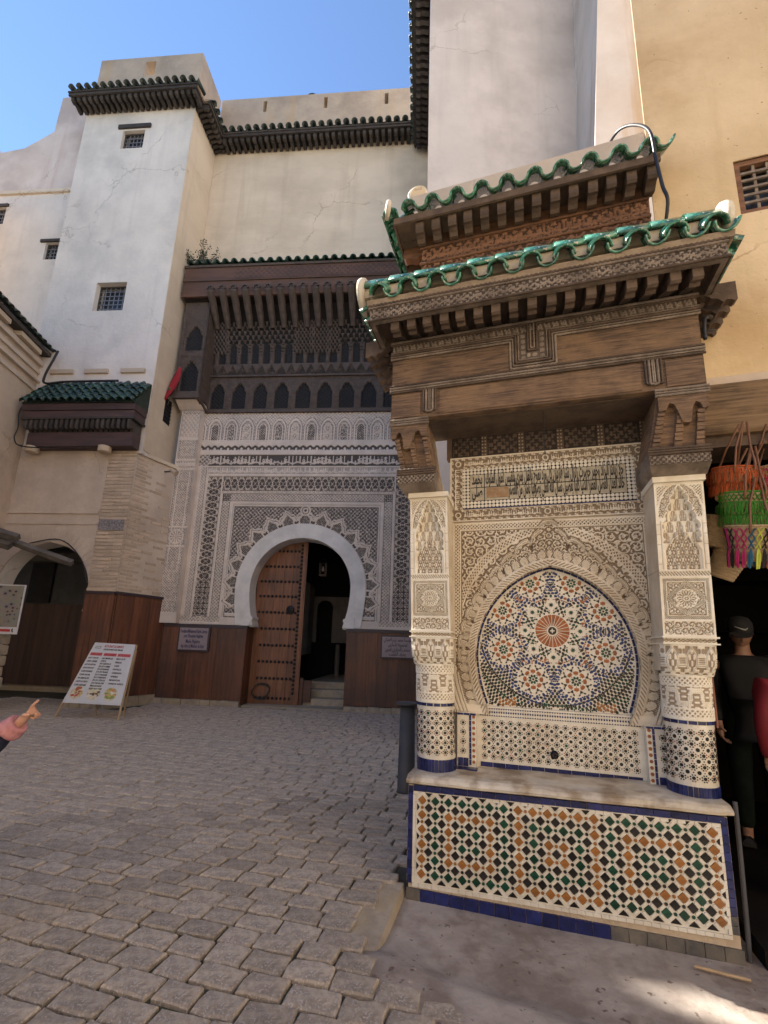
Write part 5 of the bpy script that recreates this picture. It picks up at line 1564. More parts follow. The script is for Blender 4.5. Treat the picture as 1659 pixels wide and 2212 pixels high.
def roofs():
    """green glazed barrel tiles on the two tiers, ridge tiles with white mortar ends"""
    r = obj('roof_deck', MB().prism([(-.30, 4.398), (.9, 4.398), (.9, 4.66), (-.05, 4.56), (-.19, 4.45), (-.30, 4.41)], -.36, 2.27, axis='x'), M['mortar'], FT)
    n = 11; x0, x1 = -.37, 2.28; w = (x1 - x0) / n
    cov = tile_mesh('cover_tile', w * .66, .17, M['green'], 8, .013, taper=.93)
    pan = tile_mesh('pan_tile', w * .66, .17, M['green'], 8, .014, conc=True, taper=.95)
    for i in range(n):
        x = x0 + w * (i + .5)
        q = MB().lathe([(w * .31, 0), (w * .27, .20)], 8, a0=0, a1=pi)
        o = obj('mortar_hump', q, M['mortar'], r, (x, -.355, 4.455)); o.rotation_euler = (-pi / 2 + .62, 0, 0)
        for k in range(5):
            link('cover_tile', cov, r, (x + NR.uniform(-.006, .006), -.378 + k * .028, 4.462 + k * .027), (.66 + NR.uniform(-.04, .04), 0, NR.uniform(-.04, .04)))
        for k in range(3):
            link('pan_tile', pan, r, (x + w / 2 + NR.uniform(-.005, .005) - (w * .25 if i == n - 1 else 0), -.400 + k * .045, 4.486 + k * .033), (.62, 0, NR.uniform(-.03, .03)))
    obj('mortar_fillet', MB().prism([(-.332, 4.3995), (-.20, 4.3995), (-.20, 4.49), (-.350, 4.436)], x0 + .01, x1 - .01, axis='x'), mat('dirty_mortar', (.34, .27, .20), (.26, .20, .15), 14, .95, .6, 40), r)
    # ridge
    rt = tile_mesh('ridge_tile', .262, .225, M['green'], 12, .016, taper=.92)
    for k in range(12):
        o = link('ridge_tile', rt, r, (-.40 + k * .219, -.190, 4.612 + NR.uniform(-.004, .004)), (NR.uniform(-.02, .02), 0, -pi / 2 + NR.uniform(-.015, .015)))
        o.rotation_euler = (0, -.0, -pi / 2)
    rb = MB().box(-.40, 2.24, -.286, -.08, 4.525, 4.616)
    obj('ridge_mortar', rb, mat('pale_ridge_mortar', (.50, .43, .34), (.42, .35, .27), 8, .9, .5, 30), r)
    for x, s in ((-.405, -1), (2.232, 1)):
        T = Matrix.Translation((x, -.200, 4.605)) @ Matrix.Rotation(pi / 2 * s, 4, 'Y')
        q = MB().lathe([(.0, .0), (.155, .0), (.160, .025), (.152, .052), (.07, .068), (0.001, .070)], 22, T=T)
        obj('ridge_end', q, mat('white_mortar_end', (.68, .62, .52), (.60, .54, .44), 10, .9, .5, 30), r, smooth=True)
    # side eaves running back
    sd = tile_mesh('cover_tile', .20, .20, M['green'], 8, .013, taper=.93)
    for x, s in ((-.435, 1), (2.335, -1)):
        for k in range(5):
            link('cover_tile', sd, r, (x, -.17 + k * .135, 4.405), (.5, 0, -pi / 2 * s))
            link('pan_tile', pan, r, (x + .02 * s, -.10 + k * .135, 4.425), (.5, 0, -pi / 2 * s))
        obj('side_mortar', MB().box(min(x + .02 * s, x + .2 * s), max(x + .02 * s, x + .2 * s), -.16, .50, 4.402, 4.432), M['mortar'], r)
        # lower hip tile at the back corner
        link('ridge_tile', rt, r, (x + .02 * s, .46, 4.33), (0, 0, -pi / 2 * s))
    # ---- upper tier
    v = .45
    ub = obj('upper_wall', MB().box(-.075, 2.03, v, 1.75, 4.6, 6.02), M['wood_u'], FT)
    relief('carved_band', ub, M['wood_u'], -.07, 2.02, 5.49, 5.645, .010, lambda u, z: np.maximum(micro(u, z, .09), script(u, z - 5.50, .13, 4) * .9), lambda a, b, o: (a, v - .0135 - o, b), .012)
    relief('carved_band', ub, M['wood_u'], -.07, 2.02, 4.72, 5.45, .012, lambda u, z: arab(u, z, .15, 6) * .9, lambda a, b, o: (a, v - .0155 - o, b), .014)
    mb = MB(); rope_mb(mb, [(-.09, v - .012, 5.47), (2.03, v - .012, 5.47)], .015, .05, .012); rope_mb(mb, [(-.09, v - .012, 5.665), (2.03, v - .012, 5.665)], .015, .05, .012)
    obj('rope_moulding', mb, M['wood_u'], ub, smooth=True)
    prof = [(v - .215, 5.80), (v - .215, 5.685), (v - .195, 5.665), (v - .16, 5.672), (v - .12, 5.66), (v - .09, 5.64), (v - .05, 5.655), (v - .02, 5.675), (v, 5.675), (v, 5.80)]
    me = MB().prism(prof, -.040, .040, axis='x').mesh('eave_bracket', M['wood_b'])
    for i in range(14): link('eave_bracket', me, ub, (-.05 + 2.06 * i / 13, -.004, 0), (0, 0, NR.uniform(-.02, .02)))
    me2 = MB().prism([(p[0] - v, p[1]) for p in prof], -.042, .042, axis='x').mesh('eave_bracket', M['wood_u'])
    for i in range(6): link('eave_bracket', me2, ub, (-.076, v + .12 + i * .22, 0), (0, 0, -pi / 2))
    obj('soffit_board', MB().box(-.30, 2.06, v - .24, v - .004, 5.801, 5.82).box(-.30, -.08, v, 1.7, 5.801, 5.82), M['wood_b'], ub)
    obj('fascia_board', MB().box(-.31, 2.07, v - .265, v - .241, 5.765, 5.835).box(-.32, -.301, v - .24, 1.7, 5.765, 5.835), M['wood_b'], ub)
    m2 = 10; w2 = 2.36 / m2
    c2 = tile_mesh('cover_tile', w2 * .64, .30, M['green'], 8, .014, taper=.9); p2 = tile_mesh('pan_tile', w2 * .62, .28, M['green'], 8, .014, conc=True, taper=.95)
    for i in range(m2):
        x = -.26 + w2 * (i + .5)
        for k in range(2):
            link('cover_tile', c2, ub, (x + NR.uniform(-.008, .008), v - .315 + k * .06, 5.870 + k * .045), (.6, 0, NR.uniform(-.05, .05)))
            if k == 0: link('pan_tile', p2, ub, (x + w2 / 2, v - .345, 5.905), (.6, 0, NR.uniform(-.04, .04)))
    obj('tile_bed', MB().prism([(v - .25, 5.836), (1.75, 5.836), (1.75, 6.08), (v - .02, 6.03), (v - .20, 5.87)], -.27, 2.06, axis='x'), M['mortar'], ub)
    for k in range(6):
        link('cover_tile', c2, ub, (-.38, v - .12 + k * .22, 5.84), (.5, 0, -pi / 2))
        link('pan_tile', p2, ub, (-.40, v - .01 + k * .22, 5.87), (.5, 0, -pi / 2))
    T = Matrix.Translation((-.35, v - .29, 5.92)) @ Matrix.Rotation(-pi / 2, 4, 'Y') @ Matrix.Rotation(.5, 4, 'X')
    obj('ridge_end', MB().lathe([(.0, .0), (.085, .0), (.088, .02), (.08, .04), (.001, .045)], 16, T=T), MATS['white_mortar_end'], ub, smooth=True)
    h2 = tile_mesh('ridge_tile', .17, .30, M['green'], 10, .014, taper=.94)
    for k in range(6): link('ridge_tile', h2, ub, (-.345, v - .30 + k * .27, 5.86 + .004 * k), (.02, NR.uniform(-.02, .02), 0))
    obj('parapet', MB().prism([(-.20, 5.95), (2.08, 5.95), (2.08, 6.46), (1.0, 6.43), (-.20, 6.40)], v + .02, v + .30), M['beige2'], ub)
roofs()
# ------------------------------------------------------------------ the museum gate (local origin at its threshold, x along the facade)
PX, PY = -3.2, 11.75
MG = thing('museum_building', 'caravanserai museum facade with carved plaster portal, dark cedar hood and horseshoe door', 'building', (PX, PY, 0))
def build_gate():
    l = lambda x: x - PX
    # upper wall, eave, parapet
    mb = MB().box(l(-7.265), l(1.4), .11, .8, 8.2, 18.42); obj('wall', mb, M['cream'], MG)
    slits = [(l(x), l(x) + .13, 19.69, 20.17) for x in (-5.77, -3.62, -1.51)]
    mb = MB(); holed(mb, l(-7.29), l(1.4), 18.42, 20.34, .15, .55, slits); obj('parapet', mb, M['parapet'], MG)
    eave(MG, l(-6.86), l(1.3), .11, 17.80, M['green_dark'], M['wood_eave'], 30, 40)
    # wall behind the carved plaster, with the horseshoe opening
    Ri = 1.36
    def half(z):
        dz = z - 3.05
        if dz >= 0: return sqrt(max(Ri * Ri - dz * dz, 1e-5)) * (1 + .02 * dz)
        return Ri - .17 * min(1, -dz / 1.0) ** 2
    mb = MB(); arch_wall(mb, l(-7.1), l(.6), 2.0, 8.22, .042, .45, 0, half, 4.41, 2.0); obj('portal_wall', mb, M['white'], MG)
    obj('portal_wall', MB().box(l(-7.1), -1.32, .042, .45, -.05, 2.0).box(1.32, l(.6), .042, .45, -.05, 2.0), M['dadodark'], MG)
    # carved plaster face
    R0 = 1.755
    def face(x, z):
        dx = np.abs(x); th = np.arctan2(z - 3.05, x); rr = np.sqrt(x * x + (z - 3.05) ** 2)
        H = np.ones_like(x) * .9
        rec = None
        # small carved field everywhere first
        H = .25 + .6 * micro(dx, z, .13)
        # row of blind arches
        P = .475; ph = fr(dx / P + .5) - .5; c = np.round(dx / P)
        m = (z > 7.27) & (z < 8.12)
        zz = z - 7.28
        ar = lambda w, h, k: (np.abs(ph) * P < w) & (zz < h - (np.abs(ph) * P / w) ** 2.2 * k)
        A = np.where(ar(.222, .70, .26), np.where(ar(.208, .68, .25), 1, .15), .45 + .4 * micro(dx, z, .10))
        A = np.where(ar(.165, .60, .18), .25 + .3 * (fr(z / .05) > .5), A)
        A = np.where(ar(.120, .53, .13), 1, A)
        k2 = np.mod(c, 3)
        fill = np.where(k2 == 0, micro(dx, z, .07) * .6, np.where(k2 == 1, .35 + .65 * micro(dx, z, .055), .1 + .5 * arab(ph * P, zz, .10)))
        for cz in (.13, .36):
            r1 = np.sqrt((ph * P) ** 2 + (zz - cz) ** 2)
            fill = np.where((k2 == 1) & (r1 < .105), np.where(np.abs(r1 - .095) < .012, 1, np.where(r1 < .03, 1, .15 + .5 * (np.abs(r1 - .06) < .015))), fill)
        A = np.where(ar(.103, .50, .11), fill, A)
        H = np.where(m, A, H)
        H = np.where((z > 7.235) & (z < 7.28), 1, H)
        # toothed frieze
        m = (z > 6.86) & (z < 7.235)
        tooth = np.abs(fr(x / .20) - .5) * .16
        A = np.where(z > 7.12, .75 + .2 * micro(x, z, .1), np.where(np.abs(z - 7.02 - tooth) < .04, .1, np.where((z > 6.98) & (z < 7.10) & (np.abs(fr(x / .10) - .5) < .18), .1, .85)))
        H = np.where(m, A, H)
        # inscription band, dark
        m = (z > 6.50) & (z < 6.83) & (dx < 2.93)
        H = np.where(m, script(x, z - 6.51, .31, 2) * .62, H)
        H = np.where(((z > 6.83) & (z < 6.865)) | ((z > 6.46) & (z < 6.50)), 1, H)
        m = (z > 6.25) & (z < 6.46); H = np.where(m, .45 + .45 * script(x, z - 6.26, .19, 9), H)
        H = np.where((z > 6.205) & (z < 6.25), 1, H)
        # interlaced band round three sides
        ins = np.minimum(2.90 - dx, 6.20 - z)
        inb = (dx < 2.90) & (z < 6.20) & ((dx > 2.46) | (z > 5.73)) & (z > 2.2)
        top = (6.20 - z) < (2.90 - dx)
        along = np.where(top, dx, z - .02); acr = np.where(top, z - 5.965, dx - 2.68)
        P = .40
        s1 = acr - .165 * np.clip(1.35 * np.sin(2 * pi * along / P), -1, 1); s2 = acr + .165 * np.clip(1.35 * np.sin(2 * pi * along / P), -1, 1)
        g = 1 + 1.1 * np.abs(np.cos(2 * pi * along / P))
        band = np.minimum(np.abs(s1), np.abs(s2)) / g
        G = np.where(band < .020, np.where(band < .006, .35, 1), 0)
        ca = fr(along / (P / 2) + .5) - .5
        rf = np.sqrt((ca * P / 2) ** 2 + acr ** 2); tf = np.arctan2(acr, ca)
        G = np.where(band > .026, np.where(rf < .024, .6, np.where(rf < .075 * (.7 + .3 * np.cos(4 * tf)), .05, np.where(np.abs(rf - .088 * (.7 + .3 * np.cos(4 * tf))) < .010, .5, .03))), G)
        G = np.where((np.abs(acr) > .12) & (band > .03), .06 + .5 * (micro(x, z, .06) > .7), G)
        H = np.where(inb, G, H)
        # geometric star panels at the foot of the side bands
        m = (dx > 2.47) & (dx < 2.89) & (z < 3.35 - .35 * (np.abs(dx - 2.68) / .21) ** 1.6) & (z > 2.25)
        q = .14; sx = fr((dx - 2.68) / q + .5) - .5; sz = fr((z - 2.3) / q) - .5
        r1 = np.sqrt(sx * sx + sz * sz); t1 = np.arctan2(sz, sx)
        A = np.where(np.abs(r1 - .34 - .08 * np.cos(8 * t1)) < .07, .75, np.where((r1 < .12), .6, .04))
        H = np.where(m, A, H)
        for e_ in (2.46, 2.90):
            H = np.where((np.abs(dx - e_) < .016) & (z < 6.2), 1, H)
        H = np.where(((np.abs(z - 6.20) < .016) & (dx < 2.9)) | ((np.abs(z - 5.73) < .016) & (dx < 2.46)), 1, H)
        # inner band with corner squares
        m = (dx < 2.44) & (z < 5.71) & ((dx > 2.12) | (z > 5.40))
        u = np.where((5.71 - z) < (2.44 - dx), z - 5.555, dx - 2.28)
        A = np.where(np.abs(u) < .10, .35 + .5 * micro(x, z, .09), np.where(np.abs(u) < .115, .15, 1))
        cs = (np.abs(dx - 2.28) < .11) & (np.abs(z - 5.555) < .11)
        A = np.where(cs, .1 + .5 * (np.abs(fr(dx / .05) - .5) + np.abs(fr(z / .05) - .5) > .6), A)
        H = np.where(m, A, H)
        # spandrel panel
        sp = (dx < 2.12) & (z < 5.40) & (z > 2.12)
        S = .04 + .42 * (micro(dx, z, .115) > .55) + .22 * (arab(dx, z, .17, 8) > .6)
        e_ = np.minimum(np.minimum(2.12 - dx, 5.40 - z), z - 2.12)
        S = np.where(e_ < .035, 1, np.where(e_ < .075, .55, np.where(e_ < .10, 1, np.where(e_ < .115, .1, S))))
        # scalloped bands springing off the arch
        step = radians(14.4); fi = fr((th - pi / 2) / step + .5) - .5
        tri = 1 - np.abs(2 * fi)
        r1 = 1.945 + .27 * tri ** 1.15 + .05 * np.sin(pi * np.clip(tri * 2, 0, 1)) * (tri < .5)
        th2 = np.mod(th + pi / 2, 2 * pi) - pi / 2
        inr = (th2 > radians(-17)) & (th2 < radians(197))
        w = r1 - rr
        S = np.where(inr & (w > 0) & (w < .125), np.where(np.abs(w - .062) < .011, .12, 1), S)
        S = np.where(inr & (w >= .125) & (rr > R0), np.where((w < .15), .95, .06 + .45 * (micro(dx, z, .06) > .6)), S)
        drop = (np.abs(np.abs(fi) - .5) < .13) & (rr > R0 + .015) & (rr < R0 + .095)
        S = np.where(inr & (w >= .125) & (tri < .42) & (rr > R0), np.where(drop, .12, 1), S)
        S = np.where((rr < R0 + .02) & (z > 2.7), 1, S)
        rl = np.sqrt(x * x + (z - 5.19) ** 2); S = np.where(rl < .15, np.where(rl < .04, .1, np.where(np.abs(rl - .095) < .012, .15, 1)), S)
        low = (z < 2.36) & (dx > 1.55) & (dx < 2.0); S = np.where(low & (np.abs(z - 2.30) < .04), 1, S)
        H = np.where(sp, S, H)
        # outer verticals and base
        m = (dx > 2.92) & (z < 6.46); H = np.where(m, np.where(np.abs(dx - 3.04) < .07, .4 + .5 * micro(dx, z, .09), np.where(np.abs(dx - 2.955) < .01, .2, .95)), H)
        H = np.where(z < 2.10, 1, np.where((z < 2.22) & (dx > 2.12), .4 + .5 * micro(x, z, .09), H))
        foot = (dx < 2.12) & (z < 2.22) & (dx > 1.4); H = np.where(foot, 1.0, H)
        return np.clip(H, 0, 1)
    def hole(x, z):
        rr = np.sqrt(x * x + (z - 3.05) ** 2)
        return ~(((rr < R0 - .01) & (z > 3.05)) | ((np.abs(x) < 1.755 - .1 * np.clip((3.05 - z), 0, 1) ** 2 - .01) & (z <= 3.05)))
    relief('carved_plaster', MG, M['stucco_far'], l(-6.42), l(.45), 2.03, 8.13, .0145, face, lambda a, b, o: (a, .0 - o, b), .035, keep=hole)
    # smooth white horseshoe
    n = 60; V = []; F = []
    outer = lambda z: (sqrt(max(R0 ** 2 - (z - 3.05) ** 2, 0)) if z > 3.05 else 1.755 - .1 * min(1, (3.05 - z)) ** 2)
    pts = []
    for k in range(n + 1):
        t = -1.0 + 2.0 * k / n
        a = pi / 2 * (1 - abs(t)) if abs(t) < 1 else 0
        pts.append((math.copysign(1, t) * cos(a), sin(a), t))
    prof = []
    for k in range(12): z = 2.04 + 1.01 * k / 12; prof.append((half(z), z, outer(z), z))
    for k in range(25):
        a = pi / 2 * k / 24; prof.append((Ri * cos(a), 3.05 + Ri * sin(a) * 1.0, R0 * cos(a), 3.05 + R0 * sin(a)))
    full = [(-a, b, -c, d) for a, b, c, d in prof] + [(a, b, c, d) for a, b, c, d in prof[-2::-1]]
    for a, b, c, d in full: V += [(a * .997, -.026, b), (c, -.026, d), (c, .04, d), (a * .997, .446, b)]
    for k in range(len(full) - 1):
        i = k * 4; F += [(i, i + 1, i + 5, i + 4), (i + 1, i + 2, i + 6, i + 5), (i + 3, i, i + 4, i + 7)]
    mb = MB(); mb.add(V, F); obj('horseshoe_arch', mb, M['white'], MG)
    for s in (-1, 1):
        q = [(1.20, 2.20), (1.20, 2.26), (1.36, 2.30), (1.50, 2.30), (1.50, 2.02), (1.29, 2.02), (1.26, 2.10)]
        obj('arch_foot', MB().prism([(s * x, z) for x, z in q][::s], -.045, .44), M['white'], MG)
    # left pilaster with stalactite capital
    def pil(x, z):
        u = np.abs(x - l(-6.70)); H = .35 + .55 * micro(u, z, .075)
        H = np.where(u > .235, np.where(u > .275, 1, .2 + .8 * (np.abs(u - .255) < .008)), H)
        st = (z > 7.3) & (z < 8.02); row = np.floor((z - 7.3) / .075)
        c_ = fr(x / .12 + .5 * row) - .5
        H = np.where(st & (u < .25), np.where(np.abs(c_) < .27, 1.0, -.8), H)
        for a, b in ((6.55, 6.62), (6.28, 6.34), (7.20, 7.28), (6.40, 6.5)): H = np.where((z > a) & (z < b), 1.1, H)
        a_ = (z > 3.6) & (z < 6.2) & (np.abs(u - .16 - .0 * z) < .018); H = np.where(a_, 1, H)
        r1 = np.sqrt(u * u + (z - 4.35) ** 2); H = np.where(r1 < .22, np.where(np.abs(r1 - .19) < .02, 1, .3 + .6 * (np.abs(np.sin(6 * np.arctan2(z - 4.35, x - l(-6.70)))) > .5)), H)
        H = np.where(np.abs(np.abs(z - 4.35) - .27) < .02, 1, H)
        H = np.where(z < 2.3, .9, H)
        return H, np.clip(H, .05, 1)
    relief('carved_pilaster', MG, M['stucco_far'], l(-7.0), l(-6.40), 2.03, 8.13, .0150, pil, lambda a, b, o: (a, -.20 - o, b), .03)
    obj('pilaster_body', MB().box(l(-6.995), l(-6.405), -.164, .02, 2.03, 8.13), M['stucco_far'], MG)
    # timber dado with stone foot
    def planks(x0, x1, n, y):
        w = (x1 - x0) / n
        for k in range(n):
            obj('dado_plank', MB().box(x0 + k * w + .002, x0 + (k + 1) * w - .002, y + NR.uniform(-.005, .005), .038, .14, 1.94), M['dado'], MG)
    planks(l(-6.80), -1.335, 9, -.052); planks(1.335, l(.5), 9, -.052)
    obj('dado_cap', MB().box(l(-6.83), -1.30, -.075, .038, 1.943, 2.022).box(1.30, l(.5), -.075, .038, 1.943, 2.022), M['signframe'], MG)
    for s in (-1, 1):
        for k in range(2):
            obj('dado_plank', MB().box(min(s * 1.318, s * 1.333), max(s * 1.318, s * 1.333), -.05 + k * .25, -.05 + k * .25 + .246, .05, 2.0), M['dado'], MG)
    for x0, x1, n in ((l(-6.82), -1.33, 9), (1.33, l(.5), 8)):
        w = (x1 - x0) / n
        for k in range(n):
            obj('base_stone', MB().box(x0 + k * w + .005, x0 + (k + 1) * w - .005, -.10 + NR.uniform(-.02, .02), .038, -.04, .136 + NR.uniform(-.02, .0), bev=.012), M['kerb'], MG)
    # room behind
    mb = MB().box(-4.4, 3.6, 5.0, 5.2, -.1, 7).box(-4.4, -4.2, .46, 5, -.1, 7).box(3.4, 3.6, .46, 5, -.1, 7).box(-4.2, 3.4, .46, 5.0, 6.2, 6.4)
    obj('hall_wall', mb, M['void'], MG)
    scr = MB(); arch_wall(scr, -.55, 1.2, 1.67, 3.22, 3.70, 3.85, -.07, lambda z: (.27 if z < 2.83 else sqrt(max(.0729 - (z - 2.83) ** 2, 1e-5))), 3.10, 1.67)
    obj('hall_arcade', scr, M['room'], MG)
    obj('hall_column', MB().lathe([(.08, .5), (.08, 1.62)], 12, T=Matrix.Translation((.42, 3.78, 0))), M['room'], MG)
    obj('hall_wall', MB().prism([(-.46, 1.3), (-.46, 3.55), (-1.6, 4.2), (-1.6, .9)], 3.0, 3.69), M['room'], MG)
    for k, (y, z) in enumerate(((.60, .20), (.95, .40), (1.3, .58))):
        obj('step', MB().box(.02, 1.315, y, 1.7 + .4 * k if k < 2 else 4.9, -.05 if k == 0 else z - .2, z, bev=.01), M['kerb'], MG)
    obj('threshold', MB().box(-1.31, 1.31, .02, .598, -.05, .025), M['kerb'], MG)
    obj('rail_post', MB().box(.04, .13, .50, .62, .026, .72).box(.13, .34, .54, .58, .1, .66), M['wood_red'], MG)
    # studded door leaf
    y0 = .46
    dr = obj('door', MB().box(-1.345, .03, y0 + .03, y0 + .06, .03, 2.7), M['dadodark'], MG)
    top = lambda x: 3.05 + sqrt(max(1.50 ** 2 - x * x, .02)) - .02
    xs = np.linspace(-1.34, -.085, 6)
    for a, b in zip(xs, xs[1:]):
        obj('plank', MB().prism([(a + .003, .03), (b - .003, .03), (b - .003, top(b)), (a + .003, top(a))], y0, y0 + .03), M['door'], dr)
    obj('stile', MB().box(-.083, -.002, y0 - .012, y0 + .029, .03, top(0)).box(.0, .03, y0 - .002, y0 + .0295, .03, top(0)), M['door'], dr)
    sm = MB().lathe([(.040, 0), (.040, .006), (.030, .020), (.012, .030), (.001, .032)], 10, T=Matrix.Rotation(pi / 2, 4, 'X')).mesh('stud', M['iron'], True)
    rows = [4.13, 3.69, 3.27, 2.86, 2.42, 1.98, 1.54, 1.11, .68, .18]
    for z in rows:
        for k in range(10):
            x = -.21 - k * .112
            if z < top(x) - .05 and sqrt(x * x + max(z - 3.05, 0) ** 2) < 1.36 and abs(x) < half(z) + .02: link('stud', sm, dr, (x, y0 - .001, z))
    for k in range(38): link('stud', sm, dr, (-.125, y0 - .001, .32 + k * .1075))
    kn = MB(); T = Matrix.Translation((-.345, y0 - .004, 2.50)) @ Matrix.Rotation(pi / 2, 4, 'X')
    kn.lathe([(.115, 0), (.115, .012), (.08, .03), (.03, .035), (.001, .05)], 18, T=T)
    ring = [(.075 * cos(2 * pi * i / 16) - .345, y0 - .055, 2.47 + .075 * sin(2 * pi * i / 16)) for i in range(17)]
    kn.tube(ring, .013, 6, cap=False)
    obj('knocker', kn, M['iron'], dr, smooth=True)
build_gate()

def build_hood():
    """cedar hood over the gate: beam, finger brackets, honeycomb niches, arcaded band"""
    l = lambda x: x - PX
    x0, x1 = l(-7.12), l(.75)
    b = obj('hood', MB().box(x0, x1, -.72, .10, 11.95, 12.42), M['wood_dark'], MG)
    obj('beam', MB().box(x0 - .02, x1, -.775, -.722, 11.97, 12.42), M['wood_red'], b)
    relief('carved_beam', b, M['wood_red'], l(-5.6), x1 - .1, 12.02, 12.38, .022, lambda u, z: .3 + .6 * micro(u, z, .16), lambda a, c, o: (a, -.788 - o, c), .012)
    obj('beam', MB().box(x0 - .04, x1, -.765, -.70, 11.46, 11.955), M['wood_red'], b)
    obj('beam_moulding', MB().box(x0 - .05, x1, -.80, -.70, 11.957, 11.968).box(x0 - .05, x1, -.81, -.6, 12.425, 12.50), M['wood_dark'], b)
    # tiles along the top
    n = 29; w = (x1 - x0) / n
    tl = tile_mesh('roof_tile', w * .72, .60, M['green_far']); tp = tile_mesh('pan_tile', w * .74, .6, M['green_far'], conc=True)
    for i in range(n):
        link('roof_tile', tl, b, (x0 + w * (i + .5), -.86 + NR.uniform(-.012, .012), 12.53), (.35, 0, NR.uniform(-.03, .03)))
        link('pan_tile', tp, b, (x0 + w * (i + 1), -.90, 12.60), (.35, 0, 0))
    obj('tile_bed', MB().prism([(-.80, 12.502), (.10, 12.502), (.10, 12.86), (-.78, 12.53)], x0, x1, axis='x'), M['green_dark'], b)
    # finger brackets
    def finger():
        mb = MB()
        mb.tube([(0, -.86, 11.60), (0, -.82, 11.57), (0, -.60, 11.34), (0, -.36, 11.06), (0, -.17, 10.82)], [.085, .112, .108, .100, .080], 8)
        for k in range(5):
            a = pi * k / 4; mb.lathe([(.036, 0), (.036, .05)], 6, T=Matrix.Translation((.09 * cos(a), -.845, 11.63 + .09 * sin(a))) @ Matrix.Rotation(pi / 2, 4, 'X'))
        return mb.mesh('finger_bracket', M['wood_dark'], False)
    fm = finger()
    for i in range(19): link('finger_bracket', fm, b, (l(-6.25) + .345 * i, 0, 0))
    obj('coved_board', MB().prism([(-.40, 11.44), (.09, 10.72), (.09, 11.94), (-.69, 11.94), (-.69, 11.46), (-.60, 11.46)], x0, x1, axis='x'), mat('gap_shade_board', (.022, .017, .016), (.014, .011, .010), 6, .85), b)  # near-black colour stands in for the shade between the finger brackets
    # back: niches and arcades
    def back(x, z):
        H = np.ones_like(x) * .8
        P = .645; ph = (fr(x / P) - .5) * P; zz = z - 8.28
        arch = lambda w, h, k: (np.abs(ph) < w) & (zz < h - k * (np.abs(ph) / w) ** 1.7 - .03 * (np.cos(2 * pi * ph / .085) > 0))
        A = .45 + .35 * micro(x, z, .09)
        A = np.where(arch(.255, .94, .36), .85, A); A = np.where(arch(.215, .84, .33), -.9 + .5 * micro(ph, zz, .12), A)
        colz = (np.abs(np.abs(ph) - .322) < .065) & (zz < .42); A = np.where(colz, np.where(fr(z / .07) > .3, 1.1, .5), A)
        H = np.where((z > 8.28) & (z < 9.28), A, H)
        m = (z > 9.36) & (z < 9.72)
        q = .30; tri = np.abs(fr(x / q) - .5) * 2
        lev = (z - 9.36) / .36
        A = np.where(lev > 1 - tri * .85, .9, np.where(np.abs(fr(lev * 5 + tri * 4) - .5) < .22, -.5, .6))
        H = np.where(m, A, H)
        m = z > 9.76
        P2 = .34; p2 = (fr(x / P2) - .5) * P2; z2 = z - 9.76
        ni = (np.abs(p2) < .105) & (z2 < .70 - 1.5 * np.abs(p2) - .04 * (fr(np.abs(p2) / .035) > .5))
        A = np.where(ni, -1.2 + .35 * (micro(p2, z2, .13)), .5 + .5 * micro(x, z, .085))
        A = np.where((np.abs(np.abs(p2) - .17) < .038), np.where(z2 < .25, 1.3, np.where(fr(z2 / .11) > .35, 1.1, -.2)), A)
        cy = fr((z2 - .60) / .135); row = np.floor((z2 - .60) / .135)
        cx = fr(x / .17 + .5 * row) - .5
        cell = np.abs(cx) < .38 * np.sqrt(np.clip(1 - cy ** 2.4, 0, 1))
        C = np.where(cell, -1.3 + .9 * (np.abs(cx) < .06), 1.0 - .5 * cy)
        A = np.where((z2 > .60) & ~ni, C, A)
        dbl = (np.abs(x) % 2.72 < .68) & (z2 > .32)
        A = np.where(dbl, np.where(np.abs(fr(x / .11 + .5 * np.floor(z / .09)) - .5) < .28, 1.0, -.8), A)
        H = np.where(m, A, H)
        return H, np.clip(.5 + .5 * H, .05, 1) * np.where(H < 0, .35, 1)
    lean = lambda z: np.clip((z - 9.75) / 1.25, 0, 1) ** 1.3 * -.22
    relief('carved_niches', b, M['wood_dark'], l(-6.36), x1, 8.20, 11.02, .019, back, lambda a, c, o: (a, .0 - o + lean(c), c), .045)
    obj('back_board', MB().box(l(-6.36), x1, .14, .2, 8.17, 11.5), M['wood_dark'], b)
    obj('cornice', MB().box(l(-6.44), x1, -.06, .02, 8.13, 8.215), M['wood_dark'], b)
    obj('cornice', MB().box(l(-6.36), x1, -.05, .0, 9.29, 9.345), M['wood_dark'], b)
    # left pier of the hood
    pr = obj('pier', MB().box(l(-7.10), l(-6.36), -.445, .10, 8.36, 11.46), M['wood_dark'], b)
    def pf(x, z):
        u = np.abs(x - l(-6.73)); H = .5 + .4 * micro(u, z, .10)
        for zb, ht in ((8.55, .95), (9.85, .80)):
            zz = z - zb
            a = (u < .24) & (zz > 0) & (zz < ht - .35 * (u / .24) ** 1.7 - .03 * (np.cos(2 * pi * u / .07) > 0)); H = np.where(a, -.9 + .4 * micro(u, zz, .12), H)
        H = np.where((np.abs(z - 9.70) < .05) | (np.abs(z - 8.45) < .05), 1, H)
        H = np.where(u > .31, 1.1 - .8 * (np.abs(u - .33) < .008), H)
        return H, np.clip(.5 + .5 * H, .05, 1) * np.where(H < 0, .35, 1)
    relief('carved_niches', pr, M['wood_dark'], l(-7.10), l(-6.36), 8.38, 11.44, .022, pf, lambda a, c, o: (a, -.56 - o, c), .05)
    obj('cornice', MB().prism([(l(-7.13), 8.30), (l(-6.33), 8.30), (l(-6.33), 8.40), (l(-7.13), 8.40)], -.60, -.50), M['wood_dark'], pr)
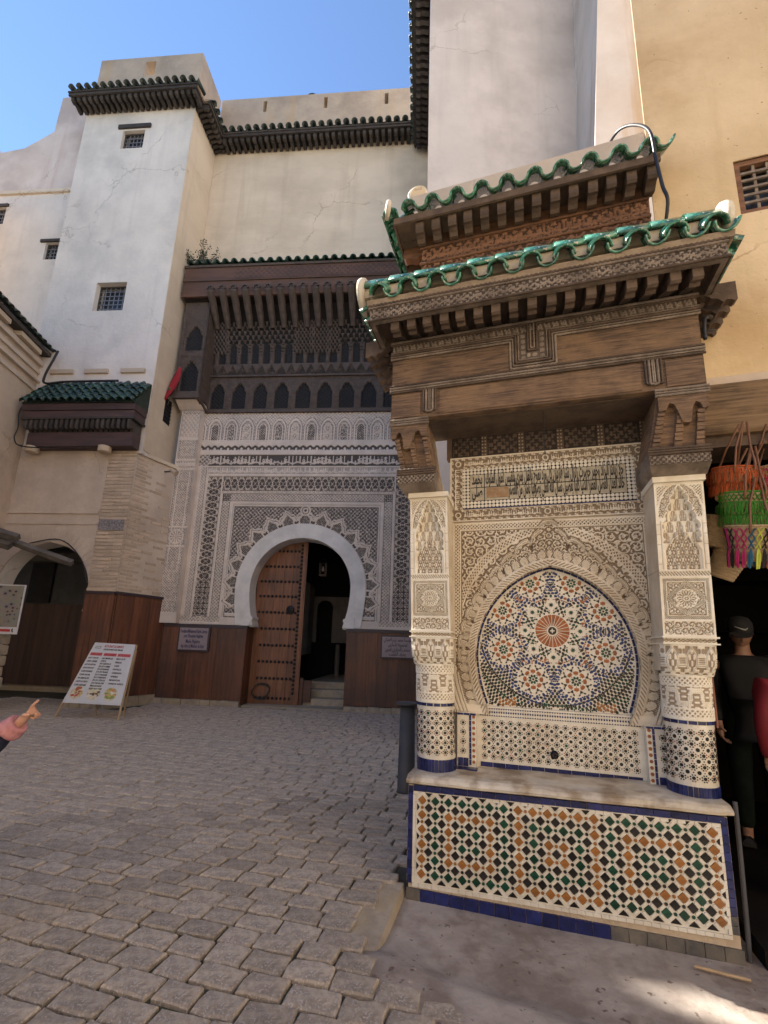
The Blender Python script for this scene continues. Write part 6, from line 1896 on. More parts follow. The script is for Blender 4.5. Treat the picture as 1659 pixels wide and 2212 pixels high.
    mb = MB(); mb.add([(l(-6.34), -.60, 8.30), (l(-6.34), -.06, 8.14), (l(-6.34), -.06, 8.22), (l(-6.34), -.60, 8.40), (l(-6.42), -.60, 8.30), (l(-6.42), -.06, 8.14), (l(-6.42), -.06, 8.22), (l(-6.42), -.60, 8.40)], [(0, 1, 2, 3), (7, 6, 5, 4), (4, 5, 1, 0), (3, 2, 6, 7)])
    obj('cornice', mb, M['wood_dark'], pr)
    obj('pier_foot', MB().prism([(-.54, 8.34), (.0, 8.34), (.0, 8.14), (-.20, 8.14)], l(-7.08), l(-6.38), axis='x'), M['stucco_far'], pr)
build_hood()

def side_wall():
    """the slanting return between tower and gate: brickwork over a timber dado"""
    t = bpy.data.objects['tower_house']
    ox, oy = -9.0, 10.46
    A, Bk = (-7.37, 10.462), (-6.84, 11.70)
    d = Vector((Bk[0] - A[0], Bk[1] - A[1])); L = d.length; d /= L; n = Vector((d.y, -d.x))
    def P(s, o, z, lean=0): return (A[0] + d.x * s + n.x * (o - lean) - ox, A[1] + d.y * s + n.y * (o - lean) - oy, z)
    def slab(name, s0, s1, o0, o1, z0, z1, m, l0=0, l1=0):
        V = [P(s0, o0, z0, l0), P(s1, o0, z0, l0), P(s1, o1, z0, l0), P(s0, o1, z0, l0), P(s0, o0, z1, l1), P(s1, o0, z1, l1), P(s1, o1, z1, l1), P(s0, o1, z1, l1)]
        mb = MB(); mb.add(V, [(3, 2, 1, 0), (4, 5, 6, 7), (0, 1, 5, 4), (1, 2, 6, 5), (2, 3, 7, 6), (3, 0, 4, 7)])
        return obj(name, mb, m, t)
    slab('side_wall', 0, L + .3, -.5, 0, 0, 6.30, M['beige2'], 0, .06)
    slab('ledge', -.06, L + .25, -.5, .07, 6.302, 6.40, M['cream'], .06, .06)
    z = 2.75; r = 0
    while z < 6.2:
        cuts = [0.02, .20, .50, .80, 1.1, L - .02] if r % 2 else [0.02, .35, .65, .95, 1.2, L - .02]
        for a, b in zip(cuts, cuts[1:]):
            if a > .34 and NR.random() < .80: continue
            lz = .06 * z / 6.3
            slab('brick', a + .006, b - .006, -.01, .008 + NR.uniform(0, .006), z, z + .062, M['brick'], lz, lz)
        z += .092; r += 1
    for k in range(6):
        slab('dado_plank', k * L / 6 + .002, (k + 1) * L / 6 - .002, .001, .055 + NR.uniform(-.005, .005), .22, 2.63, M['dado'])
    slab('dado_cap', -.03, L, .001, .085, 2.632, 2.70, M['signframe'])
    for k in range(6):
        slab('base_stone', k * L / 6 + .004, (k + 1) * L / 6 - .004, .001, .10 + NR.uniform(-.02, .02), -.04, .21, M['kerb'])
    # cream skin that paints warm bounced light onto the tower's right flank
    mb = MB(); holed(mb, .30, 1.39, 6.30, 17.79, 0, .02, [(.62, .98, 7.55, 8.30)])
    me = mb.mesh('flank_bounce_skin', M['cream']); me.transform(Matrix.Translation((-7.27 - ox + .022, 0, 0)) @ Matrix.Rotation(pi / 2, 4, 'Z'))
    obj('flank_bounce_skin', me, None, t)
    obj('flank_bounce_skin', MB().box(-7.268 - ox, -7.250 - ox, .004, .30, 6.41, 17.79), M['cream'], t)
    g = obj('grille_window', MB().box(-7.267 - ox, -7.262 - ox, .63, .97, 7.56, 8.29), M['void'], t)
    for k in range(5): obj('bar', MB().box(-7.252 - ox, -7.240 - ox, .66 + k * .065, .672 + k * .065, 7.56, 8.29), M['iron'], g)
    for k in range(6): obj('bar', MB().box(-7.2395 - ox, -7.23 - ox, .63, .97, 7.64 + k * .11, 7.652 + k * .11), M['iron'], g)
side_wall()
# ------------------------------------------------------------------ things on the walls
def quad_map(me, W, H, c):
    """lay a flat mesh drawn in 0..W x 0..H onto the quad c = (lower left, lower right, upper right, upper left), x-y to plane, z to its normal"""
    a, b, d, e = [Vector(p) for p in c]
    n = (b - a).cross(e - a).normalized()
    for v in me.vertices:
        s, t = v.co.x / W, v.co.y / H
        p = a * (1 - s) * (1 - t) + b * s * (1 - t) + d * s * t + e * (1 - s) * t
        v.co = p + n * v.co.z
    me.update()
def flat_text(body, size, m, x, y, width=None, align='L', ext=.001, res=1, name='lettering', bold=0.0):
    me, lo, hi = text_mesh(name, body, size, m, ext, res, bold)
    sx = min(1.0, width / (hi - lo)) if width and align == 'L' else (width / (hi - lo) if width else 1)
    off = -lo * sx if align == 'L' else -(lo + hi) / 2 * sx
    me.transform(Matrix.Translation((x + off, y, .002)) @ Matrix.Diagonal((sx, 1, 1, 1)))
    return me

def menu_board():
    t = thing('menu_board', 'white restaurant menu board with food pictures leaning on wooden legs by the brick pier', 'menu board', (-6.6, 9.1, 0))
    o = Vector((6.6, -9.1, 0))
    c = [Vector(p) + o for p in ((-7.20, 9.08, .285), (-5.955, 9.08, .275), (-6.00, 9.36, 1.470), (-6.905, 9.36, 1.488))]
    W, H = 1.0, 1.1
    n = (c[1] - c[0]).cross(c[3] - c[0]).normalized()
    mb = MB(); mb.add([tuple(p) for p in c] + [tuple(p - n * .018) for p in c], [(0, 1, 2, 3), (7, 6, 5, 4), (4, 5, 1, 0), (5, 6, 2, 1), (6, 7, 3, 2), (7, 4, 0, 3)])
    obj('board', mb, M['paper'], t)
    for a, b in ((c[3], c[0]), (c[2], c[1])):
        d = (b - a).normalized(); e = a + d * ((b - a).length + .30)
        e = a + d * ((a.z - .0) / -d.z)
        obj('leg', MB().tube([a - n * .045, e - n * .03], .022, 4), M['stick'], t)
        obj('leg', MB().tube([a - n * .06 - Vector((0, 0, .1)), Vector((a.x * .55 + b.x * .45 + (.24 if a is c[3] else -.20), a.y + .22, 0))], .018, 4), M['stick'], t)
    def put(me, name='lettering'): quad_map(me, W, H, c); link(name, me, t)
    def rect(x0, x1, y0, y1, m, z=.002, name='print'):
        mb = MB().box(x0, x1, y0, y1, .0005, z); put(mb.mesh(name, m), name)
    put(flat_text('RESTAURANT LES REMPARTS', .062, M['ink_red'], .28, 1.02, .46, bold=.001))
    put(flat_text('CAFE RESTAURANT AVEC TERRASSE', .042, M['ink_black'], .28, .965, .46, bold=.001))
    mb = MB(); mb.tube([(.06, 1.0, .002), (.20, .995, .002), (.19, 1.02, .002), (.21, 1.03, .002)], .004, 4); mb.tube([(.06, 1.03, .002), (.19, 1.03, .002)], .003, 4); put(mb.mesh('logo', M['ink_black']), 'logo')
    def col(x, y, head, items, w, dy, hw):
        rect(x, x + hw, y - .008, y + .05, mat('pink_print', (.55, .16, .18), None, rough=.6), .0012)
        put(flat_text(head, .055, M['ink_red'], x, y, hw, bold=.0015))
        for k, s in enumerate(items): put(flat_text(s, .042, M['ink_black'], x, y - .065 - k * dy, w, bold=.0012))
    col(.035, .865, 'BOISSONS CHAUDES', ['LAIT CHAUD', 'CAFE CREME', 'LAIT AU LIPTON', 'LAIT AU CHOCOLAT', 'CAFE EXPRESS', 'CAFE NOIR', 'THE ORIENTAL SEC', 'CAPPUCCINO', 'CAFE SEPARE'], .23, .062, .27)
    col(.345, .865, 'RAFRAICHISSEMENTS', ['EAU MINERALE', 'SODA', 'EAU GAZEUSE 1/2', 'JUS DE POMME', 'JUS DE BANANE', 'JUS DE FRAISE', "JUS D'ORANGE", "JUS D'AMANDE", 'JUS DE CITRON', 'JUS PANACHE', 'MILKSHAKE', 'SALADE MAROCAINE'], .24, .050, .29)
    col(.665, .865, 'PATISSERIES', ['BRIOUATE', 'FEKKAS', 'CAKE', 'PASTILLA', 'CHEBAKIA', 'GHRIBA', 'MHANCHA', 'CORNE DE GAZELLE'], .29, .064, .29)
    R_ = random.Random(5)
    for cx, m1, ms in ((.165, 'ink_red', ((.45, .10, .06), (.55, .45, .2), (.30, .15, .08))), (.47, 'x', ((.62, .55, .36), (.66, .6, .45), (.12, .06, .04))), (.77, 'x', ((.50, .40, .12), (.55, .25, .10), (.22, .30, .08)))):
        pl = MB().lathe([(.118, .0005), (.118, .002)], 18, T=Matrix.Translation((cx, .185, 0))); put(pl.mesh('plate_picture', mat('plate_print', (.68, .66, .60), (.5, .4, .2), 9, .5)), 'plate_picture')
        for k in range(22):
            a = R_.uniform(0, 6.28); r = .085 * sqrt(R_.random()); s = R_.uniform(.012, .034)
            col_ = ms[k % 3]
            q = MB().lathe([(s, .002), (s * .9, .0032 + k * .0001)], 7, T=Matrix.Translation((cx + r * cos(a), .185 + r * sin(a), 0)) @ Matrix.Diagonal((1.3, .8, 1, 1)))
            put(q.mesh('food_picture', mat('food_print_%s' % '_'.join(str(int(100 * v)) for v in col_), col_, None, rough=.6)), 'food_picture')
    rect(.02, .98, .025, .035, M['paper'], .003)
menu_board()

def signs():
    t = thing('french_sign', 'small framed museum plaque with French lettering, left of the studded door', 'sign', (-5.895, 11.66, 1.64))
    obj('frame', MB().box(-.43, .43, -.03, .012, -.325, .325), M['signframe'], t)
    obj('plate', MB().box(-.385, .385, -.042, -.031, -.28, .28), M['signplate'], t)
    for k, (s, w) in enumerate((('Fondation Mohammed Karim Lamrani', .72), ("pour l'Ensemble Nejjarine", .52), ('Musée Nejjarine', .38), ('des Arts et Métiers du Bois', .62))):
        text('lettering', s, .135, M['ink_blue'], t, 0, -.044, (.15, .03, -.11, -.23)[k], width=w, res=1, bold=.002)
    t = thing('arabic_sign', 'small framed museum plaque with Arabic lettering, right of the door beside the fountain', 'sign', (-.565, 11.66, 1.60))
    obj('frame', MB().box(-.43, .43, -.03, .012, -.29, .29), M['signframe'], t)
    obj('plate', MB().box(-.39, .39, -.042, -.031, -.25, .25), M['signplate'], t)
    for k, (s, w) in enumerate((('مؤسسة محمد كريم العمراني', .70), ('لمجموعة النجارين', .48), ('متحف النجارين لفنون', .62), ('وحرف الخشب', .42))):
        text('lettering', shape_ar(s), .12, M['ink_black'], t, 0, -.044, (.14, .02, -.10, -.21)[k], width=w, res=1, bold=.002)
signs()

def wall_things():
    for x, lb in ((-10.08, 'beige drum floodlight under the left end of the tiled canopy'), (-8.09, 'beige drum floodlight under the canopy above the brick pier')):
        t = thing('floodlight', lb, 'floodlight', (x, 10.18, 6.2), 0, 'drum floodlights under the canopy')
        obj('drum', MB().lathe([(.14, 0), (.155, .02), (.155, .15), (.09, .17), (.001, .17)], 16), M['lampcream'], t, smooth=False)
        obj('clamp', MB().box(-.03, .03, .06, .28, .10, .14), M['lampcream'], t)
    t = thing('ledge_floodlight', 'small cream floodlight on an arm on the slanting ledge beside the portal', 'floodlight', (-7.0, 11.25, 6.12))
    obj('arm', MB().tube([(-.10, .02, .0), (.10, -.05, -.02), (.22, -.12, -.06)], .022, 6), M['pole'], t)
    obj('head', MB().lathe([(.05, -.10), (.06, .05), (.085, .10), (.001, .10)], 10, T=Matrix.Translation((.26, -.14, -.06)) @ Matrix.Rotation(2.2, 4, 'Y')), M['lampcream'], t)
    f = thing('flag', 'red flag with green star hanging folded beside the dark cedar hood', 'flag', (-7.24, 11.2, 8.2))
    obj('pole', MB().tube([(0, 0, -.1), (.12, -.06, .45), (.32, -.14, 1.02)], .012, 6), M['pole'], f)
    V = []; F = []
    for i in range(9):
        tt = i / 8
        for j in range(5):
            w = (.07 + .20 * sin(pi * min(1, tt * 1.1)) * .9)
            V.append((.30 - .30 * tt + (j / 4 - .5) * w, -.14 + .05 * sin(j * 2.1 + tt * 3), .98 - 1.02 * tt - .10 * (j / 4) * sin(pi * tt)))
    for i in range(8):
        for j in range(4): F.append((i * 5 + j, i * 5 + j + 1, i * 5 + j + 6, i * 5 + j + 5))
    mb = MB(); mb.add(V, F); me = mb.mesh('cloth', M['flagred'], True); o = link('cloth', me, f)
    md = o.modifiers.new('thickness', 'SOLIDIFY'); md.thickness = .006
    obj('star', MB().prism([(.12 + .06 * (1 if k % 2 == 0 else .4) * cos(pi / 2 + k * pi / 5), .28 + .06 * (1 if k % 2 == 0 else .4) * sin(pi / 2 + k * pi / 5)) for k in range(10)], -.225, -.215), M['flaggreen'], f)
    # drum antenna behind the fountain's upper roof
    t = thing('drum_antenna', 'round white drum antenna, face tinted cream for bounced light, above the fountain roof', 'antenna', (-.10, 4.19, 6.62), radians(-8))
    T = Matrix.Rotation(pi / 2, 4, 'X')
    obj('rim', MB().lathe([(.112, -.10), (.112, .0), (.098, .010), (.094, .0)], 28, T=Matrix.Translation((-.012, .0, 0)) @ T), M['dishrim'], t, smooth=False)
    obj('cover', MB().lathe([(.094, -.01), (.094, .016), (.080, .022), (.001, .022)], 28, T=T), M['dish'], t, smooth=False)
    text('maker_mark', 'SIAE', .035, M['lampcream'], t, .0, -.0235, .025, width=.08, res=1)
    obj('bracket', MB().box(-.02, .02, .02, .12, -.36, .02), M['greypaint'], t)
    # shrub rooted on the hood
    t = thing('wild_shrub', 'wild leafy shrub growing on the tiles of the portal hood', 'plant', (-6.78, 11.15, 12.60))
    st = MB(); lf = MB(); rr = random.Random(4)
    for k in range(17):
        a = rr.uniform(-1, 1); h = rr.uniform(.3, 1.0) * (1 - .5 * abs(a)); x = a * .62
        pts = [(x * .25, rr.uniform(-.1, .1), 0), (x * .6, rr.uniform(-.15, .1), h * .5), (x, rr.uniform(-.2, .1), h)]
        st.tube(pts, [.014, .009, .004], 4)
        for q in range(26):
            u = rr.uniform(.25, 1.0); i = 0 if u < .5 else 1; w = (u - .5 * i) * 2
            p = Vector(pts[i]).lerp(Vector(pts[i + 1]), w) + Vector((rr.uniform(-.07, .07), rr.uniform(-.07, .07), rr.uniform(-.04, .07)))
            d = Vector((rr.uniform(-1, 1), rr.uniform(-1, 1), rr.uniform(-.3, 1))).normalized(); s = d.cross(Vector((.3, .5, .8))).normalized()
            L = rr.uniform(.045, .085)
            lf.add([p, p + d * L * .5 + s * L * .22, p + d * L, p + d * L * .5 - s * L * .22], [(0, 1, 2, 3)])
    obj('stem', st, M['pole'], t); obj('foliage', lf, M['leaf'], t, kind='stuff')
    # loose barrel tile lying on the parapet
    t = thing('loose_tile', 'dark upturned clay tiles lying on top of the museum parapet', 'roof tile', (-4.10, 11.98, 20.345))
    obj('tile', tile_mesh('tile', .38, .5, M['green_dark'], 10, .02), None, t); obj('tile', tile_mesh('tile', .30, .3, M['green_dark'], 8, .02), None, t, (-.42, .05, -.06))
    # lantern in the doorway
    t = thing('hall_lantern', 'small glass lantern hanging in the dark doorway', 'lantern', (-3.0, 13.5, 3.68))
    for sx in (-1, 1):
        for sy in (-1, 1): obj('post', MB().box(sx * .085 - .008, sx * .085 + .008, sy * .085 - .008, sy * .085 + .008, 0, .36), M['signplate'], t)
    obj('base', MB().box(-.10, .10, -.10, .10, -.03, .0), M['signplate'], t); obj('lid', MB().lathe([(.13, .36), (.06, .46), (.012, .50), (.012, .9)], 8), M['iron'], t)
    obj('bulb', MB().lathe([(.001, .1), (.04, .13), (.03, .2), (.012, .26), (.001, .27)], 10), M['paper'], t, smooth=True)
    obj('rod', MB().tube([(0, 0, .9), (0, 0, 2.5)], .008, 5), M['iron'], t)
    # cables
    def cable(lb, pts, r=.012, T=None):
        pts = [Vector(p) for p in pts]
        out = []
        for i in range(len(pts) - 1):
            p0 = pts[max(i - 1, 0)]; p1 = pts[i]; p2 = pts[i + 1]; p3 = pts[min(i + 2, len(pts) - 1)]
            for k in range(6):
                u = k / 6
                out.append(.5 * ((2 * p1) + (p2 - p0) * u + (2 * p0 - 5 * p1 + 4 * p2 - p3) * u * u + (3 * p1 - p0 - 3 * p2 + p3) * u ** 3))
        out.append(pts[-1])
        o = obj('cable', MB().tube(out, r, 7), M['cable'], smooth=True); tag(o, lb, 'cable')
        if T is not None: o.matrix_world = T
        return o
    FM = Matrix.Translation((-.07, 3.535, 0)) @ Matrix.Rotation(FA, 4, 'Z')
    cable('thick black cable arching over the upper fountain roof', [(1.78, .80, 6.70), (1.82, .77, 6.78), (1.90, .68, 6.82), (1.965, .45, 6.55), (1.985, .12, 6.02), (2.005, .10, 5.68), (2.030, .10, 5.40), (2.055, .11, 5.22), (2.03, .30, 4.95)], .014, FM)
    cable('thin black cables bunched under the right end of the fountain eave', [(2.32, .42, 4.26), (2.30, .25, 4.20), (2.25, .12, 4.13), (2.19, .06, 4.08), (2.165, .03, 3.98), (2.160, .02, 3.88)], .014, FM)
    cable('loose black wire looping below the fountain eave beside the ochre wall', [(2.32, .40, 4.22), (2.31, .20, 4.06), (2.24, .06, 3.97), (2.17, .02, 3.95)], .005, FM)
    cable('thin black wire running down the wall above the fountain ridge', [(2.10, .445, 5.4), (2.085, .44, 5.1), (2.09, .44, 4.8), (2.07, .44, 4.6)], .006, FM)
    cable('black cable dropping from the left house eave to the tiled canopy', [(-9.98, 10.25, 9.2), (-10.02, 10.2, 8.9), (-10.22, 10.25, 8.45), (-10.18, 10.28, 8.25), (-9.6, 10.30, 8.30), (-8.2, 10.38, 8.36)], .030)
    cable('thin black wire looping down beside the left end of the canopy', [(-10.30, 9.95, 7.5), (-10.42, 9.95, 7.2), (-10.36, 9.95, 6.8), (-10.42, 9.97, 6.5), (-10.2, 10.0, 6.30), (-9.2, 10.05, 6.26), (-8.5, 10.08, 6.30)], .016)
    cable('black wire hanging along the dark arch of the passage', [(-8.13, 10.40, 2.9), (-8.4, 10.38, 3.5), (-9.0, 10.36, 3.95), (-9.8, 10.36, 3.85)], .014)
    lp = []
    for k in range(40):
        a = k * .85; lp.append((-4.15 + (.24 + .05 * sin(k * 1.7)) * cos(a), 12.10 + .01 * sin(k), .36 + (.20 + .05 * cos(k * 2.3)) * sin(a)))
    o = obj('wire_coil', MB().tube(lp, .008, 5), M['cable']); tag(o, 'tangled coil of black wire against the foot of the studded door', 'wire coil')
    # pipe beside the basin
    o = obj('drain_pipe', MB().tube([(2.035, .10, .74), (2.028, .09, .45), (2.010, .06, .09), (2.0, .05, -.10)], .013, 10), M['greypaint']); tag(o, 'thin grey pipe rising beside the right end of the basin', 'pipe'); o.matrix_world = FM
    # grey bin behind the basin
    t = thing('grey_litter_post', 'slim grey metal post with round flat top behind the fountain basin', 'post', (-.135, 5.6, 0))
    obj('post', MB().lathe([(.11, 0), (.10, .03), (.085, .94)], 20), M['greypaint'], t, smooth=True); obj('top_plate', MB().lathe([(.13, .94), (.135, .95), (.135, .968), (.001, .972)], 22), M['greypaint'], t)
wall_things()

def stall():
    t = thing('wooden_awning', 'old grey timber awning jutting out at the left edge', 'awning', (-9.4, 9.3, 3.2))
    obj('beam', MB().tube([(-.7, -.35, .74), (1.46, .30, .03)], .085, 4), M['pole'], t)
    obj('beam', MB().tube([(-.7, -.55, .60), (.35, -.2, .30)], .10, 4), M['pole'], t)
    obj('plank', MB().tube([(-.8, -.6, .85), (.55, -.25, .48)], .09, 4), M['pole'], t)
    obj('brace', MB().tube([(-.5, -.5, .0), (.15, -.1, .40)], .04, 4), M['pole'], t)
    t = thing('tannery_poster', 'poster photograph of round dyeing vats hung at the left edge', 'poster', (-8.95, 9.2, 1.62))
    m = bpy.data.materials.new('vat_photo_print'); m.use_nodes = True; nt = m.node_tree; N = nt.nodes; L = nt.links
    tc = N.new('ShaderNodeTexCoord'); vo = N.new('ShaderNodeTexVoronoi'); vo.inputs['Scale'].default_value = 9; vo.inputs['Randomness'].default_value = .6
    mp = N.new('ShaderNodeMapping'); mp.inputs['Scale'].default_value = (1, 1, 1.5); L.new(tc.outputs['Object'], mp.inputs['Vector']); L.new(mp.outputs['Vector'], vo.inputs['Vector'])
    cr = N.new('ShaderNodeValToRGB'); cr.color_ramp.elements[0].position = .28; cr.color_ramp.elements[0].color = (.05, .035, .04, 1); cr.color_ramp.elements[1].position = .36; cr.color_ramp.elements[1].color = (.26, .24, .215, 1)
    L.new(vo.outputs['Distance'], cr.inputs['Fac'])
    mx = N.new('ShaderNodeMix'); mx.data_type = 'RGBA'; mx.blend_type = 'MULTIPLY'; mx.inputs[0].default_value = .22
    L.new(cr.outputs['Color'], mx.inputs[6]); L.new(vo.outputs['Color'], mx.inputs[7]); L.new(mx.outputs[2], N['Principled BSDF'].inputs['Base Color'])
    obj('board', MB().box(-.42, .36, .0, .02, -.02, 1.04), M['paper'], t)
    obj('photograph', MB().box(-.42, .335, -.004, -.0005, .13, 1.02), m, t)
    obj('caption_strip', MB().box(-.42, .20, -.004, -.0005, .03, .085), M['ink_red'], t)
    obj('logo', MB().tube([(.25, -.003, .10), (.24, -.003, .06), (.265, -.003, .02)], .012, 5), M['ink_black'], t)
    t = thing('stone_pillar', 'rough stone pillar below the poster at the left edge', 'pillar', (-9.25, 9.32, 0))
    for k in range(7):
        for q in range(2):
            x0 = -.28 + q * .26 + NR.uniform(-.03, .03)
            obj('stone', MB().box(x0, x0 + .25, -.06 + NR.uniform(-.02, .02), .2, .01 + k * .228, .01 + k * .228 + .215, bev=.02), M['kerb'], t)
stall()

# ------------------------------------------------------------------ baskets at the shop front
FM = Matrix.Translation((-.07, 3.535, 0)) @ Matrix.Rotation(FA, 4, 'Z')
def basket(lb, u, v, z, rt, rb, h, tilt, style, ry=0.0, group='woven baskets hanging in the shop opening', handles=True):
    p = FM @ Vector((u, v, z))
    t = thing('basket', lb, 'basket', p, FA, group)
    t.rotation_euler = (tilt, ry, FA)
    prof = [(rb * .9, .004), (rb, .0), (rt, h), (rt + .006, h + .004), (rt - .010, h), (rb - .008, .012), (.001, .010)]
    mb = MB()
    for k in range(9):
        a, b = k / 9, (k + 1) / 9
        r0, r1 = rb + (rt - rb) * a, rb + (rt - rb) * b
        mb.lathe([(r0, h * a), (r0 + .006, h * (a + b) / 2), (r1, h * b)], 28)
    mb.lathe([(rt - .004, h), (rb - .006, .01), (.001, .01)], 28)
    obj('body', mb, M['straw'], t)
    rr = random.Random(int(u * 1000 + z * 77))
    def yarn(name, col):
        return mat(name, col, tuple(c * .7 for c in col), 60, .9, .5, 160, stretch=(1, 1, .1))
    def fringe(z0, ln, m, n=190):
        q = MB()
        for k in range(n):
            a = 2 * pi * k / n + rr.uniform(-.02, .02); f = z0 / h; r = rb + (rt - rb) * f + .006
            l = ln * rr.uniform(.8, 1.1); w = .0026; o = rr.uniform(.006, .030); sw = rr.uniform(-.11, .11)
            c_, s_ = cos(a), sin(a)
            pts = [(r, a, z0), (r + o, a + sw * .3, z0 - l * .35), (r + o * .9, a + sw, z0 - l)]
            vs = []
            for (R_, A, Z) in pts:
                for d in (-w, w): vs.append((R_ * cos(A + d / r), R_ * sin(A + d / r), Z))
            q.add(vs, [(0, 1, 3, 2), (2, 3, 5, 4)])
        return obj('fringe', q, m, t, kind='stuff')
    def zig(z0, hh, m, n=14, r_=.0045):
        for s in (0, .5):
            pts = []
            for k in range(4 * n + 1):
                a = 2 * pi * (k / (4 * n)); zz = z0 + hh * abs(((k / 4 + s) % 1) * 2 - 1); rr_ = rb + (rt - rb) * zz / h + .007
                pts.append((rr_ * cos(a), rr_ * sin(a), zz))
            obj('yarn_zigzag', MB().tube(pts, r_, 4, cap=False), m, t)
    def rim(m):
        pts = [(rt * cos(2 * pi * k / 28), rt * sin(2 * pi * k / 28), h + .003) for k in range(29)]
        obj('rim', MB().tube(pts, .008, 6, cap=False), m, t)
    if style == 'orange':
        m = yarn('orange_yarn', (.50, .098, .022)); fringe(h * .97, .11, m); fringe(h * .55, .10, m); rim(m)
    elif style == 'green':
        m = yarn('green_yarn', (.05, .24, .022)); m2 = yarn('lime_yarn', (.30, .42, .08)); rim(m); zig(h * .76, h * .2, m, 16); fringe(h * .74, .09, m); fringe(h * .36, .085, m); zig(h * .36, h * .2, m, 14)
    elif style == 'multi':
        rim(M['straw'])
        cols = [(.015, .014, .016), (.45, .02, .13), (.45, .02, .13), (.02, .12, .22), (.55, .62, .08), (.016, .015, .015), (.62, .14, .02), (.50, .58, .10), (.05, .15, .30), (.02, .02, .02), (.48, .03, .20)]
        n = 20
        for k in range(n):
            a = 2 * pi * k / n; c_ = cols[k % len(cols)]; m = yarn('yarn_%d' % (k % len(cols)), c_)
            for s in (-1, 1):
                pts = []
                for q in range(9):
                    zz = h * (.94 - .56 * q / 8); r_ = rb + (rt - rb) * zz / h + .008
                    A = a + s * .125 * abs(((q / 2) % 2) - 1) ; pts.append((r_ * cos(A), r_ * sin(A), zz))
                obj('yarn_lattice', MB().tube(pts, .0048, 4), m, t)
            q = MB()
            for j in range(7):
                A = a + rr.uniform(-.09, .09); r_ = rb + (rt - rb) * .38 + .010
                q.tube([(r_ * cos(a), r_ * sin(a), h * .38), (r_ * 1.04 * cos(A), r_ * 1.04 * sin(A), h * .2), (r_ * 1.0 * cos(A), r_ * 1.0 * sin(A), -.03 + rr.uniform(-.02, .02))], [.004, .006, .005], 4)
            obj('tassel', q, m, t)
    else: rim(M['straw'])
    if handles:
        for s in (-1, 1):
            for w in (-.06, .06):
                r_ = rt + .006
                pts = [(w, s * r_, h * .80), (w, s * r_ * 1.0, h + .02), (w * .7, s * r_ * .6, h + .16), (w * .2 + .02, s * .03, h + .34)]
                obj('strap', MB().tube(pts, .0075, 6), M['leather'], t, smooth=True)
    return t
basket('orange fringed basket, top of the hanging stack right of the fountain', 2.335, .36, 2.74, .145, .105, .23, .22, 'orange', .10)
basket('bright orange fringed basket behind the top basket of the hanging stack', 2.48, .52, 2.72, .13, .10, .22, .12, 'orange', .25)
basket('green fringed basket, middle of the hanging stack right of the fountain', 2.365, .33, 2.53, .150, .115, .235, .20, 'green', .08)
basket('straw basket with multicoloured yarn lattice, bottom of the hanging stack', 2.365, .31, 2.275, .145, .090, .245, .24, 'multi', .04)
basket('straw basket with colourful tassels hanging at the right picture edge', 2.64, .40, 2.74, .15, .10, .24, .15, 'multi', -.08)
basket('plain straw basket hanging in shadow behind the green basket', 2.26, .56, 2.43, .13, .10, .22, .2, 'plain', .35, handles=False)
basket('plain straw basket hanging in shadow behind the tasselled basket', 2.28, .60, 2.20, .12, .085, .22, .25, 'plain', .40, handles=False)

# ------------------------------------------------------------------ people
def skin_mesh(name, J, E, m, sub=2, root=None):
    """one continuous body grown round a skeleton: J = {joint: (pos, radius)}"""
    names = list(J); ix = {n: i for i, n in enumerate(names)}
    me = bpy.data.meshes.new(name); me.from_pydata([J[n][0] for n in names], [(ix[a], ix[b]) for a, b in E], [])
    o = bpy.data.objects.new(name, me); COL.objects.link(o)
    o.modifiers.new('skin', 'SKIN').use_smooth_shade = True
    for i, n in enumerate(names):
        r = J[n][1]; v = me.skin_vertices[0].data[i]; v.radius = r if isinstance(r, tuple) else (r, r); v.use_root = (n == (root or names[0]))
    s = o.modifiers.new('sub', 'SUBSURF'); s.levels = sub; s.render_levels = sub
    dg = bpy.context.evaluated_depsgraph_get(); dg.update()
    out = bpy.data.meshes.new_from_object(o.evaluated_get(dg)); out.name = name
    bpy.data.objects.remove(o); out.materials.clear(); out.materials.append(m)
    out.polygons.foreach_set('use_smooth', [True] * len(out.polygons))
    return out
def merge(name, meshes, mats):
    mb = MB()
    for me, mi in meshes: mb.add([tuple(v.co) for v in me.vertices], [tuple(p.vertices) for p in me.polygons], mi)
    return mb.mesh(name, mats, True)
def hand(J, E, wrist, d, up, side, curls, L=.185, s=1.0):
    """palm and five fingers; d points along the hand, side to the thumb, up out of its back. curls: bend (radians) per finger, thumb first"""
    d = Vector(d).normalized(); up = Vector(up).normalized(); side = Vector(side).normalized()
    w = Vector(J[wrist][0]); k = L
    J['palm'] = (tuple(w + d * k * .22), (.026 * s, .017 * s)); E.append((wrist, 'palm'))
    J['knuckles'] = (tuple(w + d * k * .44), (.031 * s, .014 * s)); E.append(('palm', 'knuckles'))
    for f, (off, ln) in enumerate(((.34, .50), (.12, .56), (-.10, .52), (-.32, .42))):
        c = curls[f + 1]; p = w + d * k * .46 + side * (off * .072 * s); prev = 'knuckles'
        a = 0; dirv = d
        for j in range(3):
            a += c * (1.0 if j == 0 else 1.15)
            dirv = d * cos(a) - up * sin(a)
            p = p + dirv * (ln * k * (.44, .32, .24)[j])
            nm = 'f%d%d' % (f, j); J[nm] = (tuple(p), (.0095, .0088, .0072)[j] * s); E.append((prev, nm)); prev = nm
    p = w + d * k * .12 + side * .030 * s; prev = 'palm'
    for j in range(2):
        v = (d * .75 + side * (.75 - curls[0] * (.5 + j)) - up * .35 * (1 + j)).normalized()
        p = p + v * k * .20; nm = 't%d' % j; J[nm] = (tuple(p), (.0115, .0092)[j] * s); E.append((prev, nm)); prev = nm
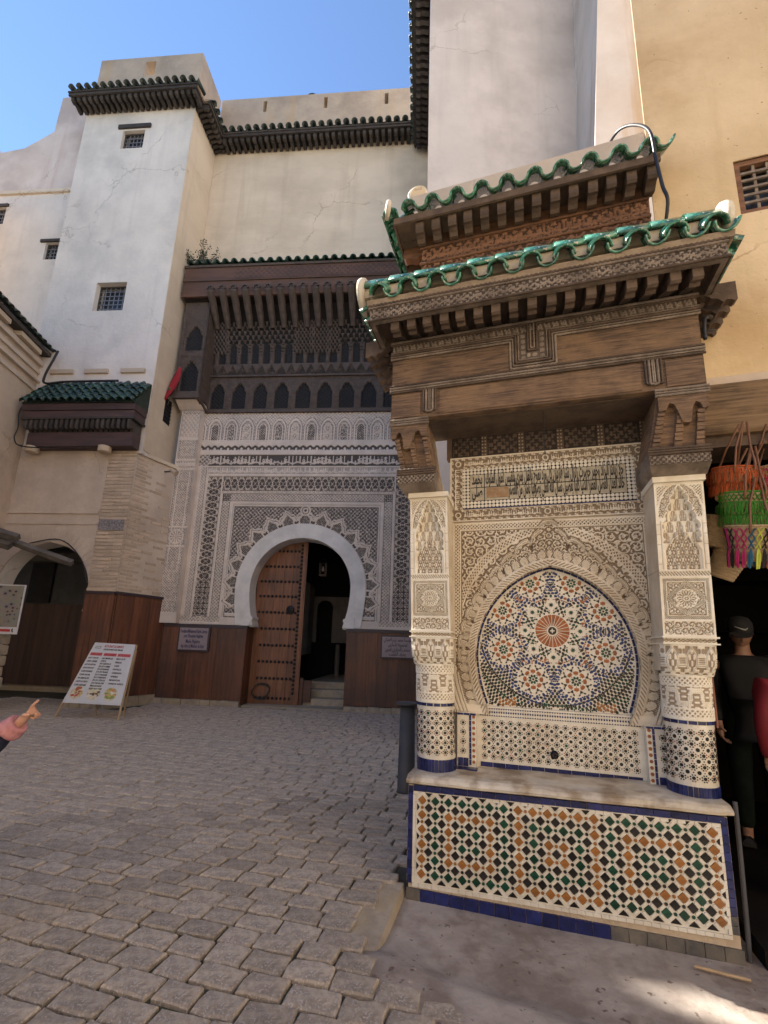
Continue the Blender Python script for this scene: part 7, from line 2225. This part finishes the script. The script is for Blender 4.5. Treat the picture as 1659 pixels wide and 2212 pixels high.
def head_mesh(name, c, yaw, pitch, skin, hair=None, size=1.0):
    """head with brow, eyes, nose, mouth and ears; looks along +x before turning"""
    mb = MB(); n, m = 16, 20
    vs = []; fs = []
    for i in range(n + 1):
        t = pi * i / n
        for j in range(m):
            a = 2 * pi * j / m
            x = sin(t) * cos(a); y = sin(t) * sin(a); z = cos(t)
            X = .098 * x; Y = .074 * y; Z = .118 * z
            if z < 0: X *= 1 - .22 * z * z * (1 if x < 0 else .35); Y *= 1 - .34 * z * z
            if x > .55 and abs(y) < .35: X += .0
            if x > .5 and .05 < z < .25 and .15 < abs(y) < .6: X -= .008
            if x > .5 and .25 < z < .42: X += .004
            vs.append((X, Y, Z))
    for i in range(n):
        for j in range(m): fs.append((i * m + j, i * m + (j + 1) % m, (i + 1) * m + (j + 1) % m, (i + 1) * m + j)[::-1])
    mb.add(vs, fs, 0)
    mb.add([(.094, 0, .022), (.088, -.012, -.03), (.120, 0, -.026), (.088, .012, -.03), (.096, 0, -.040)], [(0, 1, 2), (0, 2, 3), (1, 4, 2), (2, 4, 3)], 0)
    mb.add([(.086, -.022, -.062), (.092, 0, -.066), (.086, .022, -.062), (.092, 0, -.056)], [(0, 1, 3), (1, 2, 3)], 1)
    for s in (-1, 1):
        mb.lathe([(.001, -.004), (.009, .0), (.001, .005)], 8, 2, T=Matrix.Translation((.087, s * .030, .016)) @ Matrix.Rotation(pi / 2, 4, 'Y'))
        mb.lathe([(.001, -.006), (.024, -.003), (.026, .004), (.012, .008), (.001, .006)], 10, 0, T=Matrix.Translation((-.005, s * .074, .0)) @ Matrix.Rotation(pi / 2, 4, 'X') @ Matrix.Diagonal((.7, 1.2, 1, 1)))
        mb.box(.082, .093, s * .030 - .016, s * .030 + .016, .032, .037, 3)
    me = mb.mesh(name, [skin, mat('lip', (.32, .13, .11), None, rough=.5), mat('eye_dark', (.03, .02, .02), None, rough=.2), mat('brow_hair', (.03, .022, .018), None, rough=.9)], True)
    me.transform(Matrix.Translation(c) @ Matrix.Rotation(yaw, 4, 'Z') @ Matrix.Rotation(pitch, 4, 'Y') @ Matrix.Scale(size, 4))
    return me

def pointing_person():
    t = thing('person', 'person in navy coat with pink cuff pointing from the left edge', 'person', (-2.72, 2.40, 0))
    o = Vector((2.72, -2.40, 0))
    P = lambda x, y, z: tuple(Vector((x, y, z)) + o)
    wr = (-2.112, 2.40, 1.150)
    J = {'pelvis': (P(-2.78, 2.42, .78), (.13, .10)), 'waist': (P(-2.78, 2.42, .95), (.12, .09)), 'chest': (P(-2.78, 2.42, 1.12), (.14, .10)), 'neckb': (P(-2.78, 2.42, 1.26), (.06, .06)), 'neck': (P(-2.77, 2.42, 1.33), .05), 'headc': (P(-2.76, 2.42, 1.42), .07),
         'shr': (P(-2.60, 2.42, 1.20), .055), 'elr': (P(-2.37, 2.385, .920), .046), 'wrist': (P(*wr), .025),
         'shl': (P(-2.95, 2.42, 1.20), .055), 'ell': (P(-3.02, 2.42, .96), .04), 'wrl': (P(-2.99, 2.36, .75), .026), 'hl': (P(-2.98, 2.34, .66), .03),
         'hir': (P(-2.69, 2.42, .74), .085), 'knr': (P(-2.68, 2.41, .42), .06), 'anr': (P(-2.68, 2.43, .08), .04), 'tor': (P(-2.66, 2.28, .04), .035),
         'hil': (P(-2.87, 2.42, .74), .085), 'knl': (P(-2.88, 2.41, .42), .06), 'anl': (P(-2.88, 2.43, .08), .04), 'tol': (P(-2.89, 2.28, .04), .035)}
    E = [('pelvis', 'waist'), ('waist', 'chest'), ('chest', 'neckb'), ('neckb', 'neck'), ('neck', 'headc'), ('chest', 'shr'), ('shr', 'elr'), ('elr', 'wrist'), ('chest', 'shl'), ('shl', 'ell'), ('ell', 'wrl'), ('wrl', 'hl'), ('pelvis', 'hir'), ('hir', 'knr'), ('knr', 'anr'), ('anr', 'tor'), ('pelvis', 'hil'), ('hil', 'knl'), ('knl', 'anl'), ('anl', 'tol')]
    # right hand: index out, the other fingers folded, thumb across
    d = Vector((.66, .0, .75)); up = Vector((-.66, -.25, .62)); side = Vector((-.35, -.9, .2))
    hand(J, E, 'wrist', d, up, side, (.9, .02, 1.35, 1.45, 1.5), L=.155, s=.88)
    body = skin_mesh('body', J, E, M['skin'], 2)
    me = merge('body', [(body, 0), (head_mesh('head', P(-2.755, 2.42, 1.44), .6, 0, M['skin'], size=.92), 0)], [M['skin']])
    link('body', me, t)
    hb = MB().lathe([(.001, .125), (.06, .11), (.095, .05), (.10, -.02), (.08, -.10), (.05, -.13)], 16, T=Matrix.Translation(P(-2.77, 2.42, 1.45))); obj('hair', hb, mat('dark_hair', (.025, .018, .014), None, rough=.7), t, smooth=True)
    wj = Vector(P(*wr)); fd = (Vector(J['elr'][0]) - wj).normalized()
    cuff_in = tuple(wj + fd * .035); cuff_out = tuple(wj + fd * .095)
    JJ = {k: (v[0], (v[1][0] + .03, v[1][1] + .03) if isinstance(v[1], tuple) else v[1] + .022) for k, v in J.items() if k in ('pelvis', 'waist', 'chest', 'neckb', 'shr', 'elr', 'shl', 'ell', 'wrl')}
    JJ['hem'] = (P(-2.78, 2.42, .62), (.165, .13)); JJ['cuffr'] = (tuple(wj + fd * .085), .060); JJ['elr'] = (JJ['elr'][0], .075)
    EE = [('hem', 'pelvis'), ('pelvis', 'waist'), ('waist', 'chest'), ('chest', 'neckb'), ('chest', 'shr'), ('shr', 'elr'), ('elr', 'cuffr'), ('chest', 'shl'), ('shl', 'ell'), ('ell', 'wrl')]
    link('coat', skin_mesh('coat', JJ, EE, M['navy'], 2), t)
    T = Matrix.Translation(wj + fd * .015) @ fd.to_track_quat('Z', 'Y').to_matrix().to_4x4()
    obj('cuff', MB().lathe([(.030, .008), (.040, .0), (.052, .003), (.058, .016), (.055, .026), (.062, .040), (.064, .056), (.060, .070), (.050, .076)], 20, T=T), M['pinkcuff'], t, smooth=True)
    K = {k: (v[0], v[1] + .018) if not isinstance(v[1], tuple) else (v[0], (v[1][0] + .02, v[1][1] + .02)) for k, v in J.items() if k in ('pelvis', 'hir', 'knr', 'anr', 'hil', 'knl', 'anl')}
    link('trousers', skin_mesh('trousers', K, [('pelvis', 'hir'), ('hir', 'knr'), ('knr', 'anr'), ('pelvis', 'hil'), ('hil', 'knl'), ('knl', 'anl')], M['trouser'], 2), t)
    for s in ('r', 'l'):
        a = Vector(J['to' + s][0]); obj('shoe', MB().box(a.x - .045, a.x + .045, a.y - .06, a.y + .20, -.0 + .006, .085, bev=.025), M['cable'], t)
pointing_person()

def standing(lb, x, y, z0, hgt, yaw, coat, trouser, skin, pitch=0.0, cap=False, armdown=True, fmark=False):
    """standing figure facing along yaw"""
    t = thing('person', lb, 'person', (x, y, z0), yaw)
    k = hgt / 1.75
    J = {'pelvis': ((0, 0, .95 * k), (.15 * k, .11 * k)), 'waist': ((0, 0, 1.10 * k), (.14 * k, .10 * k)), 'chest': ((0, 0, 1.30 * k), (.17 * k, .115 * k)), 'neckb': ((0.01, 0, 1.45 * k), .065 * k), 'neck': ((.02, 0, 1.52 * k), .052 * k), 'headc': ((.03, 0, 1.60 * k), .07 * k)}
    E = [('pelvis', 'waist'), ('waist', 'chest'), ('chest', 'neckb'), ('neckb', 'neck'), ('neck', 'headc')]
    for s, n in ((-1, 'r'), (1, 'l')):
        J.update({'sh' + n: ((0, s * .19 * k, 1.40 * k), .062 * k), 'el' + n: ((-.02, s * .235 * k, 1.13 * k), .046 * k), 'wr' + n: ((.07, s * .22 * k, .90 * k), .028 * k),
                  'hi' + n: ((0, s * .10 * k, .88 * k), .09 * k), 'kn' + n: ((.02, s * .11 * k, .50 * k), .065 * k), 'an' + n: ((-.01, s * .11 * k, .09 * k), .042 * k), 'to' + n: ((.13, s * .12 * k, .045 * k), .038 * k)})
        E += [('chest', 'sh' + n), ('sh' + n, 'el' + n), ('el' + n, 'wr' + n), ('pelvis', 'hi' + n), ('hi' + n, 'kn' + n), ('kn' + n, 'an' + n), ('an' + n, 'to' + n)]
    JL = {}; EL = []
    for s, n in ((-1, 'r'), (1, 'l')):
        Jh = {'w' + n: J['wr' + n]}; Eh = []
        JJ = {'wr': J['wr' + n]}
        hand(JJ, Eh, 'wr', (.28, 0, -.95), (0, s, 0), (.95, 0, .25), (.4, .35, .40, .45, .5), L=.185 * k, s=k)
        for a in JJ:
            if a != 'wr': J[a + n] = JJ[a]
        E += [((a + n) if a != 'wr' else 'wr' + n, b + n) for a, b in Eh]
    body = skin_mesh('body', J, E, skin, 1)
    link('body', merge('body', [(body, 0), (head_mesh('head', (.045, 0, 1.635 * k), 0, pitch, skin, size=k), 0)], [skin]), t)
    base = ('pelvis', 'waist', 'chest', 'neckb', 'shr', 'elr', 'wrr', 'shl', 'ell', 'wrl')
    JJ = {a: (J[a][0], (J[a][1][0] + .035, J[a][1][1] + .035) if isinstance(J[a][1], tuple) else J[a][1] + (.030 if a[:2] != 'wr' else .016)) for a in base}
    JJ['hem'] = ((0, 0, .80 * k), (.185 * k, .145 * k))
    link('jacket', skin_mesh('jacket', JJ, [('hem', 'pelvis'), ('pelvis', 'waist'), ('waist', 'chest'), ('chest', 'neckb'), ('chest', 'shr'), ('shr', 'elr'), ('elr', 'wrr'), ('chest', 'shl'), ('shl', 'ell'), ('ell', 'wrl')], coat, 2), t)
    K = {a: (J[a][0], (J[a][1][0] + .02, J[a][1][1] + .02) if isinstance(J[a][1], tuple) else J[a][1] + .02) for a in ('waist', 'pelvis', 'hir', 'knr', 'anr', 'hil', 'knl', 'anl')}
    link('trousers', skin_mesh('trousers', K, [('waist', 'pelvis'), ('pelvis', 'hir'), ('hir', 'knr'), ('knr', 'anr'), ('pelvis', 'hil'), ('hil', 'knl'), ('knl', 'anl')], trouser, 2), t)
    for n in ('r', 'l'):
        a = J['to' + n][0]; obj('shoe', MB().box(a[0] - .17, a[0] + .09, a[1] - .045, a[1] + .045, .002, .085, bev=.025), M['cable'], t)
    if not cap:
        obj('hair', MB().lathe([(.001, .128), (.06, .115), (.098, .06), (.104, -.01), (.088, -.09), (.06, -.11)], 16, T=Matrix.Translation((.022, 0, 1.635 * k)) @ Matrix.Diagonal((1, .84, 1, 1))), mat('dark_hair', (.025, .018, .014), None, rough=.7), t, smooth=True)
    if cap:
        T = Matrix.Translation((.045, 0, 1.635 * k)) @ Matrix.Rotation(pitch, 4, 'Y') @ Matrix.Scale(k, 4)
        c = obj('cap', MB().lathe([(.108, .035), (.110, .06), (.104, .10), (.08, .135), (.04, .150), (.001, .153)], 20, T=T @ Matrix.Diagonal((1.0, .82, 1, 1))), M['capcloth'], t, smooth=True)
        q = MB(); n = 10
        V = [(.085, .080 * s, .040) for s in (-1, 1)]
        vs = []
        for i in range(n + 1):
            a = -pi / 2 + pi * i / n; vs.append((.088 + .085 * cos(a), .078 * sin(a), .042 - .018 * cos(a)))
        vs2 = [(v[0], v[1], v[2] + .006) for v in vs]
        q.add(vs + vs2, [tuple(range(n, -1, -1)), tuple(range(n + 1, 2 * n + 2))] + [(i, i + 1, n + 2 + i, n + 1 + i) for i in range(n)], T=T)
        obj('peak', q, M['capcloth'], c)
        # the tick-shaped mark on the front of the cap
        sw = [(-.042, .010), (-.036, -.006), (-.022, -.012), (.0, -.004), (.046, .020), (.002, .006), (-.018, .000), (-.028, .000), (-.034, .004)]
        q = MB()
        V = [(.106 - 2.6 * y * y, -y * 1.0, z + .082) for y, z in sw] ; V2 = [(v[0] + .007, v[1], v[2]) for v in V]
        m_ = len(V); q.add(V + V2, [tuple(range(m_, 2 * m_)), tuple(range(m_ - 1, -1, -1))] + [(i, (i + 1) % m_, m_ + (i + 1) % m_, m_ + i) for i in range(m_)], T=T)
        obj('mark', q, M['capmark'], c)
    return t
standing('man in black cap and dark puffer jacket looking down in the dark shop', 3.02, 4.62, .02, 1.93, radians(-118), M['puffer'], M['trouser'], M['skin2'], pitch=.36, cap=True)
standing('person in dark red coat cut off at the right edge of the shop', 2.70, 3.58, .02, 1.72, radians(70), M['redcoat'], M['trouser'], M['skin2'])
